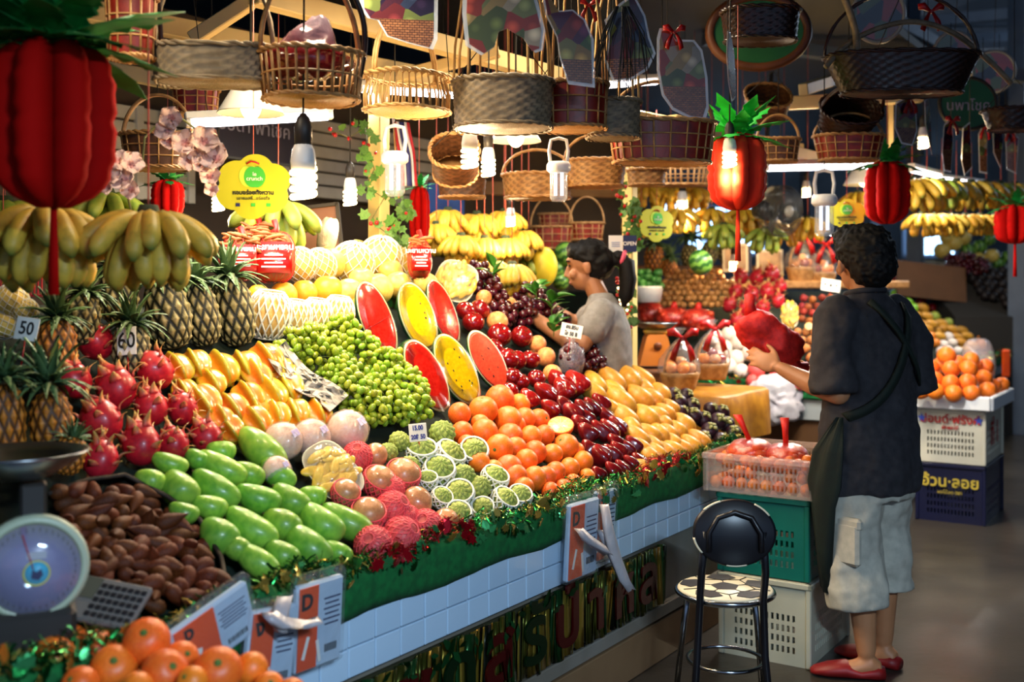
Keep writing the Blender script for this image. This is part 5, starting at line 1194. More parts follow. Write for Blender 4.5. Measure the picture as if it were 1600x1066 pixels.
# ------------------------------------------------------------------ signs
m_white = mat('white_print', '#e8e6e0', r=.5); m_blackp = mat('black_print', '#16140f', r=.5)
p = on_t(390, 215, 2.35); k_ = pxm(p); root = thing('shop_sign', 'dark shop signboard with pale lettering behind the tube lamp', 'sign', T(p) @ RS)
sw, sh = 190 * k_, 72 * k_
b = MB(); b.box((0, 0, 0), (sw, .03, sh), bev=.004); b.obj('board', mat('sign_aubergine', '#221827', '#191220', r=.4, sc=3), root, False)
b = MB()
for x_, z_, w_, h_ in ((0, sh / 2, sw, .012), (0, -sh / 2, sw, .012), (-sw / 2, 0, .012, sh), (sw / 2, 0, .012, sh)): b.box((x_, -.014, z_), (w_, .02, h_))
b.obj('frame', mat('sign_frame', '#4a4a46', r=.5), root, False)
text('รอยดา พาโชค', sh * .42, mat('grey_print', '#9a93a0', r=.5), root, T((0, -.018, .05)) @ FACE, ext=.001)
b = MB(); b.tube([(-sw * .4, 0, sh / 2), (-sw * .4, 0, 1.0)], .003, 5); b.tube([(sw * .4, 0, sh / 2), (sw * .4, 0, 1.0)], .003, 5); b.obj('wire', m_cord, root)
m_lime = mat('yellow_card', '#b8b81e', '#b0b018', r=.5, sc=3); m_apg = mat('apple_green', '#3aa832', r=.5); m_apl = mat('apple_lime', '#b6d83a', r=.5)
def flower_sign(label, u, v, d, hpx, yaw=0.0, detail=True):
    p = at(u, v, d); h = hpx * d / FPX; root = thing('flower_sign', label, 'sign', T(p) @ rot(0, 0, yaw), 'yellow flower-shaped signs')
    o = []
    for i in range(96):   # blossom outline
        a = 2 * pi * i / 96; r = .38 * (1 + .19 * abs(sin(a * 3.0 + .3)) ** .7 + .05 * cos(2 * a)); x, z = r * cos(a) * 1.08, r * sin(a)
        o.append((x * h, z * h))
    b = MB(); b.plate(o, .004); b.obj('card', m_lime, root, False)
    b = MB(); b.tube([(0, 0, .4 * h), (.0, 0, .4 * h + .5)], .0015, 4); b.obj('string', m_string, root)
    X = lambda x, z: T((x * h, -.004, z * h)) @ FACE
    ap = []
    for i in range(40):
        a = 2 * pi * i / 40; r = 1 - .14 * math.exp(-((a - pi / 2) / .35) ** 2) - .08 * math.exp(-((a - 3 * pi / 2) / .3) ** 2); ap.append((.14 * h * r * cos(a), .15 * h * r * sin(a)))
    b = MB(); b.plate(ap, .002); b.obj('apple_emblem', m_apl, root, False, T((-.045 * h, -.003, .14 * h)))
    b = MB(); b.plate(ap, .003); b.obj('apple_emblem', m_apg, root, False, T((.02 * h, -.004, .13 * h)))
    b = MB(); b.tube([(-.09 * h, -.005, .3 * h), (-.03 * h, -.005, .335 * h), (.03 * h, -.005, .325 * h), (.08 * h, -.005, .3 * h)], .012 * h, 5); b.obj('red_stroke', m_bow, root)
    text('le', .075 * h, m_white, root, T((.02 * h, -.007, .165 * h)) @ FACE, ext=.0006); text('crunch', .078 * h, m_white, root, T((.02 * h, -.007, .105 * h)) @ FACE, ext=.0006)
    text('หอมอร่อยทั้งหวาน', .075 * h, m_blackp, root, X(0, -.08), ext=.0006, bold=.0006); text('เอาซอสซี่...อร่อยใจ', .06 * h, m_blackp, root, X(0, -.155), ext=.0006)
    for x_, m_ in ((-.2, mat('navy_print', '#1c2450', r=.5)), (0, m_apg), (.2, m_apg)):
        b = MB(); b.box((x_ * h, -.003, -.24 * h), (.055 * h, .003, .045 * h)); b.obj('small_emblem', m_, root, False)
flower_sign('yellow flower-shaped card with green apple emblem hung over the near fruit', 396, 292, 3.2, 118, .05)
flower_sign('yellow flower-shaped card hung by the cream post of the second stall', 1026, 350, 5.6, 66, .5)
flower_sign('yellow flower-shaped card hung beside the fan and white lantern', 1323, 335, 5.6, 56, -.3)
def oval_sign(label, u, v, d, wpx, hpx, txt, rim, fill, yaw=0, rimr=.02):
    p = at(u, v, d); k_ = d / FPX; a, b_ = wpx * k_ / 2, hpx * k_ / 2; root = thing('oval_sign', label, 'sign', T(p) @ rot(0, 0, yaw))
    o = [(a * cos(2 * pi * i / 40), b_ * sin(2 * pi * i / 40)) for i in range(40)]
    b = MB(); b.plate(o, .012); b.obj('board', fill, root, False)
    b = MB(); b.tube([(x, 0, z) for x, z in o], rimr, 6, loop=True); b.obj('rim', rim, root)
    text(txt, b_ * .55, mat('grey_print', '#9a93a0'), root, T((0, -.01, -b_ * .1)) @ FACE, ext=.001)
    b = MB(); b.tube([(0, 0, b_), (0, 0, b_ + .6)], .003, 5); b.obj('wire', m_cord, root)
m_sgreen = mat('sign_green', '#175a2c', '#124a24', r=.5, sc=2)
oval_sign('dark green oval signboard with white letters on the right', 1512, 162, 6.0, 88, 80, 'นพาโชค', m_cord, m_sgreen, 0, .012)
oval_sign('green oval signboard with brown wooden rim, top right of the cut-outs', 1185, 50, 4.9, 150, 110, 'พา โชค', mat('sign_brown_rim', '#5a3018', '#46240f', r=.5), m_sgreen, -.1, .022)
p = at(973, 381, 5.2); k_ = pxm(p); root = thing('open_sign', 'white and navy OPEN sign on the cream post', 'sign', T(p))
b = MB(); b.box((-11 * k_, 0, 0), (22 * k_, .006, 26 * k_)); b.obj('white_half', m_white, root, False)
b = MB(); b.box((11 * k_, 0, 0), (21 * k_, .006, 26 * k_)); b.obj('navy_half', mat('navy_print', '#26307a'), root, False)
text('OPEN', 8.2 * k_, m_white, root, T((11 * k_, -.004, 0)) @ FACE, bold=.0006)
for z_ in (2, -1, -4): b = MB(); b.box((-11 * k_, -.004, z_ * k_), (13 * k_, .002, 1.2 * k_)); b.obj('small_print', mat('pale_blue_print', '#8f9cc0', r=.5), root, False)
# price cards
def price(label, u, v, wpx, hpx, lines, d=None, tiltz=0.0, stick=.08, col=None, sz=.8, p=None):
    p = p or (at(u, v, d) if d else on_bed(u, v, .07)); k_ = pxm(p); root = thing('price_card', label, 'card', T(p) @ rot(-.15, tiltz, 0))
    b = MB(); b.box((0, 0, 0), (wpx * k_, .003, hpx * k_), bev=.001); b.obj('card', mat('price_white', '#e9e6da', r=.5), root, False)
    for i, t in enumerate(lines):
        text(t, hpx * k_ / len(lines) * sz, col or m_blackp, root, T((0, -.003, hpx * k_ * (.5 - (i + .5) / len(lines)))) @ FACE, ext=.0005, bold=.0008, sx=.8)
    if stick:
        b = MB(); b.tube([(0, .003, -hpx * k_ / 2), (0.004, .006, -hpx * k_ / 2 - stick)], .0018, 5); b.obj('stick', m_bow, root)
price('white price card reading 50 behind the golden pineapple', 42, 514, 36, 36, ['50'], d=2.75, tiltz=.15)
price('white price card reading 60 on a stick among the dragon fruits', 198, 533, 30, 44, ['60'], tiltz=-.08, stick=.1)
price('small handwritten blue price card among the sugar apples', 653, 676, 28, 28, ['15.00', '20฿ 50'], col=mat('blue_ink', '#26308a', r=.5), sz=.7, tiltz=-.1, stick=.05)
price('handwritten price card on the dark grapes', 893, 517, 34, 21, ['อง.85บ', 'โล 50 B'], tiltz=.2, sz=.8, stick=.08, p=on_bed(893, 517, .16))
price('small white tag with pictures behind the shopkeeper', 1298, 446, 30, 19, ['• ▪ •'], d=7.2, tiltz=.15, stick=.05)
# framed brown board, blue board, fruit photo panel
p = at(490, 362, 4.7); k_ = pxm(p); root = thing('framed_board', 'black framed brown board leaning behind the netted melons', 'board', T(p) @ rot(-.1, -.12, 0))
b = MB(); b.box((0, 0, 0), (84 * k_, .02, 76 * k_)); b.obj('brown_panel', mat('brown_panel', '#6e4420', '#56341a', r=.5, sc=3), root, False)
b = MB()
for x_, z_, w_, h_ in ((0, 38, 88, 5), (0, -38, 88, 5), (-42, 0, 5, 80), (42, 0, 5, 80)): b.box((x_ * k_, -.012, z_ * k_), (w_ * k_, .03, h_ * k_))
b.obj('frame', m_cord, root, False)
p = at(512, 368, 4.45); k_ = pxm(p); b = MB(); b.blob(20, 14, lambda a, q: (V((16 * k_ * (sin(q) ** .4) * cos(a), .02 * sin(q) * sin(a), 27 * k_ * cos(q) * (1 + .08 * sin(3 * a)))), 0))
solid('snack_bag', b.mesh('snack_bag', mat('grey_crinkle', '#b5a890', '#8d806a', r=.4, sc=14, bump=1.0, bs=40)), 'crinkled grey plastic bag of dried fruit against the framed board', 'bag', T(p) @ rot(0, .2, 0))
p = at(697, 312, 6.6); k_ = pxm(p); solid('blue_board', MB().box((0, 0, 0), (92 * k_, .02, 46 * k_), bev=.004).mesh('blue_board', mat('blue_board', '#2a62b4', '#1c4a94', r=.4, sc=6), False), 'plain blue board behind the inner bananas', 'board', T(p) @ rot(0, 0, ZROT))
# striped flag on its pole beside the cream post
p = at(628, 240, 4.7); k_ = pxm(p); root = thing('striped_flag', 'red white and blue striped flag beside the cream post', 'flag', T(p) @ rot(0, 0, .3))
m_fl = [mat('flag_red', '#b0202c', r=.7), mat('flag_white', '#d8d8da', r=.7), mat('flag_blue', '#2a2e6a', r=.7)]
for i, (w0, w1, mi) in enumerate(((0, 1, 0), (1, 2, 1), (2, 4, 2), (4, 5, 1), (5, 6, 0))):
    b = MB(); rings = []
    for j in range(13):
        t = j / 12; z = (.5 - t) * 100 * k_; off = .012 * sin(t * 7 + i * .4); x0, x1 = ((w0 / 6 - .5) * 26 + 14 * t) * k_, ((w1 / 6 - .5) * 26 + 14 * t) * k_
        rings.append([V((x0, off, z)), V((x1, off + .004 * cos(t * 6), z)), V((x1, off + .005, z)), V((x0, off + .003, z))])
    b.loft(rings); b.obj('stripe', m_fl[mi], root)
b = MB(); b.tube([(-14 * k_, 0, 56 * k_), (-4 * k_, .01, -70 * k_)], .004, 6); b.obj('pole', WICK['tan'], root)
# vine and fairy garland on both cream posts
m_vleaf = mat('vine_leaf', '#5f8a3a', '#3f6a2a', r=.5, sc=8, rnd=.25); m_berry = mat('red_berry', '#b01a1a', r=.3, rnd=.2)
b = MB(); b.plate([(0, -.5), (.2, -.42), (.5, -.3), (.38, -.02), (.5, .25), (.2, .22), (0, .55), (-.2, .22), (-.5, .25), (-.38, -.02), (-.5, -.3), (-.2, -.42)], .02)
me_vleaf = b.mesh('vine_leaf', m_vleaf); b = MB(); b.ell((0, 0, 0), 1, 8, 6); me_berry = b.mesh('berry', m_berry)
def vine(label, pts, d, nl, nb, seed, ls=17):
    o = at(*pts[0], d); r = random.Random(seed); root = thing('vine_garland', label, 'garland', T(o), 'vines on the posts'); k_ = d / FPX
    path = [at(u, v, d + r.uniform(-.03, .03)) - o for u, v in pts]; b = MB(); b.tube(path, .003, 5); b.obj('vine_stem', m_stemg, root)
    for i in range(nl):
        t = r.uniform(0, len(path) - 1.01); a = path[int(t)].lerp(path[int(t) + 1], t % 1)
        new('vine_leaf', me_vleaf, root, T(a + V((r.uniform(-16, 16) * k_, r.uniform(-.05, 0), r.uniform(-12, 12) * k_))) @ rot(r.uniform(-.7, .7), r.uniform(0, 6.2), r.uniform(-.7, .7)) @ S(ls * k_ * r.uniform(.7, 1.2)))
    for i in range(nb):
        t = r.uniform(0, len(path) - 1.01); a = path[int(t)].lerp(path[int(t) + 1], t % 1)
        new('berry', me_berry, root, T(a + V((r.uniform(-13, 13) * k_, r.uniform(-.06, -.01), r.uniform(-10, 10) * k_))) @ S(3.2 * k_ * r.uniform(.7, 1.2)))
vine('green vine with red flowers winding up the first cream post', [(520, 205), (545, 215), (570, 200), (575, 235), (585, 265), (572, 290), (600, 310), (580, 345), (610, 370)], 4.75, 26, 14, 1)
vine('dark leaf garland on the right flank of the first cream post', [(625, 300), (632, 330), (618, 350), (630, 380), (612, 400)], 4.8, 26, 3, 2, 20)
vine('berry garland hanging down the second cream post', [(958, 262), (970, 300), (975, 330), (990, 345), (985, 380), (978, 420), (972, 455), (982, 485), (972, 515)], 5.4, 34, 46, 3, 19)

root = thing('string_lights', 'cluster of tiny warm string lights on the lower second cream post', 'lights', T(at(974, 468, 5.35))); b = MB(); b.tube([at(u, v, 5.35) - at(974, 468, 5.35) for u, v in ((968, 440), (980, 455), (966, 468), (980, 480), (968, 495))], .002, 4); b.obj('wire', m_cord, root); b = MB(); b.ell((0, 0, 0), .006, 8, 6); me_fl = b.mesh('tiny_bulb', m_glow)
for i in range(20): new('tiny_bulb', me_fl, root, T((R.uniform(-.03, .035), R.uniform(-.04, -.01), R.uniform(-.08, .08))))
# ------------------------------------------------------------------ tinsel garland along the counter edge
g = thing('tinsel_garland', 'green, gold and red tinsel garland with foil holly along the counter edge', 'garland', BX)
m_tin = mat('green_tinsel', '#0e6a2a', '#0a4a1e', r=.22, metal=.85, rnd=.1); m_ting = mat('gold_foil', '#c8ab4e', r=.25, metal=.85, rnd=.2); m_tinr = mat('red_foil', '#b01220', r=.25, metal=.7, rnd=.2); m_tinl = mat('light_green_foil', '#3f9a5a', r=.25, metal=.7, rnd=.25)
rg = random.Random(21); b = MB()
gz = lambda s: .775 + .014 * sin(s * 9) + .008 * sin(s * 23)
for i in range(5200):
    s = rg.uniform(-2.75, .97); c = V((s, -.012 + rg.uniform(-.02, .03), gz(s) + rg.uniform(-.02, .022))); a = V((rg.uniform(-1, 1), rg.uniform(-1, .6), rg.uniform(-1, 1))).normalized(); L = rg.uniform(.014, .034)
    n_ = a.orthogonal().normalized() * rg.uniform(.0012, .0025); m_ = c + a * L * .5 + V((0, 0, rg.uniform(-.006, .006)))
    red = sin(s * 4.1 + 1.0) > .72; mi = (2 if red and rg.random() < .7 else (1 if rg.random() < .16 else 0))
    b.add([c - n_, c + n_, m_ + n_, m_ - n_, c + a * L + n_, c + a * L - n_], [(0, 1, 2, 3), (3, 2, 4, 5)], mi)
o = b.obj('tinsel', [m_tin, m_ting, m_tinr], g); o['kind'] = 'stuff'
o_ = [(0, -.5), (.16, -.36), (.34, -.34), (.24, -.12), (.4, .02), (.22, .14), (.28, .34), (.1, .3), (0, .55), (-.1, .3), (-.28, .34), (-.22, .14), (-.4, .02), (-.24, -.12), (-.34, -.34), (-.16, -.36)]
hol = []
for m_ in (m_ting, m_tinl, m_tin, m_tinr):
    b = MB(); b.plate(o_, .015); b.v = [V((q.x, q.y + .5 * q.x * q.x + .15 * q.z * q.z, q.z)) for q in b.v]; hol.append(b.mesh('holly_leaf', m_))
for i in range(260):
    s = rg.uniform(-2.7, .96); red = sin(s * 4.1 + 1.0) > .6
    new('holly_leaf', hol[3 if red and rg.random() < .6 else rg.choice((0, 0, 1, 1, 2))], g, T((s, -.035 - rg.uniform(0, .015), gz(s) + rg.uniform(-.05, .025))) @ rot(rg.uniform(-.7, .7), rg.uniform(0, 6.28), rg.uniform(-.7, .7)) @ S(rg.uniform(.028, .052)))
# ------------------------------------------------------------------ packs of carrier bags hung on the edge
m_pack = mat('pack_blue_white', '#b9cde0', '#a9bfd6', r=.35, sc=8, bump=.3, bs=30); m_porg = mat('pack_orange', '#e8540e', '#dc480a', r=.35, sc=5); m_sleeve = film('pack_sleeve', '#dfe9f4', .05, .06, .9, 18)
m_bagw = mat('white_bag_plastic', '#c8c4c6', '#b4aeb4', r=.3, sc=10, bump=.8, bs=24, trans=.15)
def bag_pack(label, s, z, w_, h_, tiltz=0.0, out=.06, letter='D', orange=.45):
    root = thing('bag_pack', label, 'packet', BX @ T((s, -out, z)) @ rot(.04, tiltz, 0), 'packs of carrier bags')
    b = MB(); b.box((0, 0, 0), (w_, .022, h_), bev=.006); b.obj('bag_stack', m_pack, root)
    b = MB(); b.box((-w_ * (.5 - orange / 2) + .004, -.012, 0), (w_ * orange, .003, h_ * .94)); b.obj('orange_label', m_porg, root, False)
    text(letter, h_ * .25, m_blackp, root, T((-w_ * .32, -.0145, h_ * .3)) @ FACE, ext=.0005, bold=.002)
    b = MB()
    for k in range(2): b.box((-w_ * .22 + k * w_ * .1, -.0142, -h_ * .28), (w_ * .06, .001, h_ * .26), X=rot(0, .3 - .5 * k, 0))
    b.obj('bag_drawing', m_white, root, False)
    for k in range(6):
        b = MB(); b.box((w_ * .24, -.0118, h_ * (.28 - .06 * k)), (w_ * (.3 if k % 2 else .36), .001, h_ * .018)); b.obj('print_line', mat('navy_print', '#26307a'), root, False)
    for k in range(9):
        b = MB(); b.box((w_ * (.12 + .03 * k), -.0118, -h_ * .3), (w_ * (.012 if k % 2 else .018), .001, h_ * .09)); b.obj('barcode_bar', m_blackp, root, False)
    b = MB(); b.box((0, 0, .01), (w_ * 1.12, .036, h_ * 1.14), bev=.012); b.obj('clear_sleeve', m_sleeve, root)
    return root
def sz(u, v, t=-.06): p = on_t(u, v, t); return to_st(p)[0], p.z
s_, z_ = sz(338, 1010); bag_pack('pack of carrier bags lying slanted above the big oranges, with orange label', s_, z_ + .03, .22, .13, -.3, .05, 'D', .5)
s_, z_ = sz(425, 1018); bag_pack('orange and white carrier bag pack, middle of three at the near end', s_, z_, .15, .2, .1, .05, 'ง')
s_, z_ = sz(500, 975); bag_pack('pale blue carrier bag pack nearest the start of the tiles', s_, z_, .16, .21, .02, .05, 'D', .4)
s_, z_ = sz(912, 838); bag_pack('white and orange carrier bag pack hanging halfway along the counter', s_, z_ - .01, .2, .26, .02, .05, 'D')
s_, z_ = sz(944, 825, -.03); bag_pack('carrier bag pack tucked behind the one halfway along', s_, z_ + .01, .15, .25, .05, .025, 'D')
def loose_bag(label, pts, wd, t=-.09):
    root_p = on_t(*pts[0], t); b = MB(); rings = []; n_ = 10
    for i, (u, v) in enumerate(pts):
        q = on_t(u, v, t - .012 * i); w_ = wd[i] * pxm(q) / 2; ring = []
        for j in range(n_):
            a = 2 * pi * j / n_; ring.append(q - root_p + V((DS.x * w_ * cos(a), DS.y * w_ * cos(a), 0)) - NT * (.014 * sin(a) * (1 + .5 * cos(3 * a + i))) + UP * (.006 * sin(2 * a + i)))
        rings.append(ring)
    b.loft(rings); solid('plastic_bag', b.mesh('plastic_bag', m_bagw), label, 'bag', T(root_p), 'loose white plastic bags')
loose_bag('white plastic bag hanging in two strips from the bag pack, longer strip', [(945, 790), (952, 830), (962, 870), (975, 905), (986, 922)], [16, 26, 30, 26, 20]); loose_bag('crumpled white bag handle across the orange pack', [(905, 828), (920, 845), (940, 858), (950, 866)], [14, 30, 26, 16], -.1)
loose_bag('narrow white bag strip hanging lowest below the pack', [(940, 830), (955, 860), (968, 890), (980, 915)], [20, 26, 22, 18], -.075)
loose_bag('white plastic bag puffed over the packs at the near end', [(420, 960), (440, 975), (470, 978), (495, 970)], [26, 44, 38, 18], -.1); loose_bag('limp white bag corner below the garland at the near end', [(446, 935), (440, 960), (438, 985)], [30, 34, 16], -.085)
# ------------------------------------------------------------------ dial scale, steel pan, calculator
m_pan = mat('brushed_steel', '#9a9da2', r=.28, metal=1.0); m_scale = mat('pale_green_enamel', '#b9c2a8', '#a8b298', r=.35, sc=5)
p = at(52, 888, 2.16); root = thing('dial_scale', 'round dial scale with pale rim and blue emblem beside the salak heap', 'scale', T(p) @ rot(0, 0, .42))
RX = rot(pi / 2, 0, 0)
b = MB(); b.lathe([(0, -.05), (.09, -.05), (.105, -.02), (.105, .0), (.092, .012), (.09, .004), (0, .004)], 40, X=RX); b.obj('housing', m_scale, root)
b = MB(); b.lathe([(0, 0), (.088, 0), (.088, .004), (0, .004)], 40, X=RX @ T((0, 0, .005))); b.obj('dial_face', mat('dial_lilac', '#8f8cb0', '#7d7ba0', r=.3, sc=4), root)
b = MB(); b.lathe([(0, 0), (.09, 0), (.088, .004), (0, .008)], 40, X=RX @ T((0, 0, .012))); b.obj('glass', film('dial_glass', '#dfe4ff', .03, .05, .05, 5), root)
b = MB(); b.lathe([(0, 0), (.024, 0), (.024, .002), (0, .002)], 30, X=RX @ T((.006, -.008, .0095))); b.obj('emblem', mat('emblem_cyan', '#1aa0c8', '#2ab6d8', r=.4, sc=60), root)
b = MB(); b.tube([(.006 + .024 * cos(2 * pi * i / 30), -.0115, -.008 + .024 * sin(2 * pi * i / 30)) for i in range(30)], .0018, 5, loop=True); b.obj('emblem_ring', mat('emblem_gold', '#d8d050', r=.4), root)
b = MB(); b.plate([(-.01, -.006), (.004, -.01), (.012, 0), (.008, .012), (0, .006), (-.008, .012)], .001); b.obj('emblem_figure', mat('navy_print', '#26307a'), root, False, T((.006, -.0122, -.012)))
b = MB(); b.box((.006, -.0105, .027), (.036, .001, .014)); b.obj('data_plate', mat('grey_plate', '#b8bac0', r=.4), root, False)
b = MB()
for i in range(40):
    a = 2 * pi * i / 40; b.box((.078 * cos(a), -.0098, .078 * sin(a)), (.0012, .001, .007), X=None)
b.obj('tick_mark', m_blackp, root, False)
b = MB(); b.tube([(0, -.0115, .0), (-.02, -.0115, .07)], .0015, 5); b.obj('pointer', m_bow, root)
b = MB(); b.box((0, .04, -.16), (.16, .12, .15), bev=.01); b.obj('stand', mat('black_socket', '#2b2724'), root, False)
b = MB(); b.box((-.0, .04, .12), (.05, .05, .09), bev=.006); b.obj('neck', mat('black_socket', '#2b2724'), root, False)
b = MB(); b.lathe([(0, -.05), (.07, -.045), (.12, -.015), (.142, .0), (.146, .004), (.142, .006), (.118, -.01), (.07, -.038), (0, -.044)], 40); b.obj('pan', m_pan, root, True, T((-.03, .05, .222)) @ S(.95, .95, 1))
p = on_bed(148, 968, -.035); root = thing('calculator', 'pocket calculator with grey display in front of the salak heap', 'calculator', frame(p + BED_N * .05, x=V((.95, -.2, -.1)), z=UP * .75 - V((0, .55, 0))) @ S(1.15))
b = MB(); b.box((0, 0, 0), (.15, .095, .014), bev=.004); b.obj('case', mat('calculator_grey', '#6f6a66', r=.4), root, False)
b = MB(); b.box((-.045, .02, .008), (.05, .045, .002)); b.obj('display', mat('lcd_grey', '#55554a', r=.15), root, False)
kb = MB().box((0, 0, 0), (.0105, .0095, .004), bev=.0012).mesh('key', mat('key_black', '#1e1d22', r=.4), False)
for i in range(7):
    for j in range(5): new('key', kb, root, T((-.012 + i * .0132, -.033 + j * .0155, .0085)))
b = MB(); b.tube([(-.075, -.03, 0), (-.1, -.04, .0), (-.105, -.02, 0), (-.078, 0, 0)], .005, 6); b.obj('strap', mat('grey_plate', '#b8bac0'), root)
# ------------------------------------------------------------------ big oranges in front, on their stand
FO = [(82, 1032, 74, 2.14), (45, 1062, 60, 2.1), (150, 1018, 66, 2.2), (178, 1046, 76, 2.12), (229, 1003, 74, 2.16), (257, 1052, 74, 2.08), (283, 1030, 56, 2.2), (340, 1050, 78, 2.1), (392, 1046, 54, 2.16), (110, 1002, 52, 2.25), (300, 1066, 50, 2.04), (125, 1072, 60, 2.05), (212, 1080, 60, 2.02), (420, 1075, 50, 2.1), (10, 1075, 46, 2.1), (455, 1085, 50, 2.08)]
for q, l in zip(FO, row_labels([(a, b_, c) for a, b_, c, d in FO], 'big blurred orange at the bottom left', 24)):
    u, v, dpx, d = q; p = at(u, v, d); r = dpx * d / FPX / 2
    o = solid('orange', me_orange, l, 'orange', frame(p, z=V((R.uniform(-.6, .6), -.55, .5))) @ S(r), 'big oranges on the front stand'); new('stem_scar', me_scar, o, T((0, 0, .87)) @ S(1.3))
p = at(240, 1090, 2.16); solid('orange_stand', MB().box((0, 0, -.38), (.62, .42, .66), bev=.01).mesh('orange_stand', mat('dark_green_crate', '#123a26', r=.6), False), 'dark stand carrying the big oranges at the bottom left', 'stand', T((p.x, p.y, p.z)) @ RS)
# ------------------------------------------------------------------ red net bags with printed labels and tamarind-like pods
m_rnet = mat('red_net', '#d42418', '#b81c14', r=.45, sc=20, bump=.5, bs=200); m_rlab = mat('red_label', '#c21a16', '#b01410', r=.25, sc=4, coat=.4); m_pod = mat('tan_pod', '#b06a34', '#94522a', r=.55, sc=8, rnd=.15)
b = MB(); b.tube([(-1, 0, 0), (-.5, .06, .1), (0, 0, .12), (.5, -.06, .08), (1, 0, -.02)], [.1, .24, .2, .25, .1], 9); me_pod = b.mesh('pod', m_pod)
def net_bag(label, u, v, d, wpx, hpx, seed):
    p = at(u, v, d); k_ = d / FPX; w_, h_ = wpx * k_, hpx * k_; root = thing('pod_bag', label, 'bag', T(p) @ rot(-.25, 0, .2), 'red net bags of pods'); r = random.Random(seed)
    b = MB(); b.blob(24, 14, lambda a, q: (V((w_ * .5 * sin(q) ** .5 * cos(a), .045 * sin(q) ** .6 * sin(a), h_ * .5 * cos(q))), 0)); b.obj('filling', m_pod, root)
    for i in range(16): new('pod', me_pod, root, T((r.uniform(-.36, .36) * w_, -.035 - r.uniform(0, .01), h_ * r.uniform(.12, .5))) @ rot(r.uniform(-.4, .4), r.uniform(-.5, .5), r.uniform(-.5, .5)) @ S(.03 * r.uniform(.8, 1.2)))
    b = MB()
    for dr in (-1, 1):
        for i in range(16):
            path = []
            for j in range(13):
                q = .15 + (pi - .3) * j / 12; a = 2 * pi * i / 16 + dr * .8 * j / 12; path.append(V((w_ * .515 * sin(q) ** .5 * cos(a), .058 * sin(q) ** .6 * sin(a), h_ * .53 * cos(q))))
            b.tube(path, .0011, 4)
    b.obj('net', m_rnet, root)
    b = MB(); n_ = 10; b.loft([[V((w_ * .42 * x, -.055 - .012 * (1 - x * x), z * h_)) for x in [-1 + 2 * i / n_ for i in range(n_ + 1)]] + [V((w_ * .42 * x, -.052 - .012 * (1 - x * x), z * h_)) for x in [1 - 2 * i / n_ for i in range(n_ + 1)]] for z in (-.42, -.1, .22)]); b.obj('label', m_rlab, root)
    text('มะขามหวาน', h_ * .17, m_white, root, T((0, -.069, h_ * .1)) @ FACE, ext=.0005, bold=.0006)
    for k in range(4):
        b = MB(); b.box((0, -.0685, -h_ * (.06 + .08 * k)), (w_ * (.55 if k % 2 else .42), .001, h_ * .03)); b.obj('print_line', m_white, root, False)
    b = MB(); b.tube([(0, 0, h_ * .48), (.01, 0, h_ * .6), (.0, 0, h_ * .78)], [.02, .009, .012], 7); b.obj('tied_end', m_rnet, root)
net_bag('red net bag of brown pods with white-printed label, beside the netted melons', 428, 402, 3.95, 66, 78, 1)
net_bag('red net bag of brown pods partly behind the first hanging bananas', 375, 404, 3.9, 62, 66, 2)
net_bag('red net bag of pods behind the red labelled one', 402, 384, 4.15, 60, 60, 3)
net_bag('red net bag slumped behind the last netted melon', 655, 405, 4.55, 36, 60, 4)
# ------------------------------------------------------------------ bright rechargeable lanterns
m_clear = film('lantern_clear', '#e8f2ff', .18, .04, .1, 10)
def lantern(label, u, v, d, hpx, on):
    p = at(u, v, d); s = hpx * d / FPX; root = thing('hand_lantern', label, 'lamp', T(p) @ S(s), 'white hand lanterns')
    b = MB(); b.tube([(-.13, 0, .12), (-.15, 0, .3), (-.12, 0, .47), (0, 0, .5), (.12, 0, .47), (.15, 0, .3), (.13, 0, .12)], .028, 8); b.obj('handle', m_wplas, root)
    b = MB(); b.lathe([(0, -.04), (.15, -.04), (.19, .0), (.19, .08), (.16, .13), (.0, .14)], 24); b.obj('cap', m_wplas, root)
    b = MB(); b.lathe([(.14, -.04), (.14, -.44), (.1, -.49), (0, -.5)], 24); b.obj('clear_tube', m_clear, root)
    for x in (-.05, .05):
        b = MB(); b.tube([(x, 0, -.04), (x, 0, -.4)], .026, 8); b.obj('lamp_tube', mat('lantern_tube', '#dfe8f4', em=1.2 if on else .5, emc='#e8f0ff'), root)
    b = MB(); b.tube([(0, 0, .5), (0, 0, .5 + .5 / s)], .01, 4); b.obj('cord', m_cord, root)
lantern('white hand lantern hanging in front of the brown baskets', 873, 266, 3.8, 100, True); lantern('white hand lantern hanging before the first cream post', 617, 252, 4.3, 112, True); lantern('white hand lantern beside the dark fan', 1288, 318, 5.0, 104, False)
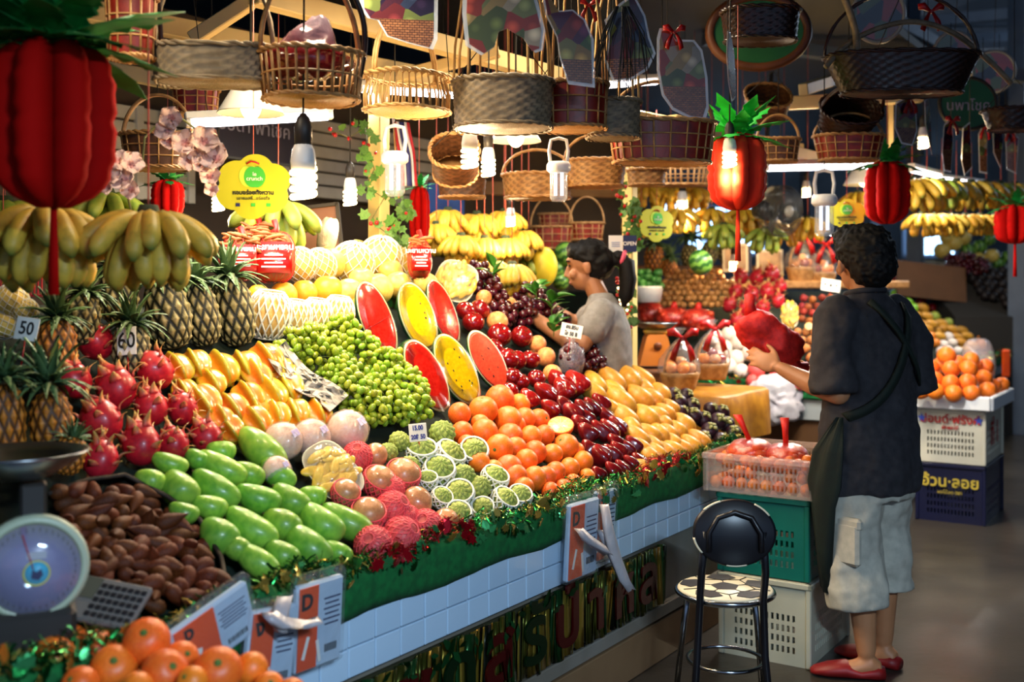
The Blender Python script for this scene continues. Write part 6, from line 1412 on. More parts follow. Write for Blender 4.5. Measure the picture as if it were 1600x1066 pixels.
# ------------------------------------------------------------------ crates
def crate_wall(w_, h_, hx, hz, z0=.25, z1=.8, th=.006, x0=.14):
    """one moulded side with rows of slots, x 0..w, z 0..h"""
    xs = [0, x0 * w_]; zs = [0, z0 * h_]
    for i in range(hx): a = x0 * w_ + (1 - 2 * x0) * w_ * i / hx; st_ = (1 - 2 * x0) * w_ / hx; xs += [a + st_ * .25, a + st_ * .75]
    xs += [(1 - x0) * w_, w_]; holesx = set()
    for i in range(hx): holesx.add(2 + 2 * i)
    for i in range(hz): a = z0 * h_ + (z1 - z0) * h_ * i / hz; st_ = (z1 - z0) * h_ / hz; zs += [a + st_ * .18, a + st_ * .8]
    zs += [z1 * h_, h_]; holesz = set(2 + 2 * i for i in range(hz))
    b = MB(); nx = len(xs); b.add([V((x, y, z)) for y in (0, th) for z in zs for x in xs], []); I = lambda i, j, y: y * nx * len(zs) + j * nx + i
    solidq = lambda i, j: 0 <= i < nx - 1 and 0 <= j < len(zs) - 1 and not (i in holesx and j in holesz)
    for j in range(len(zs) - 1):
        for i in range(nx - 1):
            if not solidq(i, j): continue
            b.f += [(I(i, j, 0), I(i + 1, j, 0), I(i + 1, j + 1, 0), I(i, j + 1, 0)), (I(i, j + 1, 1), I(i + 1, j + 1, 1), I(i + 1, j, 1), I(i, j, 1))]; b.m += [0, 0]
            for (di, dj, e) in ((-1, 0, ((i, j + 1), (i, j))), (1, 0, ((i + 1, j), (i + 1, j + 1))), (0, -1, ((i, j), (i + 1, j))), (0, 1, ((i + 1, j + 1), (i, j + 1)))):
                if not solidq(i + di, j + dj): b.f.append((I(*e[1], 0), I(*e[0], 0), I(*e[0], 1), I(*e[1], 1))); b.m.append(0)
    return b
CX = Matrix((-NT, DS, UP)).transposed().to_4x4()      # local x: to the aisle, y: along the counter
def crate(label, corner, w_, dep, h_, m, group=None, hx=12, hz=4, name='plastic_crate', z1=.62, rimm=None, floor_=True):
    root = thing(name, label, 'crate', T(corner) @ CX, group)
    for n_, X, ww in (('front_wall', T((-w_, 0, 0)), w_), ('end_wall', rot(0, 0, pi / 2), dep), ('rear_wall', T((0, dep, 0)) @ rot(0, 0, pi), w_), ('far_wall', T((-w_, dep, 0)) @ rot(0, 0, -pi / 2), dep)):
        b = crate_wall(ww, h_, max(6, int(hx * ww / w_)), hz, .12, z1); b.obj(n_, m, root, False, X)
    b = MB(); b.box((-w_ / 2, dep / 2, .006), (w_ - .01, dep - .01, .01)); b.obj('bottom', m, root, False)
    b = MB()
    for y in (-.006, dep + .006): b.box((-w_ / 2, y, h_ - .012), (w_ + .03, .018, .024), bev=.004)
    for x in (.006, -w_ - .006): b.box((x, dep / 2, h_ - .012), (.018, dep + .03, .024), bev=.004)
    for x in (0, -w_):
        for y in (0, dep): b.box((x, y, h_ / 2), (.022, .022, h_), bev=.004)
    b.obj('rim', rimm or m, root, False)
    return root
m_teal = mat('teal_crate', '#0d6a5c', '#0a5a4e', r=.4, sc=3); m_wcr = mat('white_crate', '#b9b8a4', '#a6a590', r=.45, sc=3); m_ncr = mat('navy_crate', '#0d1338', '#0a0f2c', r=.4, sc=3)
c0 = V((1.152, 4.22, 0))
crate('greyish white slotted crate at the bottom of the stack beside the stool', c0, .36, .5, .33, m_wcr, 'crates beside the stool')
crate('teal green crate in the middle of the stack beside the stool', c0 + V((-.004, .004, .335)), .36, .5, .32, m_teal, 'crates beside the stool', rimm=m_teal)
p = c0 + UP * .66
m_cl = film('clear_basket', '#f4e4dc', .11, .15, .15, 10)
root = crate('clear plastic basket of tangerines on top of the teal crate', p + CX.to_3x3() @ V((.03, -.04, .0)), .44, .5, .155, m_cl, None, 18, 3, 'fruit_basket', .8)
rt = random.Random(8); TM = []
me_tan = sph('tangerine', mat('tangerine_peel', '#d8742a', '#c8621e', r=.45, sc=5, rnd=.15, hue=.012), .85, 14, 10)
base = p + CX.to_3x3() @ V((.03, -.04, 0)); n_t = 0
for lay in range(3):
    for i in range(8):
        for j in range(9):
            x = -.035 - i * .0535 - (lay % 2) * .02; y = .03 + j * .055 + (lay % 2) * .02
            if x < -.42 or y > .475 or (lay > 0 and rt.random() < .1) or (lay == 2 and (i + j) % 2 and rt.random() < .5): continue
            if 1 <= i <= 6 and 1 <= j <= 7 and lay < 2: continue     # heap is hollow where nothing shows
            if lay == 2 and j > 5: continue
            TM.append(base + CX.to_3x3() @ V((x, y, .035 + lay * .043)))
for q, l in zip(TM, row_labels([(800 + FPX * q.x / q.y, 450 - FPX * (q.z - EYE) / q.y) for q in TM], 'tangerine in the clear basket', 7)):
    solid('tangerine', me_tan, l, 'tangerine', T(q) @ rrot() @ S(.0265), 'tangerines in the clear basket')
m_netr = film('red_net_film', '#e02a1c', .42, .35, .6, 60)
def handle_bag(label, u, v, d, wpx, hpx, hl, seed, n=9):
    p = at(u, v, d); k_ = d / FPX; root = thing('net_fruit_bag', label, 'bag', T(p), 'red net bags of tangerines'); r = random.Random(seed); w_, h_ = wpx * k_, hpx * k_
    for i in range(n): new('tangerine', me_tan, root, T((r.uniform(-.34, .34) * w_, r.uniform(-.05, .05), r.uniform(-.3, .25) * h_)) @ S(.026))
    b = MB(); b.blob(24, 14, lambda a, q: (V((w_ * .52 * sin(q) ** .7 * cos(a), .09 * sin(q) * sin(a), h_ * .5 * cos(q))) * (1 + .05 * sin(5 * a + q * 3)), 0)); b.obj('net', m_netr, root)
    b = MB(); b.loft([[V((-.01, -.004, h_ * .4)), V((.01, -.004, h_ * .4)), V((.01, .004, h_ * .4)), V((-.01, .004, h_ * .4))], [V((-.012 + hl[0] * .5 * k_, -.003, h_ * .4 + hl[1] * .55 * k_)), V((.012 + hl[0] * .5 * k_, -.003, h_ * .4 + hl[1] * .5 * k_)), V((.012 + hl[0] * .5 * k_, .003, h_ * .4 + hl[1] * .5 * k_)), V((-.012 + hl[0] * .5 * k_, .003, h_ * .4 + hl[1] * .55 * k_))],
        [V((-.018 + hl[0] * k_, -.003, h_ * .4 + hl[1] * k_)), V((.018 + hl[0] * k_, -.003, h_ * .4 + hl[1] * k_)), V((.018 + hl[0] * k_, .003, h_ * .4 + hl[1] * k_)), V((-.018 + hl[0] * k_, .003, h_ * .4 + hl[1] * k_))]]); b.obj('net_handle', mat('red_net_solid', '#d8281c', r=.5), root)
handle_bag('red net bag of tangerines with a slanting handle, left one in the clear basket', 1172, 706, 4.5, 70, 40, (-20, 42), 1); handle_bag('red net bag of tangerines with an upright handle, right one in the clear basket', 1228, 712, 4.45, 64, 38, (-2, 44), 2)
# the stack with the white foam tray of oranges
c1 = V((2.93, 6.75, 0))
r_ = crate('navy blue crate with yellow lettering under the white crate', c1, .40, .62, .37, m_ncr, None, 14, 4)
text('อ้วน·ลอย', .095, mat('yellow_paint', '#c8b040', r=.5), r_, T((-.2, -.012, .255)) @ FACE, bold=.002); text('ผลไม้สด 081', .03, mat('yellow_paint', '#c8b040'), r_, T((-.2, -.012, .19)) @ FACE)
r_ = crate('white slotted crate with red and blue lettering under the foam tray', c1 + UP * .375, .40, .62, .34, mat('offwhite_crate', '#cfcbb8', '#bdb9a6', r=.45, sc=3), None, 14, 4)
m_redp = mat('red_paint', '#a81a1a', r=.5); m_blup = mat('blue_paint', '#2a46a8', r=.5)
text('ปอนด์·ฟรังค์', .072, m_redp, r_, T((-.2, -.012, .275)) @ FACE, bold=.0015); text('ผักผลไม้', .03, m_redp, r_, T((-.2, -.012, .225)) @ FACE, bold=.001)
text('ที่ 1', .2, m_redp, r_, T((.012, .3, .17)) @ rot(0, 0, pi / 2) @ FACE, bold=.004)
for x_ in (-.37, -.03):
    b = MB(); b.plate([(.0, .03), (.008, .008), (.03, .004), (.012, -.006), (.016, -.03), (0, -.012), (-.016, -.028), (-.01, -.006), (-.03, .004), (-.008, .008)], .002); b.obj('bird_emblem', m_blup, r_, False, T((x_, -.012, .28)))
pf = c1 + UP * .72; root = thing('foam_tray', 'white foam tray heaped with oranges on the lettered crates', 'tray', T(pf) @ CX); m_foam = mat('white_foam', '#efe6c8')
m_foamw = mat('white_foam_box', '#d9dde0', r=.6); b = MB(); b.box((-.2, .31, .012), (.48, .74, .024), bev=.006); b.obj('tray_floor', m_foamw, root, False)
for n_, c_, d_ in (('tray_side', (-.2, -.07, .045), (.5, .03, .09)), ('tray_side', (-.2, .69, .045), (.5, .03, .09)), ('tray_side', (.05, .31, .045), (.03, .76, .09)), ('tray_side', (-.45, .31, .045), (.03, .76, .09))):
    b = MB(); b.box(c_, d_, bev=.008); b.obj(n_, m_foamw, root, False)
OC = [(1479, 556, 29, 7.05), (1486, 577, 28, 6.9), (1513, 577, 28, 6.9), (1461, 594, 27, 6.85), (1485, 599, 28, 6.8), (1512, 598, 28, 6.8), (1537, 591, 27, 7.0), (1462, 612, 27, 6.76), (1490, 615, 28, 6.74), (1518, 615, 28, 6.74), (1543, 610, 27, 6.9), (1565, 601, 24, 7.2), (1553, 604, 24, 7.1), (1517, 563, 26, 7.05), (1497, 568, 26, 7.05), (1540, 574, 26, 7.1), (1455, 575, 26, 7.0), (1440, 612, 26, 6.8), (1440, 590, 26, 6.95), (1470, 570, 24, 7.1)]
for q, l in zip(OC, row_labels([(a, b_, c) for a, b_, c, d in OC], 'orange heaped on the white foam tray', 10)):
    u, v, dp, d = q; solid('orange', me_orange, l, 'orange', T(at(u, v, d)) @ rrot() @ S(dp * d / FPX / 2), 'oranges on the foam tray')
# ------------------------------------------------------------------ stool with a football seat
p = at(1133, 917, 3.8); ps = V((p.x, p.y, 0)); hz_ = p.z; root = thing('football_stool', 'black tube-framed stool with a football-patterned seat and round back', 'stool', T(ps) @ rot(0, 0, -.05))
m_blk = mat('black_tube', '#15151a', r=.3, sc=4); m_chr = mat('chrome_band', '#8d9096', r=.2, metal=1.0); m_seatw = mat('seat_cream', '#d8cfb4', r=.4); m_seatb = mat('seat_black', '#1c1412', r=.4)
sr = .165
b = MB(); b.lathe([(0, hz_ - .03), (sr * .96, hz_ - .03), (sr, hz_ - .02), (sr, hz_ - .006), (sr * .97, hz_), (0, hz_ + .002)], 44); b.obj('seat', m_seatw, root)
b = MB(); b.tube([(sr * 1.01 * cos(2 * pi * i / 44), sr * 1.01 * sin(2 * pi * i / 44), hz_ - .015) for i in range(44)], .0085, 8, loop=True); b.obj('seat_band', m_chr, root)
def patch(cx_, cy_, r_, n_, a0): return [(cx_ + r_ * cos(a0 + 2 * pi * i / n_), cy_ + r_ * sin(a0 + 2 * pi * i / n_)) for i in range(n_)]
def flatpoly(b, pts, z, th=.001): n = len(pts); b.add([V((x, y, z)) for x, y in pts] + [V((x, y, z + th)) for x, y in pts], [tuple(range(2 * n - 1, n - 1, -1))[::-1], tuple(range(n - 1, -1, -1))] + [(i, (i + 1) % n, n + (i + 1) % n, n + i) for i in range(n)], flat=True)
clipc = lambda pts: [(x * min(1, sr * .95 / max(1e-6, math.hypot(x, y))), y * min(1, sr * .95 / max(1e-6, math.hypot(x, y)))) for x, y in pts]
for k in range(6):
    b = MB(); cxy = (0, 0) if k == 0 else (.128 * cos(2 * pi * k / 5 + .3), .128 * sin(2 * pi * k / 5 + .3)); flatpoly(b, clipc(patch(*cxy, .052 if k == 0 else .055, 5, .3 if k == 0 else .3 + 2 * pi * k / 5 + pi)), hz_ + .0018); b.obj('black_patch', m_seatb, root, False)
b = MB()
for k in range(5):
    a = .3 + 2 * pi * k / 5; b.tube([(.052 * cos(a), .052 * sin(a), hz_ + .002), (.08 * cos(a), .08 * sin(a), hz_ + .002)], .0016, 4)
    a2 = a + pi / 5; 
    for s_ in (-1, 1): b.tube([(.105 * cos(a2), .105 * sin(a2), hz_ + .002), (.085 * cos(a2 + s_ * .62), .085 * sin(a2 + s_ * .62), hz_ + .002)], .0016, 4)
    b.tube([(.105 * cos(a2), .105 * sin(a2), hz_ + .002), (.155 * cos(a2), .155 * sin(a2), hz_ + .002)], .0016, 4)
b.obj('seam', m_seatb, root)
for (x, y) in ((-.105, -.12), (.105, -.12)):
    b = MB(); b.tube([(x * 1.25, y * 1.45, 0), (x * 1.08, y * 1.15, hz_ * .55), (x, y * 1.05 - .025, hz_), (x, y - .075, hz_ + .1), (x * .9, y - .09, hz_ + .24)], .013, 9); b.obj('rear_leg', m_blk, root)
for (x, y) in ((-.12, .1), (.12, .1)):
    b = MB(); b.tube([(x * 1.3, y * 1.5, 0), (x * 1.1, y * 1.15, hz_ * .6), (x * .95, y, hz_ - .03)], .011, 9); b.obj('front_leg', m_chr, root)
b = MB(); b.tube([(.13 * cos(2 * pi * i / 36), .135 * sin(2 * pi * i / 36), hz_ * .42) for i in range(36)], .007, 7, loop=True); b.obj('foot_ring', m_chr, root)
bz = at(1135, 832, 3.6).z; bx = T((.0, -.205, bz)) @ rot(-.12, 0, 0)
b = MB(); b.lathe([(0, -.012), (.128, -.012), (.137, -.004), (.137, .006), (.128, .012), (0, .014)], 44, X=rot(pi / 2, 0, 0)); b.obj('backrest', m_blk, root, True, bx @ S(1, 1, .8))
for k in range(4):
    a0 = (.55, 1.9, 3.3, 4.5)[k]; b = MB(); b.tube([(.134 * cos(a0 + .5 * i / 8), -.006, .134 * sin(a0 + .5 * i / 8)) for i in range(9)], .005, 5); b.obj('pale_edge', m_seatw, root, True, bx @ S(1, 1, .8))
b = MB(); b.tube([(-.085, -.024, -.06), (-.085, -.024, .0), (-.055, -.024, .05), (0, -.024, .068), (.055, -.024, .05), (.085, -.024, .0), (.085, -.024, -.06)], .009, 8); b.obj('back_loop', m_blk, root, True, bx)
# ------------------------------------------------------------------ the second stall across the gap
EN = (UP - DS * .9).normalized(); EP = st(3.0, 0, .9)
def on_end(u, v, lift=0.0): return hit(u, v, EP + EN * lift, EN)
FN = (UP - NT * .6).normalized(); FP = st(0, 0, .85)
def on_front(u, v, lift=0.0): return hit(u, v, FP + FN * lift, FN)
c2 = thing('market_counter', 'second market counter with green felt edge and wooden lower panel', 'counter', BX)
b = MB(); b.box((7.05, 1.6, .4), (8.0, 3.2, .8), bev=.01); b.obj('counter_body', mat('brown_panelling', '#5f4024', '#4a3018', r=.5, sc=4, stretch=(1, 1, .1)), c2, False)
b = MB(); b.box((3.04, 1.6, .72), (.04, 3.24, .16), bev=.006); b.box((7.05, -.01, .72), (8.06, .04, .16), bev=.006); b.obj('grey_band', mat('grey_band', '#8f9492', r=.5), c2, False)
b = MB(); b.box((3.01, 1.6, .83), (.05, 3.3, .11), bev=.012); b.box((7.05, -.03, .80), (8.1, .05, .12), bev=.012); b.obj('felt_edge', m_felt, c2, False)
b = MB(); b.add([V(q) for q in ((3.0, 0, .78), (11, 0, .78), (11, 3.2, .78), (3.0, 3.2, .78), (3.85, 1.15, 1.45), (11, 1.15, 1.45), (11, 3.2, 1.45), (3.85, 3.2, 1.45))], [(3, 2, 1, 0), (4, 5, 6, 7), (0, 1, 5, 4), (1, 2, 6, 5), (2, 3, 7, 6), (3, 0, 4, 7)], flat=True); b.obj('sloping_bed', mat('dark_green_cloth', '#123a20'), c2, False)
g2 = thing('tinsel_garland', 'tinsel garland on the felt edge of the second counter', 'garland', BX); b = MB()
for i in range(1500):
    q = rg.random(); c = V((2.975, rg.uniform(0, 3.0), .885)) if q < .5 else V((rg.uniform(3, 8), -.06, .86)); c += V((rg.uniform(-.03, .03), rg.uniform(-.03, .03), rg.uniform(-.03, .03))); a = V((rg.uniform(-1, 1), rg.uniform(-1, 1), rg.uniform(-1, 1))).normalized() * rg.uniform(.02, .05); n_ = a.orthogonal().normalized() * .003
    b.add([c - n_, c + n_, c + a + n_, c + a - n_], [(0, 1, 2, 3)], 2 if rg.random() < .2 else (1 if rg.random() < .2 else 0))
o = b.obj('tinsel', [m_tin, m_ting, m_tinr], g2); o['kind'] = 'stuff'
for i in range(40): new('holly_leaf', hol[rg.choice((0, 1, 2, 3))], g2, T((2.95, rg.uniform(0, 3), .88 + rg.uniform(-.05, .02))) @ rot(rg.uniform(-.7, .7), rg.uniform(0, 6.28), 1.57 + rg.uniform(-.7, .7)) @ S(.05))
def pack(P, sx, sy, jit, seed):
    r = random.Random(seed); out = []; y = min(q[1] for q in P); i = 0
    while y <= max(q[1] for q in P):
        x = min(q[0] for q in P) + (sx / 2 if i % 2 else 0)
        while x <= max(q[0] for q in P):
            q = (x + r.uniform(-jit, jit), y + r.uniform(-jit, jit))
            if inpoly(q[0], q[1], P): out.append(q)
            x += sx
        y += sy; i += 1
    return out
# longans
m_long = mat('longan_skin', '#c08a4a', '#a06c34', r=.55, sc=4, rnd=.2); me_long = sph('longan', m_long, .95, 10, 8, .05)
LG = pack([(1042, 432), (1075, 416), (1118, 420), (1148, 446), (1138, 480), (1085, 482), (1022, 480), (1030, 455)], 10.5, 8.5, 1.3, 3)
for (u, v), l in zip(LG, row_labels(LG, 'tan longan in the heap', 5)):
    p = on_end(u, v, R.uniform(-.02, .02)); solid('longan', me_long, l, 'longan', T(p) @ S(5.6 * pxm(p)), 'longans on the second stall')
D2 = [(1158, 432, 26), (1183, 434, 27), (1206, 428, 28), (1150, 456, 26), (1175, 460, 28), (1199, 456, 27), (1140, 476, 26), (1166, 482, 28), (1192, 481, 26), (1219, 448, 24), (1216, 470, 24), (1151, 500, 24), (1180, 502, 24)]
for (u, v, d), l in zip(D2, row_labels(D2, 'dragon fruit in the second stall pile', 14)):
    p = on_end(u, v); r = d * pxm(p) / 2
    assemble('dragon_fruit', l, 'dragon fruit', frame(p, z=(UP + NT * R.uniform(-.5, .5)), x=V((R.uniform(-1, 1), -1, 0)), s=r), 'dragon fruits on the second stall', DRAGONS[R.randrange(5)])
m_wfoam = mat('white_foamed_pear', '#efe2d4', '#e6d3c4', r=.6, sc=30, bump=.6, bs=6, btex='voronoi', us=.06, rnd=.04); me_wf = sph('wrapped_pear', m_wfoam, 1.0, 16, 12, .06)
m_pfoam = mat('pink_foamed_fruit', '#f0625e', '#e25250', r=.55, sc=30, bump=.6, bs=6, btex='voronoi', us=.06, rnd=.05); me_pf = sph('wrapped_fruit', m_pfoam, .95, 16, 12, .06)
WP = [(1118, 528, 26), (1140, 522, 26), (1131, 545, 28), (1155, 535, 28), (1150, 560, 27), (1172, 552, 27), (1138, 572, 26), (1176, 530, 24), (1158, 580, 24), (1122, 560, 24)]
heap_round('wrapped_pear', me_wf, WP, 'pear in white foam on the second stall', 'pear', 'white foamed pears', 12, plane=on_end)
PP = [(1182, 578, 28), (1204, 562, 30), (1193, 598, 26), (1216, 582, 28), (1200, 540, 26), (1222, 556, 26), (1176, 596, 22), (1230, 600, 26), (1240, 575, 26), (1250, 598, 26)]
heap_round('wrapped_fruit', me_pf, PP, 'fruit in coral pink foam on the second stall', 'pear', 'pink foamed fruits', 12, plane=on_end)
m_ramb = mat('rambutan_skin', '#9a2a1c', '#7a3a1c', r=.7, sc=5, rnd=.3, hue=.03)
b = MB(); b.ell((0, 0, 0), (.78, .78, .85), 12, 8)
rr = random.Random(2)
for i in range(46):
    z = rr.uniform(-1, 1); a = rr.uniform(0, 6.28); q = sqrt(1 - z * z); d_ = V((q * cos(a), q * sin(a), z)); o1 = d_.orthogonal().normalized() * .07
    b.add([d_ * .74 + o1, d_ * .74 - o1 * .5 + d_.cross(o1), d_ * .74 - o1 * .5 - d_.cross(o1), d_ * 1.12 + V((rr.uniform(-.12, .12),) * 3)], [(0, 1, 3), (1, 2, 3), (2, 0, 3)])
me_ramb = b.mesh('rambutan', m_ramb)
RB = pack([(1238, 476), (1268, 456), (1305, 462), (1325, 495), (1318, 520), (1290, 504), (1246, 506)], 13, 11, 2, 5)
for (u, v), l in zip(RB, row_labels(RB, 'red-brown rambutan before the shopkeeper', 7)):
    p = on_end(u, v, R.uniform(-.02, .03)); solid('rambutan', me_ramb, l, 'rambutan', T(p) @ rrot() @ S(7.2 * pxm(p)), 'rambutans on the second stall')
m_sapo = mat('sapodilla_skin', '#b8753e', '#a06432', r=.6, sc=6, rnd=.15); me_sapo = sph('sapodilla', m_sapo, 1.15, 12, 10, .03)
SP = pack([(1240, 510), (1262, 506), (1284, 520), (1296, 566), (1262, 566), (1246, 540)], 13, 13, 1, 6)
for q, l in zip(SP, row_labels([(a, b_, 1) for a, b_ in SP], 'brown egg-shaped sapodilla by the shopkeeper arm', 8)):
    p = on_end(*q, .03); o = solid('sapodilla', me_sapo, l, 'sapodilla', T(p) @ rot(.4, .2, 0) @ S(6.5 * pxm(p)), 'sapodillas')
for (u, v, l) in ((1264, 510, 'halved sapodilla showing pale flesh, left of the pair'), (1278, 509, 'halved sapodilla showing pale flesh, right of the pair')):
    p = on_end(u, v, .07); b = MB(); b.lathe([(0, -.6), (.6, -.5), (.9, -.1), (.95, .05), (.85, .07), (0, .07)], 18, k=[0, 0, 0, 0, 1, 1]); solid('cut_sapodilla', b.mesh('cut_sapodilla', mat('sapodilla_cut', '#b8753e', kc='#e2b878', r=.5)), l, 'sapodilla', frame(p, z=toc(p) + UP * .5) @ S(7 * pxm(p)), 'cut sapodillas')
p = on_end(1234, 492, .05); jack_tray('upright film-wrapped pack of yellow fruit beside the dragon fruits', p, V((1, .2, 0)), toc(p), 26 * pxm(p), 40 * pxm(p), 7)
# red net bags of small fruit before the longans
m_smallr = mat('small_red_fruit', '#c8431f', '#b8361a', r=.4, rnd=.15); me_smallr = sph('small_fruit', m_smallr, .9, 10, 8)
for i, (u, v, wp, hp) in enumerate(((1014, 490, 46, 30), (1052, 497, 52, 28), (1090, 500, 48, 30))):
    p = on_end(u, v, .06); k_ = pxm(p); r = random.Random(i); root = thing('net_fruit_bag', 'red net bag of small red fruits before the longans, ' + ORD[i] + ' from the left', 'bag', T(p), 'red net bags before the longans')
    for j in range(26): new('small_fruit', me_smallr, root, T((r.uniform(-.45, .45) * wp * k_, r.uniform(-.1, .0), r.uniform(-.4, .4) * hp * k_)) @ S(5.2 * k_))
    b = MB(); b.blob(22, 12, lambda a, q: (V((wp * k_ * .55 * sin(q) ** .6 * cos(a), .12 * sin(q) * sin(a), hp * k_ * .6 * cos(q))), 0)); b.obj('net', m_netr, root)
    b = MB(); b.tube([(0, 0, hp * k_ * .5), (.01, 0, hp * k_ * .9)], [.03, .015], 6); b.obj('tied_end', m_rnet, root)
# gift baskets, scale and gold-covered table standing in the gap
pt = at(1070, 640, 5.9); zt = at(1085, 607, 5.9).z; root = thing('cloth_table', 'small table under a shiny gold cloth in the gap between the stalls', 'table', T((pt.x, pt.y, 0)) @ RS)
b = MB(); b.box((0, 0, zt - .015), (.62, .7, .03), bev=.006); b.obj('table_top', WICK['tan'], root, False)
for x in (-.27, .27):
    for y in (-.3, .3): b = MB(); b.box((x, y, (zt - .03) / 2), (.04, .04, zt - .03), bev=.004); b.obj('leg', WICK['brown'], root, False)
b = MB(); ring = lambda s, z, wv: [V(((.33 + s) * math.copysign(min(1, abs(cos(t)) * 1.35), cos(t)) + wv * sin(9 * t), (.37 + s) * math.copysign(min(1, abs(sin(t)) * 1.35), sin(t)) + wv * cos(8 * t), z)) for t in [2 * pi * i / 64 for i in range(64)]]
b.loft([ring(-.3, zt + .004, 0), ring(-.02, zt + .004, 0), ring(.0, zt - .01, .002), ring(.012, zt - .12, .008), ring(.02, zt - .24, .014)], cap=False); b.obj('gold_cloth', mat('gold_cloth', '#a06c18', '#865410', r=.4, sc=20, bump=.5, bs=200), root)
m_cello = film('cellophane', '#eef2f4', .10, .05, 1.0, 14)
def gift_basket(label, u, v, d, wpx, hpx, seed, bw=.06):
    p = at(u, v + hpx * .5, d); k_ = d / FPX; w_, h_ = wpx * k_, hpx * k_; r = random.Random(seed); root = thing('gift_basket', label, 'gift basket', T(p), 'wrapped gift baskets')
    b = MB(); rings = []; n_ = 48
    for i in range(9):
        t = i / 8; rad = w_ * (.36 + .12 * t); rings.append([V((rad * cos(2 * pi * j / n_), rad * .8 * sin(2 * pi * j / n_), h_ * .28 * t)) * (1 + .012 * (((j // 2 + i) % 2) * 2 - 1)) for j in range(n_)])
    b.loft(rings); b.obj('bowl', WICK['tan'], root)
    for i, (x, y) in enumerate(((-.2, -.1), (.05, -.2), (.22, -.05), (-.05, .1), (.15, .18), (-.22, .15), (0, -.05))):
        new('fruit', (me_apple, me_peach, me_orange_far, me_pear)[(i + seed) % 4], root, T((x * w_, y * w_, h_ * (.36 if i < 6 else .46))) @ S(w_ * .15))
    b = MB(); b.lathe([(.44 * w_, h_ * .22), (.5 * w_, h_ * .32), (.46 * w_, h_ * .5), (.25 * w_, h_ * .72), (.05 * w_, h_ * .86), (.03 * w_, h_ * .9), (.12 * w_, h_ * 1.0), (.16 * w_, h_ * 1.04)], 22)
    b.v = [V((q.x * (1 + .08 * sin(7 * atan2(q.y, q.x))), q.y * (1 + .08 * sin(7 * atan2(q.y, q.x))), q.z)) for q in b.v]; b.obj('cellophane', m_cello, root)
    b = MB(); b.tube([(.36 * w_ * cos(pi * i / 16), 0, h_ * (.28 + .5 * sin(pi * i / 16))) for i in range(17)], .007, 6); b.obj('handle', WICK['tan'], root)
    bow(root, T((0, -.1, h_ * .88)), bw * 1.1)
gift_basket('cellophane-wrapped fruit basket with red bow, left one on the gold cloth', 1062, 562, 5.75, 66, 92, 1, .1); gift_basket('cellophane-wrapped fruit basket with red bow, right one beside the white pears', 1112, 548, 6.05, 60, 90, 2, .1)
p = at(1024, 570, 6.3); root = thing('kitchen_scale', 'orange spring scale with steel platter beside the gift baskets', 'scale', T(p)); k_ = 6.3 / FPX
b = MB(); b.loft([[V((-x * k_, -.09, z * k_)), V((x * k_, -.09, z * k_)), V((x * k_, .09, z * k_)), V((-x * k_, .09, z * k_))] for x, z in ((27, 0), (26, 5), (16, 44), (13, 48))]); b.obj('housing', mat('scale_orange', '#c8762a', '#b4661e', r=.35, sc=4), root, False)
b = MB(); b.lathe([(0, 0), (.024, 0), (.024, .004), (0, .004)], 24, X=T((0, -.098, 30 * k_)) @ rot(pi / 2 + .25, 0, 0)); b.obj('emblem', mat('brown_print', '#6a3412', r=.5), root, True, S(1))
b = MB(); b.box((0, 0, 52 * k_), (36 * k_, .1, 8 * k_), bev=.01); b.obj('yoke', mat('scale_yellow', '#d8b040', r=.4), root, False)
b = MB(); b.lathe([(0, 56 * k_), (22 * k_, 57 * k_), (33 * k_, 64 * k_), (35 * k_, 66 * k_), (33 * k_, 65 * k_), (20 * k_, 59 * k_), (0, 58 * k_)], 32); b.obj('platter', m_pan, root)
p = at(1024, 575, 6.3); zs_ = p.z; solid('scale_shelf', MB().box((0, 0, zs_ / 2), (.5, .36, zs_), bev=.008).mesh('scale_shelf', WICK['brown'], False), 'brown cabinet carrying the orange scale', 'cabinet', T((p.x - .02, p.y + .02, 0)) @ RS)
# items behind: pineapples, greens, watermelons, plates, photographs, wrapped hampers
for (u, v, w_, h_, l) in ((1022, 405, 30, 44, 'small golden pineapple behind the berry garland'), (1046, 420, 24, 30, 'small pineapple half hidden above the longans'), (1418, 448, 10, 12, '')):
    if l: pineapple(l, u, v, w_, h_, 'g', (0, 0, 0), 2, depth=8.3)
p = at(1012, 452, 7.6); k_ = pxm(p); root = thing('greens_tub', 'white tub of small green fruits behind the longans', 'tub', T(p - UP * .06)); b = MB(); b.lathe([(0, -.03), (20 * k_, -.03), (24 * k_, .07), (25 * k_, .08), (23 * k_, .07), (0, .06)], 28); b.obj('tub', m_white, root)
me_lime = sph('green_fruit', mat('lime_skin', '#2f6a2a', '#3f8034', r=.5, rnd=.2), 1.3, 12, 8)
for i in range(30): new('green_fruit', me_lime, root, T((R.uniform(-20, 20) * k_, R.uniform(-.06, .06), .08 + R.uniform(0, .1))) @ rrot() @ S(5.5 * k_))
WM2 = [(884, 398, 34), (868, 420, 26), (905, 425, 28), (876, 440, 24), (1095, 410, 34)]
b = MB(); b.ell((0, 0, 0), (1, .9, .9), 22, 14); me_wm = b.mesh('watermelon', mat('light_melon_rind', '#6f9a3a', '#2f5a22', tex='wave', r=.35, sc=2.5, stretch=(.2, 1, 1)))
for q, l in zip(WM2, row_labels(WM2, 'striped green watermelon beyond the dark grapes', 12)):
    p = at(q[0], q[1], 6.4); solid('watermelon', me_wm, l, 'watermelon', T(p) @ rot(0, 1.2, R.uniform(-.5, .5)) @ S(q[2] * pxm(p) / 2 * 1.2), 'watermelons behind the woman')
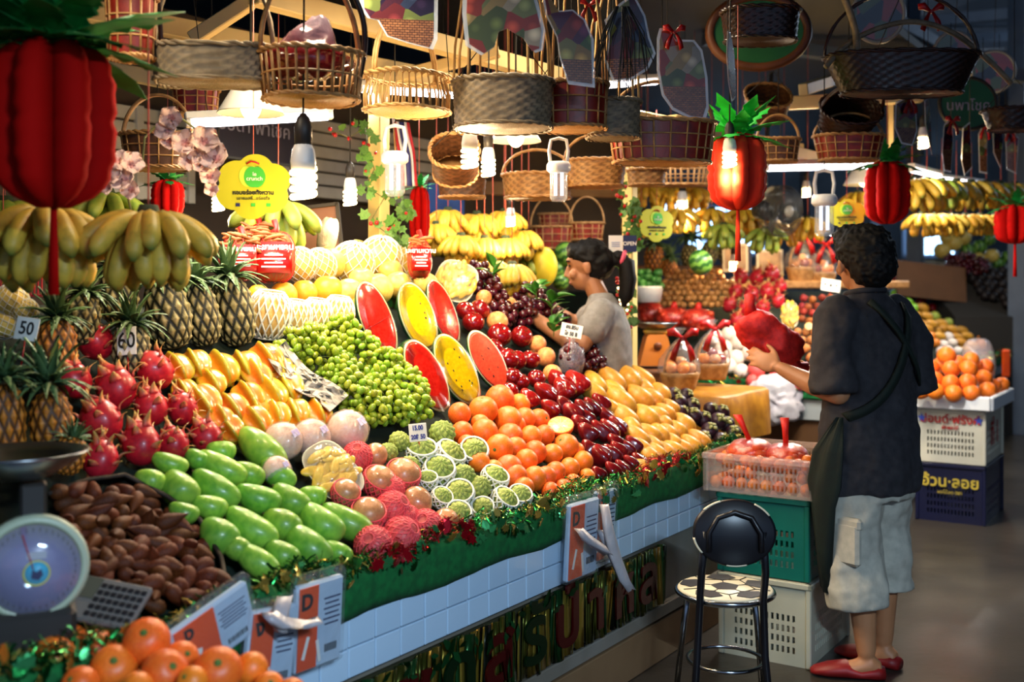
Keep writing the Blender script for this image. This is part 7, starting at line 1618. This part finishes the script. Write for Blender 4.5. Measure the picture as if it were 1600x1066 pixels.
p = at(851, 417, 5.9); k_ = pxm(p); b = MB(); b.blob(26, 18, lambda a, q: (V((20 * k_ * sin(q) * cos(a), 16 * k_ * sin(q) * sin(a) * .6, 31 * k_ * cos(q))) * (1 + .012 * cos(12 * a)), max(0, cos(q) - .85))); solid('canary_melon', b.mesh('canary_melon', mat('canary_melon', '#e0c832', '#d2b624', kc='#8a8a30', r=.4, sc=5)), 'oval yellow melon standing before the watermelons', 'melon', T(p))
solid('produce_shelf', MB().box((0, 0, .62), (1.6, .5, 1.24), bev=.01).mesh('produce_shelf', WICK['brown'], False), 'brown produce shelf behind the dark grapes', 'shelf', T((at(840, 450, 6.3).x, 6.5, 0)) @ RS)
m_phot = mat('faded_photo', '#c8a884', '#8f7460', r=.35, sc=6); m_frw = mat('pale_frame', '#d8cdb4', r=.4)
for (u, v, wp, hp, l) in ((1149, 402, 40, 46, 'pale framed photograph standing above the dragon fruits, left one'), (1203, 410, 42, 40, 'pale framed photograph standing above the dragon fruits, right one')):
    p = at(u, v, 8.6); k_ = pxm(p); root = thing('photo_frame', l, 'picture', T(p) @ rot(-.1, 0, 0), 'framed photographs')
    b = MB(); b.box((0, .01, 0), (wp * k_, .02, hp * k_), bev=.004); b.obj('frame', m_frw, root, False); b = MB(); b.box((0, -.003, 0), (wp * k_ * .8, .008, hp * k_ * .8)); b.obj('photo', m_phot, root, False)
    b = MB(); b.box((wp * k_ * .55, .015, -.01), (7 * k_, .02, hp * k_ * .9)); b.obj('navy_edge', m_ncr, root, False)
for i, (u, v, wp, hp) in enumerate(((1252, 400, 50, 80), (1285, 410, 46, 70))): gift_basket('tall cellophane hamper with red bow behind the dragon fruits, ' + ORD[i] + ' from the left', u, v, 8.4, wp, hp, 3 + i, .12)
solid('hamper_shelf', MB().box((0, 0, 0), (1.9, .5, .06), bev=.01).mesh('hamper_shelf', WICK['tan'], False), 'wooden shelf behind the dragon fruits carrying hampers and photographs', 'shelf', T(at(1215, 445, 8.55)))
# dark fan
p = at(1224, 330, 7.0); r = 40 * pxm(p); root = thing('desk_fan', 'dark caged fan between the coral paper pineapple and the white lantern', 'fan', T(p) @ rot(.1, 0, .5))
m_fan = mat('fan_grey', '#3a3a38', '#2a2a2a', r=.35)
b = MB()
for k in range(1, 7): b.tube([(r * k / 6 * cos(2 * pi * i / 40), -.05 * (1 - (k / 6) ** 2), r * k / 6 * sin(2 * pi * i / 40)) for i in range(40)], .0025, 4, loop=True)
for k in range(54): a = 2 * pi * k / 54; b.tube([(r * t * cos(a), -.05 * (1 - t * t), r * t * sin(a)) for t in (.1, .4, .7, 1)] + [(r * 1.0 * cos(a), .08, r * sin(a)), (r * .5 * cos(a), .12, r * .5 * sin(a))], .002, 4)
b.obj('cage', m_fan, root)
b = MB(); b.lathe([(0, 0), (r * .22, 0), (r * .24, .01), (r * .1, .02), (0, .02)], 24, X=T((0, -.045, 0)) @ rot(pi / 2, 0, 0)); b.obj('hub_cap', mat('fan_cap', '#8a8478', r=.4), root)
bl = MB(); bl.loft([[V((.05 * r, -.01, -.1 * r)), V((.05 * r, .015, .1 * r)), V((.05 * r, .018, .1 * r)), V((.05 * r, -.007, -.1 * r))], [V((.6 * r, -.02, -.34 * r)), V((.6 * r, .03, .3 * r)), V((.6 * r, .033, .3 * r)), V((.6 * r, -.017, -.34 * r))], [V((.92 * r, -.015, -.22 * r)), V((.92 * r, .02, .3 * r)), V((.92 * r, .023, .3 * r)), V((.92 * r, -.012, -.22 * r))]])
me_bl = bl.mesh('blade', mat('fan_blade', '#5a5648', '#4a463a', r=.3))
for k in range(3): new('blade', me_bl, root, T((0, .03, 0)) @ rot(0, k * 2 * pi / 3, 0))
b = MB(); b.lathe([(0, 0), (.07, .01), (.06, .12), (0, .14)], 18, X=T((0, .12, 0)) @ rot(-pi / 2, 0, 0)); b.obj('motor', m_fan, root); b = MB(); b.tube([(0, .18, 0), (0, .2, .3), (0, .2, .9)], .015, 6); b.obj('bracket', m_fan, root)
# ------------------------------------------------------------------ mixed fruit right of the shopkeeper
kinds = {'green apple': (sph('apple', mat('green_apple_skin', '#8fc83a', '#7ab82e', r=.25, rnd=.1, coat=.4), .9, 14, 10, .2), 'apple'), 'dark red apple': (me_apple, 'apple'), 'pinkish pear': (sph('pear', mat('pinkish_pear', '#e09a70', '#d8806a', r=.4, sc=3, rnd=.12), 1.05, 14, 10), 'pear'),
         'pale yellow mango': (me_ymango, 'mango'), 'mottled green guava': (sph('guava', mat('guava_skin', '#8fa83e', '#b8b84a', r=.5, sc=3, rnd=.15), 1.0, 14, 10), 'guava'), 'bright red apple': (sph('apple', mat('bright_red_apple', '#c82a24', '#b01c1c', r=.25, sc=3, rnd=.12, coat=.4), .92, 14, 10, .2), 'apple'),
         'cream netted pear': (me_wf, 'pear'), 'small orange': (me_orange_far, 'orange'), 'coral foamed fruit': (me_pf, 'pear')}
seeds = [(1400, 460, 'green apple'), (1418, 482, 'green apple'), (1412, 442, 'dark red apple'), (1432, 458, 'dark red apple'), (1452, 470, 'dark red apple'), (1440, 440, 'pinkish pear'), (1470, 455, 'pinkish pear'), (1488, 470, 'pinkish pear'), (1440, 492, 'pale yellow mango'), (1462, 512, 'pale yellow mango'), (1490, 500, 'mottled green guava'),
         (1476, 488, 'mottled green guava'), (1512, 484, 'bright red apple'), (1530, 496, 'bright red apple'), (1498, 460, 'bright red apple'), (1545, 486, 'cream netted pear'), (1500, 520, 'pale yellow mango'), (1520, 512, 'small orange'), (1560, 505, 'coral foamed fruit'), (1450, 535, 'small orange'), (1575, 515, 'coral foamed fruit'), (1480, 540, 'cream netted pear')]
MIX = pack([(1392, 432), (1440, 428), (1480, 446), (1520, 472), (1560, 488), (1592, 520), (1540, 545), (1480, 556), (1445, 545), (1425, 500), (1398, 470)], 14, 11, 2, 9)
byk = {}
for q in MIX:
    k_ = min(seeds, key=lambda s: (s[0] - q[0]) ** 2 + (s[1] - q[1]) ** 2)[2]; byk.setdefault(k_, []).append((q[0], q[1], 15))
for k_, lst in byk.items():
    me, cat = kinds[k_]
    for q, l in zip(lst, row_labels(lst, k_ + ' in the far mixed heap', 9)):
        p = on_front(q[0], q[1], R.uniform(-.03, .03)); r = 7.8 * pxm(p) * R.uniform(.95, 1.12)
        if 'mango' in k_: solid('yellow_mango', me, l, cat, frame(p, x=V((1, .5, -.4))) @ S(r * 1.5, r * 1.8, r * 1.8), 'mixed fruit right of the shopkeeper')
        else: solid(k_.split()[-1] if k_.split()[-1] != 'fruit' else 'wrapped_fruit', me, l, cat, T(p) @ rrot() @ S(r), 'mixed fruit right of the shopkeeper')
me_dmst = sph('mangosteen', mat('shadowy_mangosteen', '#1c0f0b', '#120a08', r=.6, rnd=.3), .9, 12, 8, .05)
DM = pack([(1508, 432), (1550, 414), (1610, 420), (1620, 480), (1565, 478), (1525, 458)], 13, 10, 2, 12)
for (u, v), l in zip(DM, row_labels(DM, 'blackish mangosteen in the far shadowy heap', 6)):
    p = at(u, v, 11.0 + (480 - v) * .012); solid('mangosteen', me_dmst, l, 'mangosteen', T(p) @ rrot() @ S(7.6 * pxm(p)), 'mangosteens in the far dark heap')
for i, (u, v) in enumerate(((1490, 410), (1510, 408), (1530, 416), (1502, 424))):
    p = at(u, v, 11.5); k_ = pxm(p); assemble('grape_bunch', 'far bunch of nearly black grapes above the cardboard, ' + ORD[i] + ' listed from the left', 'grapes', T(p), 'far dark grapes', bunch_parts(me_rgrape, 70 + i, (13 * k_, .08, 13 * k_), 4.5 * k_, 22))
ML2 = [(1472, 392, 26), (1490, 380, 26), (1505, 372, 24), (1512, 392, 24), (1530, 386, 24), (1528, 405, 22), (1550, 400, 22), (1480, 372, 22), (1560, 412, 20), (1575, 402, 22), (1590, 412, 22), (1545, 375, 20)]
lab = row_labels(ML2, 'pale melon on the far stand', 12)
for q, l in zip(ML2, lab):
    p = at(q[0], q[1], 12.0); solid('melon', me_melon if q[0] % 3 else me_wm, l, 'melon', T(p) @ S(q[2] * pxm(p) / 2), 'melons on the far stand')
p = at(1455, 440, 11.2); k_ = pxm(p); solid('cardboard_sheet', MB().box((0, 0, 0), (120 * k_, .02, 56 * k_)).mesh('cardboard_sheet', mat('brown_cardboard', '#6a4526', '#5a3a1e', r=.7, sc=3), False), 'big brown cardboard sheet leaning behind the mixed fruit', 'board', T(p) @ rot(-.2, .1, .2))
p = at(1440, 400, 12.4); solid('melon_stand', MB().box((1.0, .3, -.55), (2.6, 1.0, 1.0), bev=.01).mesh('melon_stand', mat('grey_band', '#8f9492'), False), 'grey stand carrying the pale melons', 'stand', T(p))
# carrier bags hung on the second counter and the far table
p = at(1214, 628, 6.88); k_ = pxm(p); b = MB()
def wbag(a, q):
    p_ = V((46 * k_ * sin(q) ** .5 * cos(a), .05 * sin(q) * sin(a), 33 * k_ * cos(q) + (.04 if cos(q) > .7 else 0) * abs(cos(a)))); return p_ + p_.normalized() * (.05 * noise.noise(p_ * 9) + .03 * noise.noise(p_ * 25)), 0
b.blob(56, 36, wbag); solid('plastic_bag', b.mesh('plastic_bag', m_bagw), 'white plastic bag hanging on the second counter beside the shopkeeper arm', 'bag', T(p))
p = at(1528, 572, 7.35); k_ = pxm(p); root = thing('clear_bag', 'clear plastic bag of packed fruit standing behind the orange tray', 'bag', T(p))
b = MB(); b.blob(24, 14, lambda a, q: (V((26 * k_ * sin(q) ** .5 * cos(a), .1 * sin(q) * sin(a), 44 * k_ * cos(q))), 0)); b.obj('film', film('bag_film', '#f3e6f0', .25, .1, 1.0, 30), root)
for i in range(9): new('fruit', (me_peach, me_orange_far, me_melon)[i % 3], root, T((R.uniform(-16, 16) * k_, 0, R.uniform(-30, 5) * k_)) @ S(9 * k_))
p = at(1572, 568, 9.5); k_ = pxm(p); b = MB(); b.box((0, 0, 0), (13 * k_, .03, 44 * k_), bev=.02); solid('bag_pack', b.mesh('bag_pack', m_porg), 'orange carrier bag pack hung on the far end of the second counter', 'packet', T(p))

p = at(1560, 470, 11.2); b = MB(); b.loft([[V((x, y, z)) for y, z in ((-.25, -1.4), (.6, -1.4), (.6, .28), (-.25, -.16))] for x in (-.55, 1.2)]); solid('produce_stand', b.mesh('produce_stand', m_cord, False), 'dark stand under the shadowy mangosteen heap at the right edge', 'stand', T(p))

for (u, v, l) in ((1078, 392, 'dark leafy pineapple before the bright hall opening, leftmost of three'), (1108, 388, 'dark leafy pineapple before the bright hall opening, middle of three'), (1136, 390, 'dark leafy pineapple before the bright hall opening, rightmost of three')):
    pineapple(l, u, v + 8, 28, 36, 'd', (R.uniform(-.3, .3), 0, 0), R.randrange(4), depth=9.2, cs=1.3)
solid('pineapple_shelf', MB().box((0, 0, 0), (1.2, .4, .05), bev=.01).mesh('pineapple_shelf', WICK['brown'], False), 'brown shelf carrying pineapples behind the longans', 'shelf', T(at(1100, 420, 9.2)))
# crumpled grey paper between the star fruits and the grapes
b = MB(); rings = []; rp = random.Random(5)
for i in range(16):
    t = i / 15; u0, v0 = 432 + 98 * t, 545 + 95 * t + 10 * sin(t * 5); ring = []
    for j in range(9): ring.append(on_bed(u0 + (j - 4) * 3.6, v0 - (j - 4) * 3.2, .028 + rp.uniform(-.012, .014)))
    rings.append(ring + [q - BED_N * .003 for q in ring[::-1]])
o_ = rings[0][0].copy(); rings = [[q - o_ for q in r_] for r_ in rings]; b.loft(rings); solid('paper_liner', b.mesh('paper_liner', mat('grey_newsprint', '#b4aea4', '#8f8a84', r=.7, sc=30), False), 'crumpled grey paper liner between the star fruits and green grapes', 'paper', T(o_))
# ------------------------------------------------------------------ people
m_skin = mat('warm_skin', '#b98058', '#a66f49', r=.5, sc=5, bump=.05, bs=200); m_skin2 = mat('light_brown_skin', '#a8704a', '#98623e', r=.5, sc=5)
m_hair = mat('black_hair', '#080707', '#100d0b', r=.65, sc=60, spec=.25)
tx = bpy.data.textures.new('cloth_folds', 'CLOUDS'); tx.noise_scale = .13; tx.noise_depth = 2
def skinned(b, name, m, parent, vox, smooth=6, fold=0.0):
    o = b.obj(name, m, parent); r = o.modifiers.new('remesh', 'REMESH'); r.mode = 'VOXEL'; r.voxel_size = vox; r.use_smooth_shade = True
    s = o.modifiers.new('smooth', 'SMOOTH'); s.factor = .5; s.iterations = smooth
    if fold:
        d = o.modifiers.new('folds', 'DISPLACE'); d.texture = tx; d.strength = fold; d.mid_level = .5; d.texture_coords = 'LOCAL'
    return o
def limb(b, pts, rs, sq=1.0, tip=True): 
    b.tube(pts, rs, 12, sq=sq)
    for p_, r in list(zip(pts, rs))[:None if tip else -1]: b.ell(p_, r * .98, 10, 7)
def eramp(b, secs, n=24):
    """stack of ellipse sections (z, half width, half depth, y offset)"""
    b.loft([[V((a * cos(2 * pi * j / n), yo + d * sin(2 * pi * j / n), z)) for j in range(n)] for z, a, d, yo in secs])
def hand(b, wr, d, nrm, curl, side=1, sp=.16, s=1.0):
    """palm and five bent fingers; d: pointing, nrm: out of the palm, side: where the thumb leaves"""
    d = V(d).normalized(); nrm = V(nrm); nrm = (nrm - d * nrm.dot(d)).normalized(); sd = d.cross(nrm) * side
    X = Matrix((sd, d, nrm)).transposed().to_4x4(); X.translation = V(wr); q = MB()
    q.blob(14, 10, lambda a, p: (V((.041 * sin(p) * cos(a), .05 + .054 * cos(p), .015 * sin(p) * sin(a))), 0))
    q.tube([(0, -.02, 0), (0, .02, 0)], [.024, .026], 10, sq=.75)
    for i, (x, L, y0) in enumerate(((.030, .068, .092), (.010, .077, .098), (-.011, .071, .095), (-.030, .055, .086))):
        a = 0; p_ = V((x * .8, y0 - .02, 0)); path = [p_]; out = (x / .03) * sp
        for f, k in ((.42, .35), (.32, .9), (.26, .7)):
            a += curl * k * (1 + .12 * i); p_ = p_ + V((sin(out) * cos(a), cos(out) * cos(a), sin(a))) * L * f * 1.25; path.append(p_)
        q.tube(path, [.0095, .0088, .008, .0066], 9)
        for p2, r2 in zip(path, [.0095, .0088, .008, .0066]): q.ell(p2, r2 * 1.02, 8, 6)
    th = [V((.024, .022, .004)), V((.047, .046, .012)), V((.060, .070, .02)), V((.066, .092, .024))]
    q.tube(th, [.014, .0115, .0105, .008], 9)
    for p2, r2 in zip(th, [.014, .0115, .0105, .008]): q.ell(p2, r2 * 1.02, 8, 6)
    b.add(q.v, q.f, 0, X @ S(s))
def head(b, c, yaw, pitch, s=1.0, female=False):
    X = T(c) @ rot(0, 0, yaw) @ rot(pitch, 0, 0) @ S(s); q = MB()
    q.ell((0, -.008, .025), (.074, .094, .095), 20, 14); q.ell((0, .028, -.05), (.056, .062, .066), 18, 12); q.ell((0, .058, -.088), (.024, .022, .02), 10, 8)
    q.tube([(0, .082, .018), (0, .1, -.018), (0, .108, -.036)], [.009, .013, .015], 8); q.ell((.013, .094, -.038), .009, 8, 6); q.ell((-.013, .094, -.038), .009, 8, 6)
    q.ell((0, .088, -.063), (.022, .011, .0065), 10, 6); q.ell((0, .085, -.073), (.019, .011, .007), 10, 6); q.ell((0, .08, .042), (.05, .014, .012), 12, 6)
    for sx in (-1, 1): q.ell((sx * .045, .068, -.03), (.022, .022, .024), 10, 8); q.ell((sx * .076, -.006, -.014), (.011, .02, .032), 10, 8); q.ell((sx * .082, -.014, -.004), (.008, .014, .022), 8, 6)
    b.add(q.v, q.f, 0, X); return X
def hairdo(parent, X, secs, amp, freq, name='hair', seed=0):
    b = MB()
    for (c, r) in secs:
        def fn(a, p, c=V(c), r=V(r)):
            q = V((r.x * sin(p) * cos(a), r.y * sin(p) * sin(a), r.z * cos(p))); d = q.normalized()
            return c + q + d * (amp * noise.noise((c + q) * freq + V((seed, 0, 0))) + amp * .6 * noise.noise((c + q) * freq * 2.3)), 0
        b.blob(64, 44, fn)
    return skinned(b, name, m_hair, parent, .0055, 1) if name == 'hair' else b.obj(name, m_hair, parent)
# --- shopkeeper, seen from behind
MY = atan2(.5, .866)     # turned so that his forward is up and to the left in the picture
man = thing('person', 'man in dark grey shirt, green apron and pale cropped trousers holding red net', 'person', T((1.372, 4.2, 0)) @ rot(0, 0, MY))
b = MB()
hx = head(b, (-.012, .03, 1.578), -.45, .04)
limb(b, [(0, -.01, 1.36), (0, .0, 1.45), (-.006, .015, 1.53)], [.075, .058, .056]); eramp(b, [(.86, .15, .11, 0), (1.0, .15, .1, 0), (1.2, .16, .1, 0), (1.36, .16, .09, 0), (1.42, .1, .07, 0)])
limb(b, [(-.175, 0, 1.385), (-.215, -.055, 1.09)], [.058, .046]); limb(b, [(-.215, -.055, 1.09), (-.232, .06, 1.115), (-.262, .19, 1.165)], [.045, .042, .027])
limb(b, [(.175, 0, 1.385), (.225, -.03, 1.1)], [.058, .046]); limb(b, [(.225, -.03, 1.1), (.16, .12, 1.1), (.02, .26, 1.12)], [.045, .04, .027])
hand(b, (-.265, .205, 1.17), (-.35, .9, .35), (.75, .35, -.3), .35, -1); hand(b, (.01, .27, 1.125), (-.7, .7, .12), (-.3, -.2, .9), .8, 1)
limb(b, [(-.09, 0, .86), (-.082, .0, .5), (-.075, -.035, .36), (-.062, -.05, .1)], [.085, .06, .058, .036]); limb(b, [(.09, 0, .86), (.095, .04, .5), (.1, .005, .36), (.1, .01, .1)], [.085, .06, .058, .036])
def footm(b, an, yaw):
    q = MB(); q.loft([[V((x * cos(t), y, max(0.008, z + h * sin(t)))) for t in [2 * pi * i / 12 for i in range(12)]] for y, x, z, h in ((-.055, .026, .035, .03), (-.02, .036, .05, .045), (.05, .04, .036, .03), (.12, .044, .026, .02), (.175, .034, .02, .013))]); b.add(q.v, q.f, 0, T((an[0], an[1], 0)) @ rot(0, 0, yaw))
FL_, FR_ = ((-.062, -.05), .85), ((.1, .01), .25)
for f, y in (FL_, FR_): footm(b, f, y)
skinned(b, 'body', m_skin, man, .0062, 3)
m_shirt = mat('charcoal_shirt', '#2d2b2f', '#242226', r=.85, sc=40, bump=.3, bs=220)
b = MB(); eramp(b, [(.70, .225, .15, -.01), (.74, .228, .152, -.01), (.9, .222, .148, -.008), (1.05, .218, .142, -.004), (1.2, .222, .136, 0), (1.32, .222, .12, 0), (1.39, .19, .1, 0), (1.43, .12, .08, 0), (1.462, .072, .066, .004)])
limb(b, [(-.16, 0, 1.375), (-.205, -.02, 1.27), (-.222, -.045, 1.09)], [.082, .082, .09], tip=False); limb(b, [(.16, 0, 1.375), (.215, -.01, 1.27), (.235, -.03, 1.07)], [.082, .082, .09], tip=False)
skinned(b, 'shirt', m_shirt, man, .011, 5, .05)
b = MB(); b.tube([(.074 * cos(2 * pi * i / 26), .012 + .07 * sin(2 * pi * i / 26), 1.463 - .012 * sin(2 * pi * i / 26)) for i in range(26)], .012, 8, loop=True); b.obj('collar', m_shirt, man)
m_short = mat('pale_khaki', '#b9b4a4', '#a8a496', r=.85, sc=30, bump=.25, bs=200)
b = MB(); eramp(b, [(.68, .19, .14, -.01), (.8, .2, .14, -.005), (.95, .18, .12, 0)])
limb(b, [(-.1, -.01, .72), (-.1, .0, .55), (-.092, -.02, .42), (-.086, -.035, .275)], [.118, .116, .116, .118], tip=False); limb(b, [(.09, 0, .72), (.104, .025, .55), (.11, .01, .42), (.112, .005, .305)], [.112, .108, .106, .106], tip=False)
skinned(b, 'shorts', m_short, man, .01, 4, .04)
b = MB(); b.box((-.192, -.045, .53), (.035, .13, .16), bev=.012); b.obj('cargo_pocket', m_short, man, True, rot(0, 0, .1)); b = MB(); b.box((-.19, -.045, .605), (.034, .14, .045), bev=.01); b.obj('pocket_flap', m_short, man, True, rot(0, 0, .1))
m_apron = mat('dark_green_apron', '#06180f', '#05120b', r=.8, sc=20, bump=.3, bs=150)
def shirt_back(x, z):
    secs = [(.74, .236, .17), (1.05, .226, .158), (1.2, .228, .152), (1.32, .226, .136), (1.39, .195, .116), (1.45, .12, .09)]
    for (z0, a0, d0), (z1, a1, d1) in zip(secs, secs[1:]):
        if z0 <= z <= z1: t = (z - z0) / (z1 - z0); a, d = a0 + (a1 - a0) * t, d0 + (d1 - d0) * t; break
    else: a, d = secs[0][1:]
    return -d * sqrt(max(.02, 1 - min(.98, abs(x) / a) ** 2)) - .008
def strap(pts, w_, name):
    b = MB(); rings = []
    for i, (x, z) in enumerate(pts):
        x2, z2 = pts[min(i + 1, len(pts) - 1)]; x1, z1 = pts[max(0, i - 1)]; n_ = V((-(z2 - z1), x2 - x1)).normalized() * w_
        A = (x + n_.x, z + n_.y); B = (x - n_.x, z - n_.y); rings.append([V((A[0], shirt_back(*A), A[1])), V((B[0], shirt_back(*B), B[1])), V((B[0], shirt_back(*B) + .012, B[1])), V((A[0], shirt_back(*A) + .012, A[1]))])
    b.loft(rings); b.obj(name, m_apron, man)
strap([(.13 - .33 * t, 1.42 - .42 * t - .08 * sin(pi * t)) for t in [i / 14 for i in range(15)]], .016, 'apron_strap'); strap([(-.08 + .26 * t, 1.43 - .32 * t) for t in [i / 12 for i in range(13)]], .012, 'apron_strap')
b = MB(); rings = []
for i in range(15):
    t = i / 14; ring = []
    for o_ in (.012, .004):
        col = []
        for z, a_, d_, a0, a1 in ((1.0, .228, .15, 196, 206), (.86, .24, .165, 150, 206), (.74, .246, .172, 120, 204), (.66, .238, .166, 100, 196), (.5, .22, .15, 95, 184), (.33, .2, .13, 95, 180)):
            a = radians(a0 + (a1 - a0) * t); w_ = .006 * sin(t * 14 + z * 5); col.append(V((cos(a) * (a_ + o_ + w_), sin(a) * (d_ + o_ + w_) - .008, z)))
        ring += col if o_ > .01 else col[::-1]
    rings.append(ring)
b.loft(rings); b.obj('apron_skirt', m_apron, man)
hairdo(man, hx, [((-.012, .0, 1.625), (.1, .118, .103)), ((-.012, -.035, 1.575), (.09, .092, .1)), ((-.012, .075, 1.672), (.072, .06, .055))], .013, 85, seed=3)
for f, y in (FL_, FR_):
    b = MB(); b.loft([[V((x * cos(t), yy, max(0.002, z + h * sin(t)))) for t in [2 * pi * i / 14 for i in range(14)]] for yy, x, z, h in ((-.068, .03, .022, .024), (-.04, .044, .026, .03), (.02, .046, .02, .02), (.075, .05, .032, .034), (.14, .05, .026, .027), (.19, .036, .02, .016), (.205, .015, .016, .01))]); b.obj('shoe', mat('red_clog', '#8f1416', '#74100f', r=.5, sc=5), man, True, T((*f, 0)) @ rot(0, 0, y))
# red net bag in his hand
pb = at(1203, 528, 4.38); b = MB()
def bagfn(a, q):
    p_ = V((.155 * sin(q) ** .8 * cos(a), .06 * sin(q) * sin(a), .085 * cos(q))); d = p_.normalized()
    return p_ + d * .03 * noise.noise(p_ * 14 + V((3, 1, 2))) + d * .012 * noise.noise(p_ * 45), 0
b.blob(48, 30, bagfn); root = thing('held_net_bag', 'crumpled bright red net bag held in the shopkeeper hand', 'bag', T(pb) @ rot(0, .55, .2))
b.obj('net_body', mat('bright_red_net', '#d8241e', '#b81814', r=.6, sc=60, bump=.6, bs=300), root)
b = MB(); b.tube([(-.12, 0, .04), (-.15, -.01, .07), (-.16, 0, .1)], [.03, .02, .026], 8); b.obj('knot', mat('bright_red_net', '#d8241e'), root); b = MB(); b.tube([(.12, 0, -.03), (.17, 0, -.035), (.2, 0, -.02)], [.035, .02, .024], 8); b.obj('gathered_end', mat('bright_red_net', '#d8241e'), root)
# --- woman working behind the grapes, in profile
WY = atan2(1, .12); WP_ = at(947, 450, 5.2)
wm = thing('person', 'woman in grey polo shirt with ponytail reaching over the dark grapes', 'person', T((WP_.x, WP_.y, .02)) @ rot(0, 0, WY))
b = MB(); hx = head(b, (0, .095, 1.565), .0, -.18, .97)
limb(b, [(0, .01, 1.34), (0, .04, 1.43), (0, .07, 1.5)], [.062, .05, .048]); eramp(b, [(.8, .15, .11, 0), (1.0, .13, .1, 0), (1.2, .14, .1, 0), (1.34, .15, .085, .01), (1.4, .09, .06, .02)])
limb(b, [(-.16, .02, 1.355), (-.23, .1, 1.2), (-.235, .16, 1.2)], [.05, .042, .04]); limb(b, [(-.235, .14, 1.2), (-.16, .3, 1.3), (-.14, .36, 1.34)], [.04, .034, .024])
limb(b, [(.16, .02, 1.36), (.2, .16, 1.28)], [.05, .042]); limb(b, [(.2, .16, 1.28), (.12, .3, 1.37), (.08, .37, 1.41)], [.04, .034, .024])
hand(b, (-.14, .37, 1.345), (.2, .9, .1), (.4, -.1, -.9), .7, 1, s=.92); hand(b, (.08, .38, 1.415), (-.2, .95, -.1), (-.4, -.1, -.9), .6, -1, s=.92)
limb(b, [(-.08, 0, .85), (-.08, .01, .48), (-.08, -.02, .08)], [.085, .06, .036]); limb(b, [(.08, 0, .85), (.08, .01, .48), (.08, -.02, .08)], [.085, .06, .036])
for f, y in (((-.08, -.02), .1), ((.08, -.02), -.1)): footm(b, f, y)
skinned(b, 'body', m_skin2, wm, .0065, 3)
m_polo = mat('grey_polo', '#8f8a84', '#7d7872', r=.85, sc=30, bump=.25, bs=200)
b = MB(); eramp(b, [(.86, .18, .135, 0), (1.0, .17, .13, 0), (1.15, .175, .128, 0), (1.28, .185, .118, .004), (1.36, .16, .095, .01), (1.41, .09, .066, .02), (1.435, .058, .056, .03)])
limb(b, [(-.15, .015, 1.345), (-.2, .06, 1.27)], [.072, .074]); limb(b, [(.15, .015, 1.345), (.19, .09, 1.31)], [.072, .074]); skinned(b, 'polo_shirt', m_polo, wm, .01, 4, .02)
m_trou = mat('black_trousers', '#17171b', r=.85); b = MB(); eramp(b, [(.74, .165, .13, 0), (.9, .165, .125, 0), (.95, .15, .115, 0)]); limb(b, [(-.085, 0, .8), (-.085, .01, .48), (-.08, -.02, .08)], [.1, .08, .06]); limb(b, [(.085, 0, .8), (.085, .01, .48), (.08, -.02, .08)], [.1, .08, .06]); skinned(b, 'trousers', m_trou, wm, .011, 3, .01)
hairdo(wm, hx, [((0, .075, 1.615), (.088, .098, .082)), ((0, .035, 1.58), (.082, .075, .085)), ((.0, .158, 1.632), (.066, .03, .04)), ((0, -.06, 1.6), (.035, .045, .035))], .012, 26, seed=7)
b = MB(); b.tube([(0, -.06, 1.6), (0, -.095, 1.575), (0, -.105, 1.5), (.005, -.095, 1.42), (.0, -.085, 1.37)], [.026, .04, .042, .034, .01], 12); b.v = [q + V((noise.noise(q * 60), noise.noise(q * 60 + V((9, 0, 0))), 0)) * .008 for q in b.v]; b.obj('ponytail', m_hair, wm)
b = MB(); b.tube([(.03 * cos(2 * pi * i / 16), -.08 - .01 * sin(2 * pi * i / 16), 1.6 + .03 * sin(2 * pi * i / 16)) for i in range(16)], .011, 7, loop=True); b.obj('hair_tie', mat('pink_tie', '#e0566e', r=.6), wm)
for sx in (-1, 1):
    b = MB(); b.ell((0, 0, 0), (.012, .006, .006), 10, 6); b.obj('eye', mat('dark_eye', '#1a1210', r=.2), wm, True, hx @ T((sx * .034, .08, .014)))
    b = MB(); b.tube([(sx * .02, .09, .036), (sx * .036, .087, .041), (sx * .052, .075, .036)], .0035, 6); b.obj('eyebrow', m_hair, wm, True, hx)
b = MB(); b.ell((0, .0895, -.067), (.02, .009, .009), 10, 6); b.obj('lips', mat('lip', '#a05a4a', r=.4), wm, True, hx)
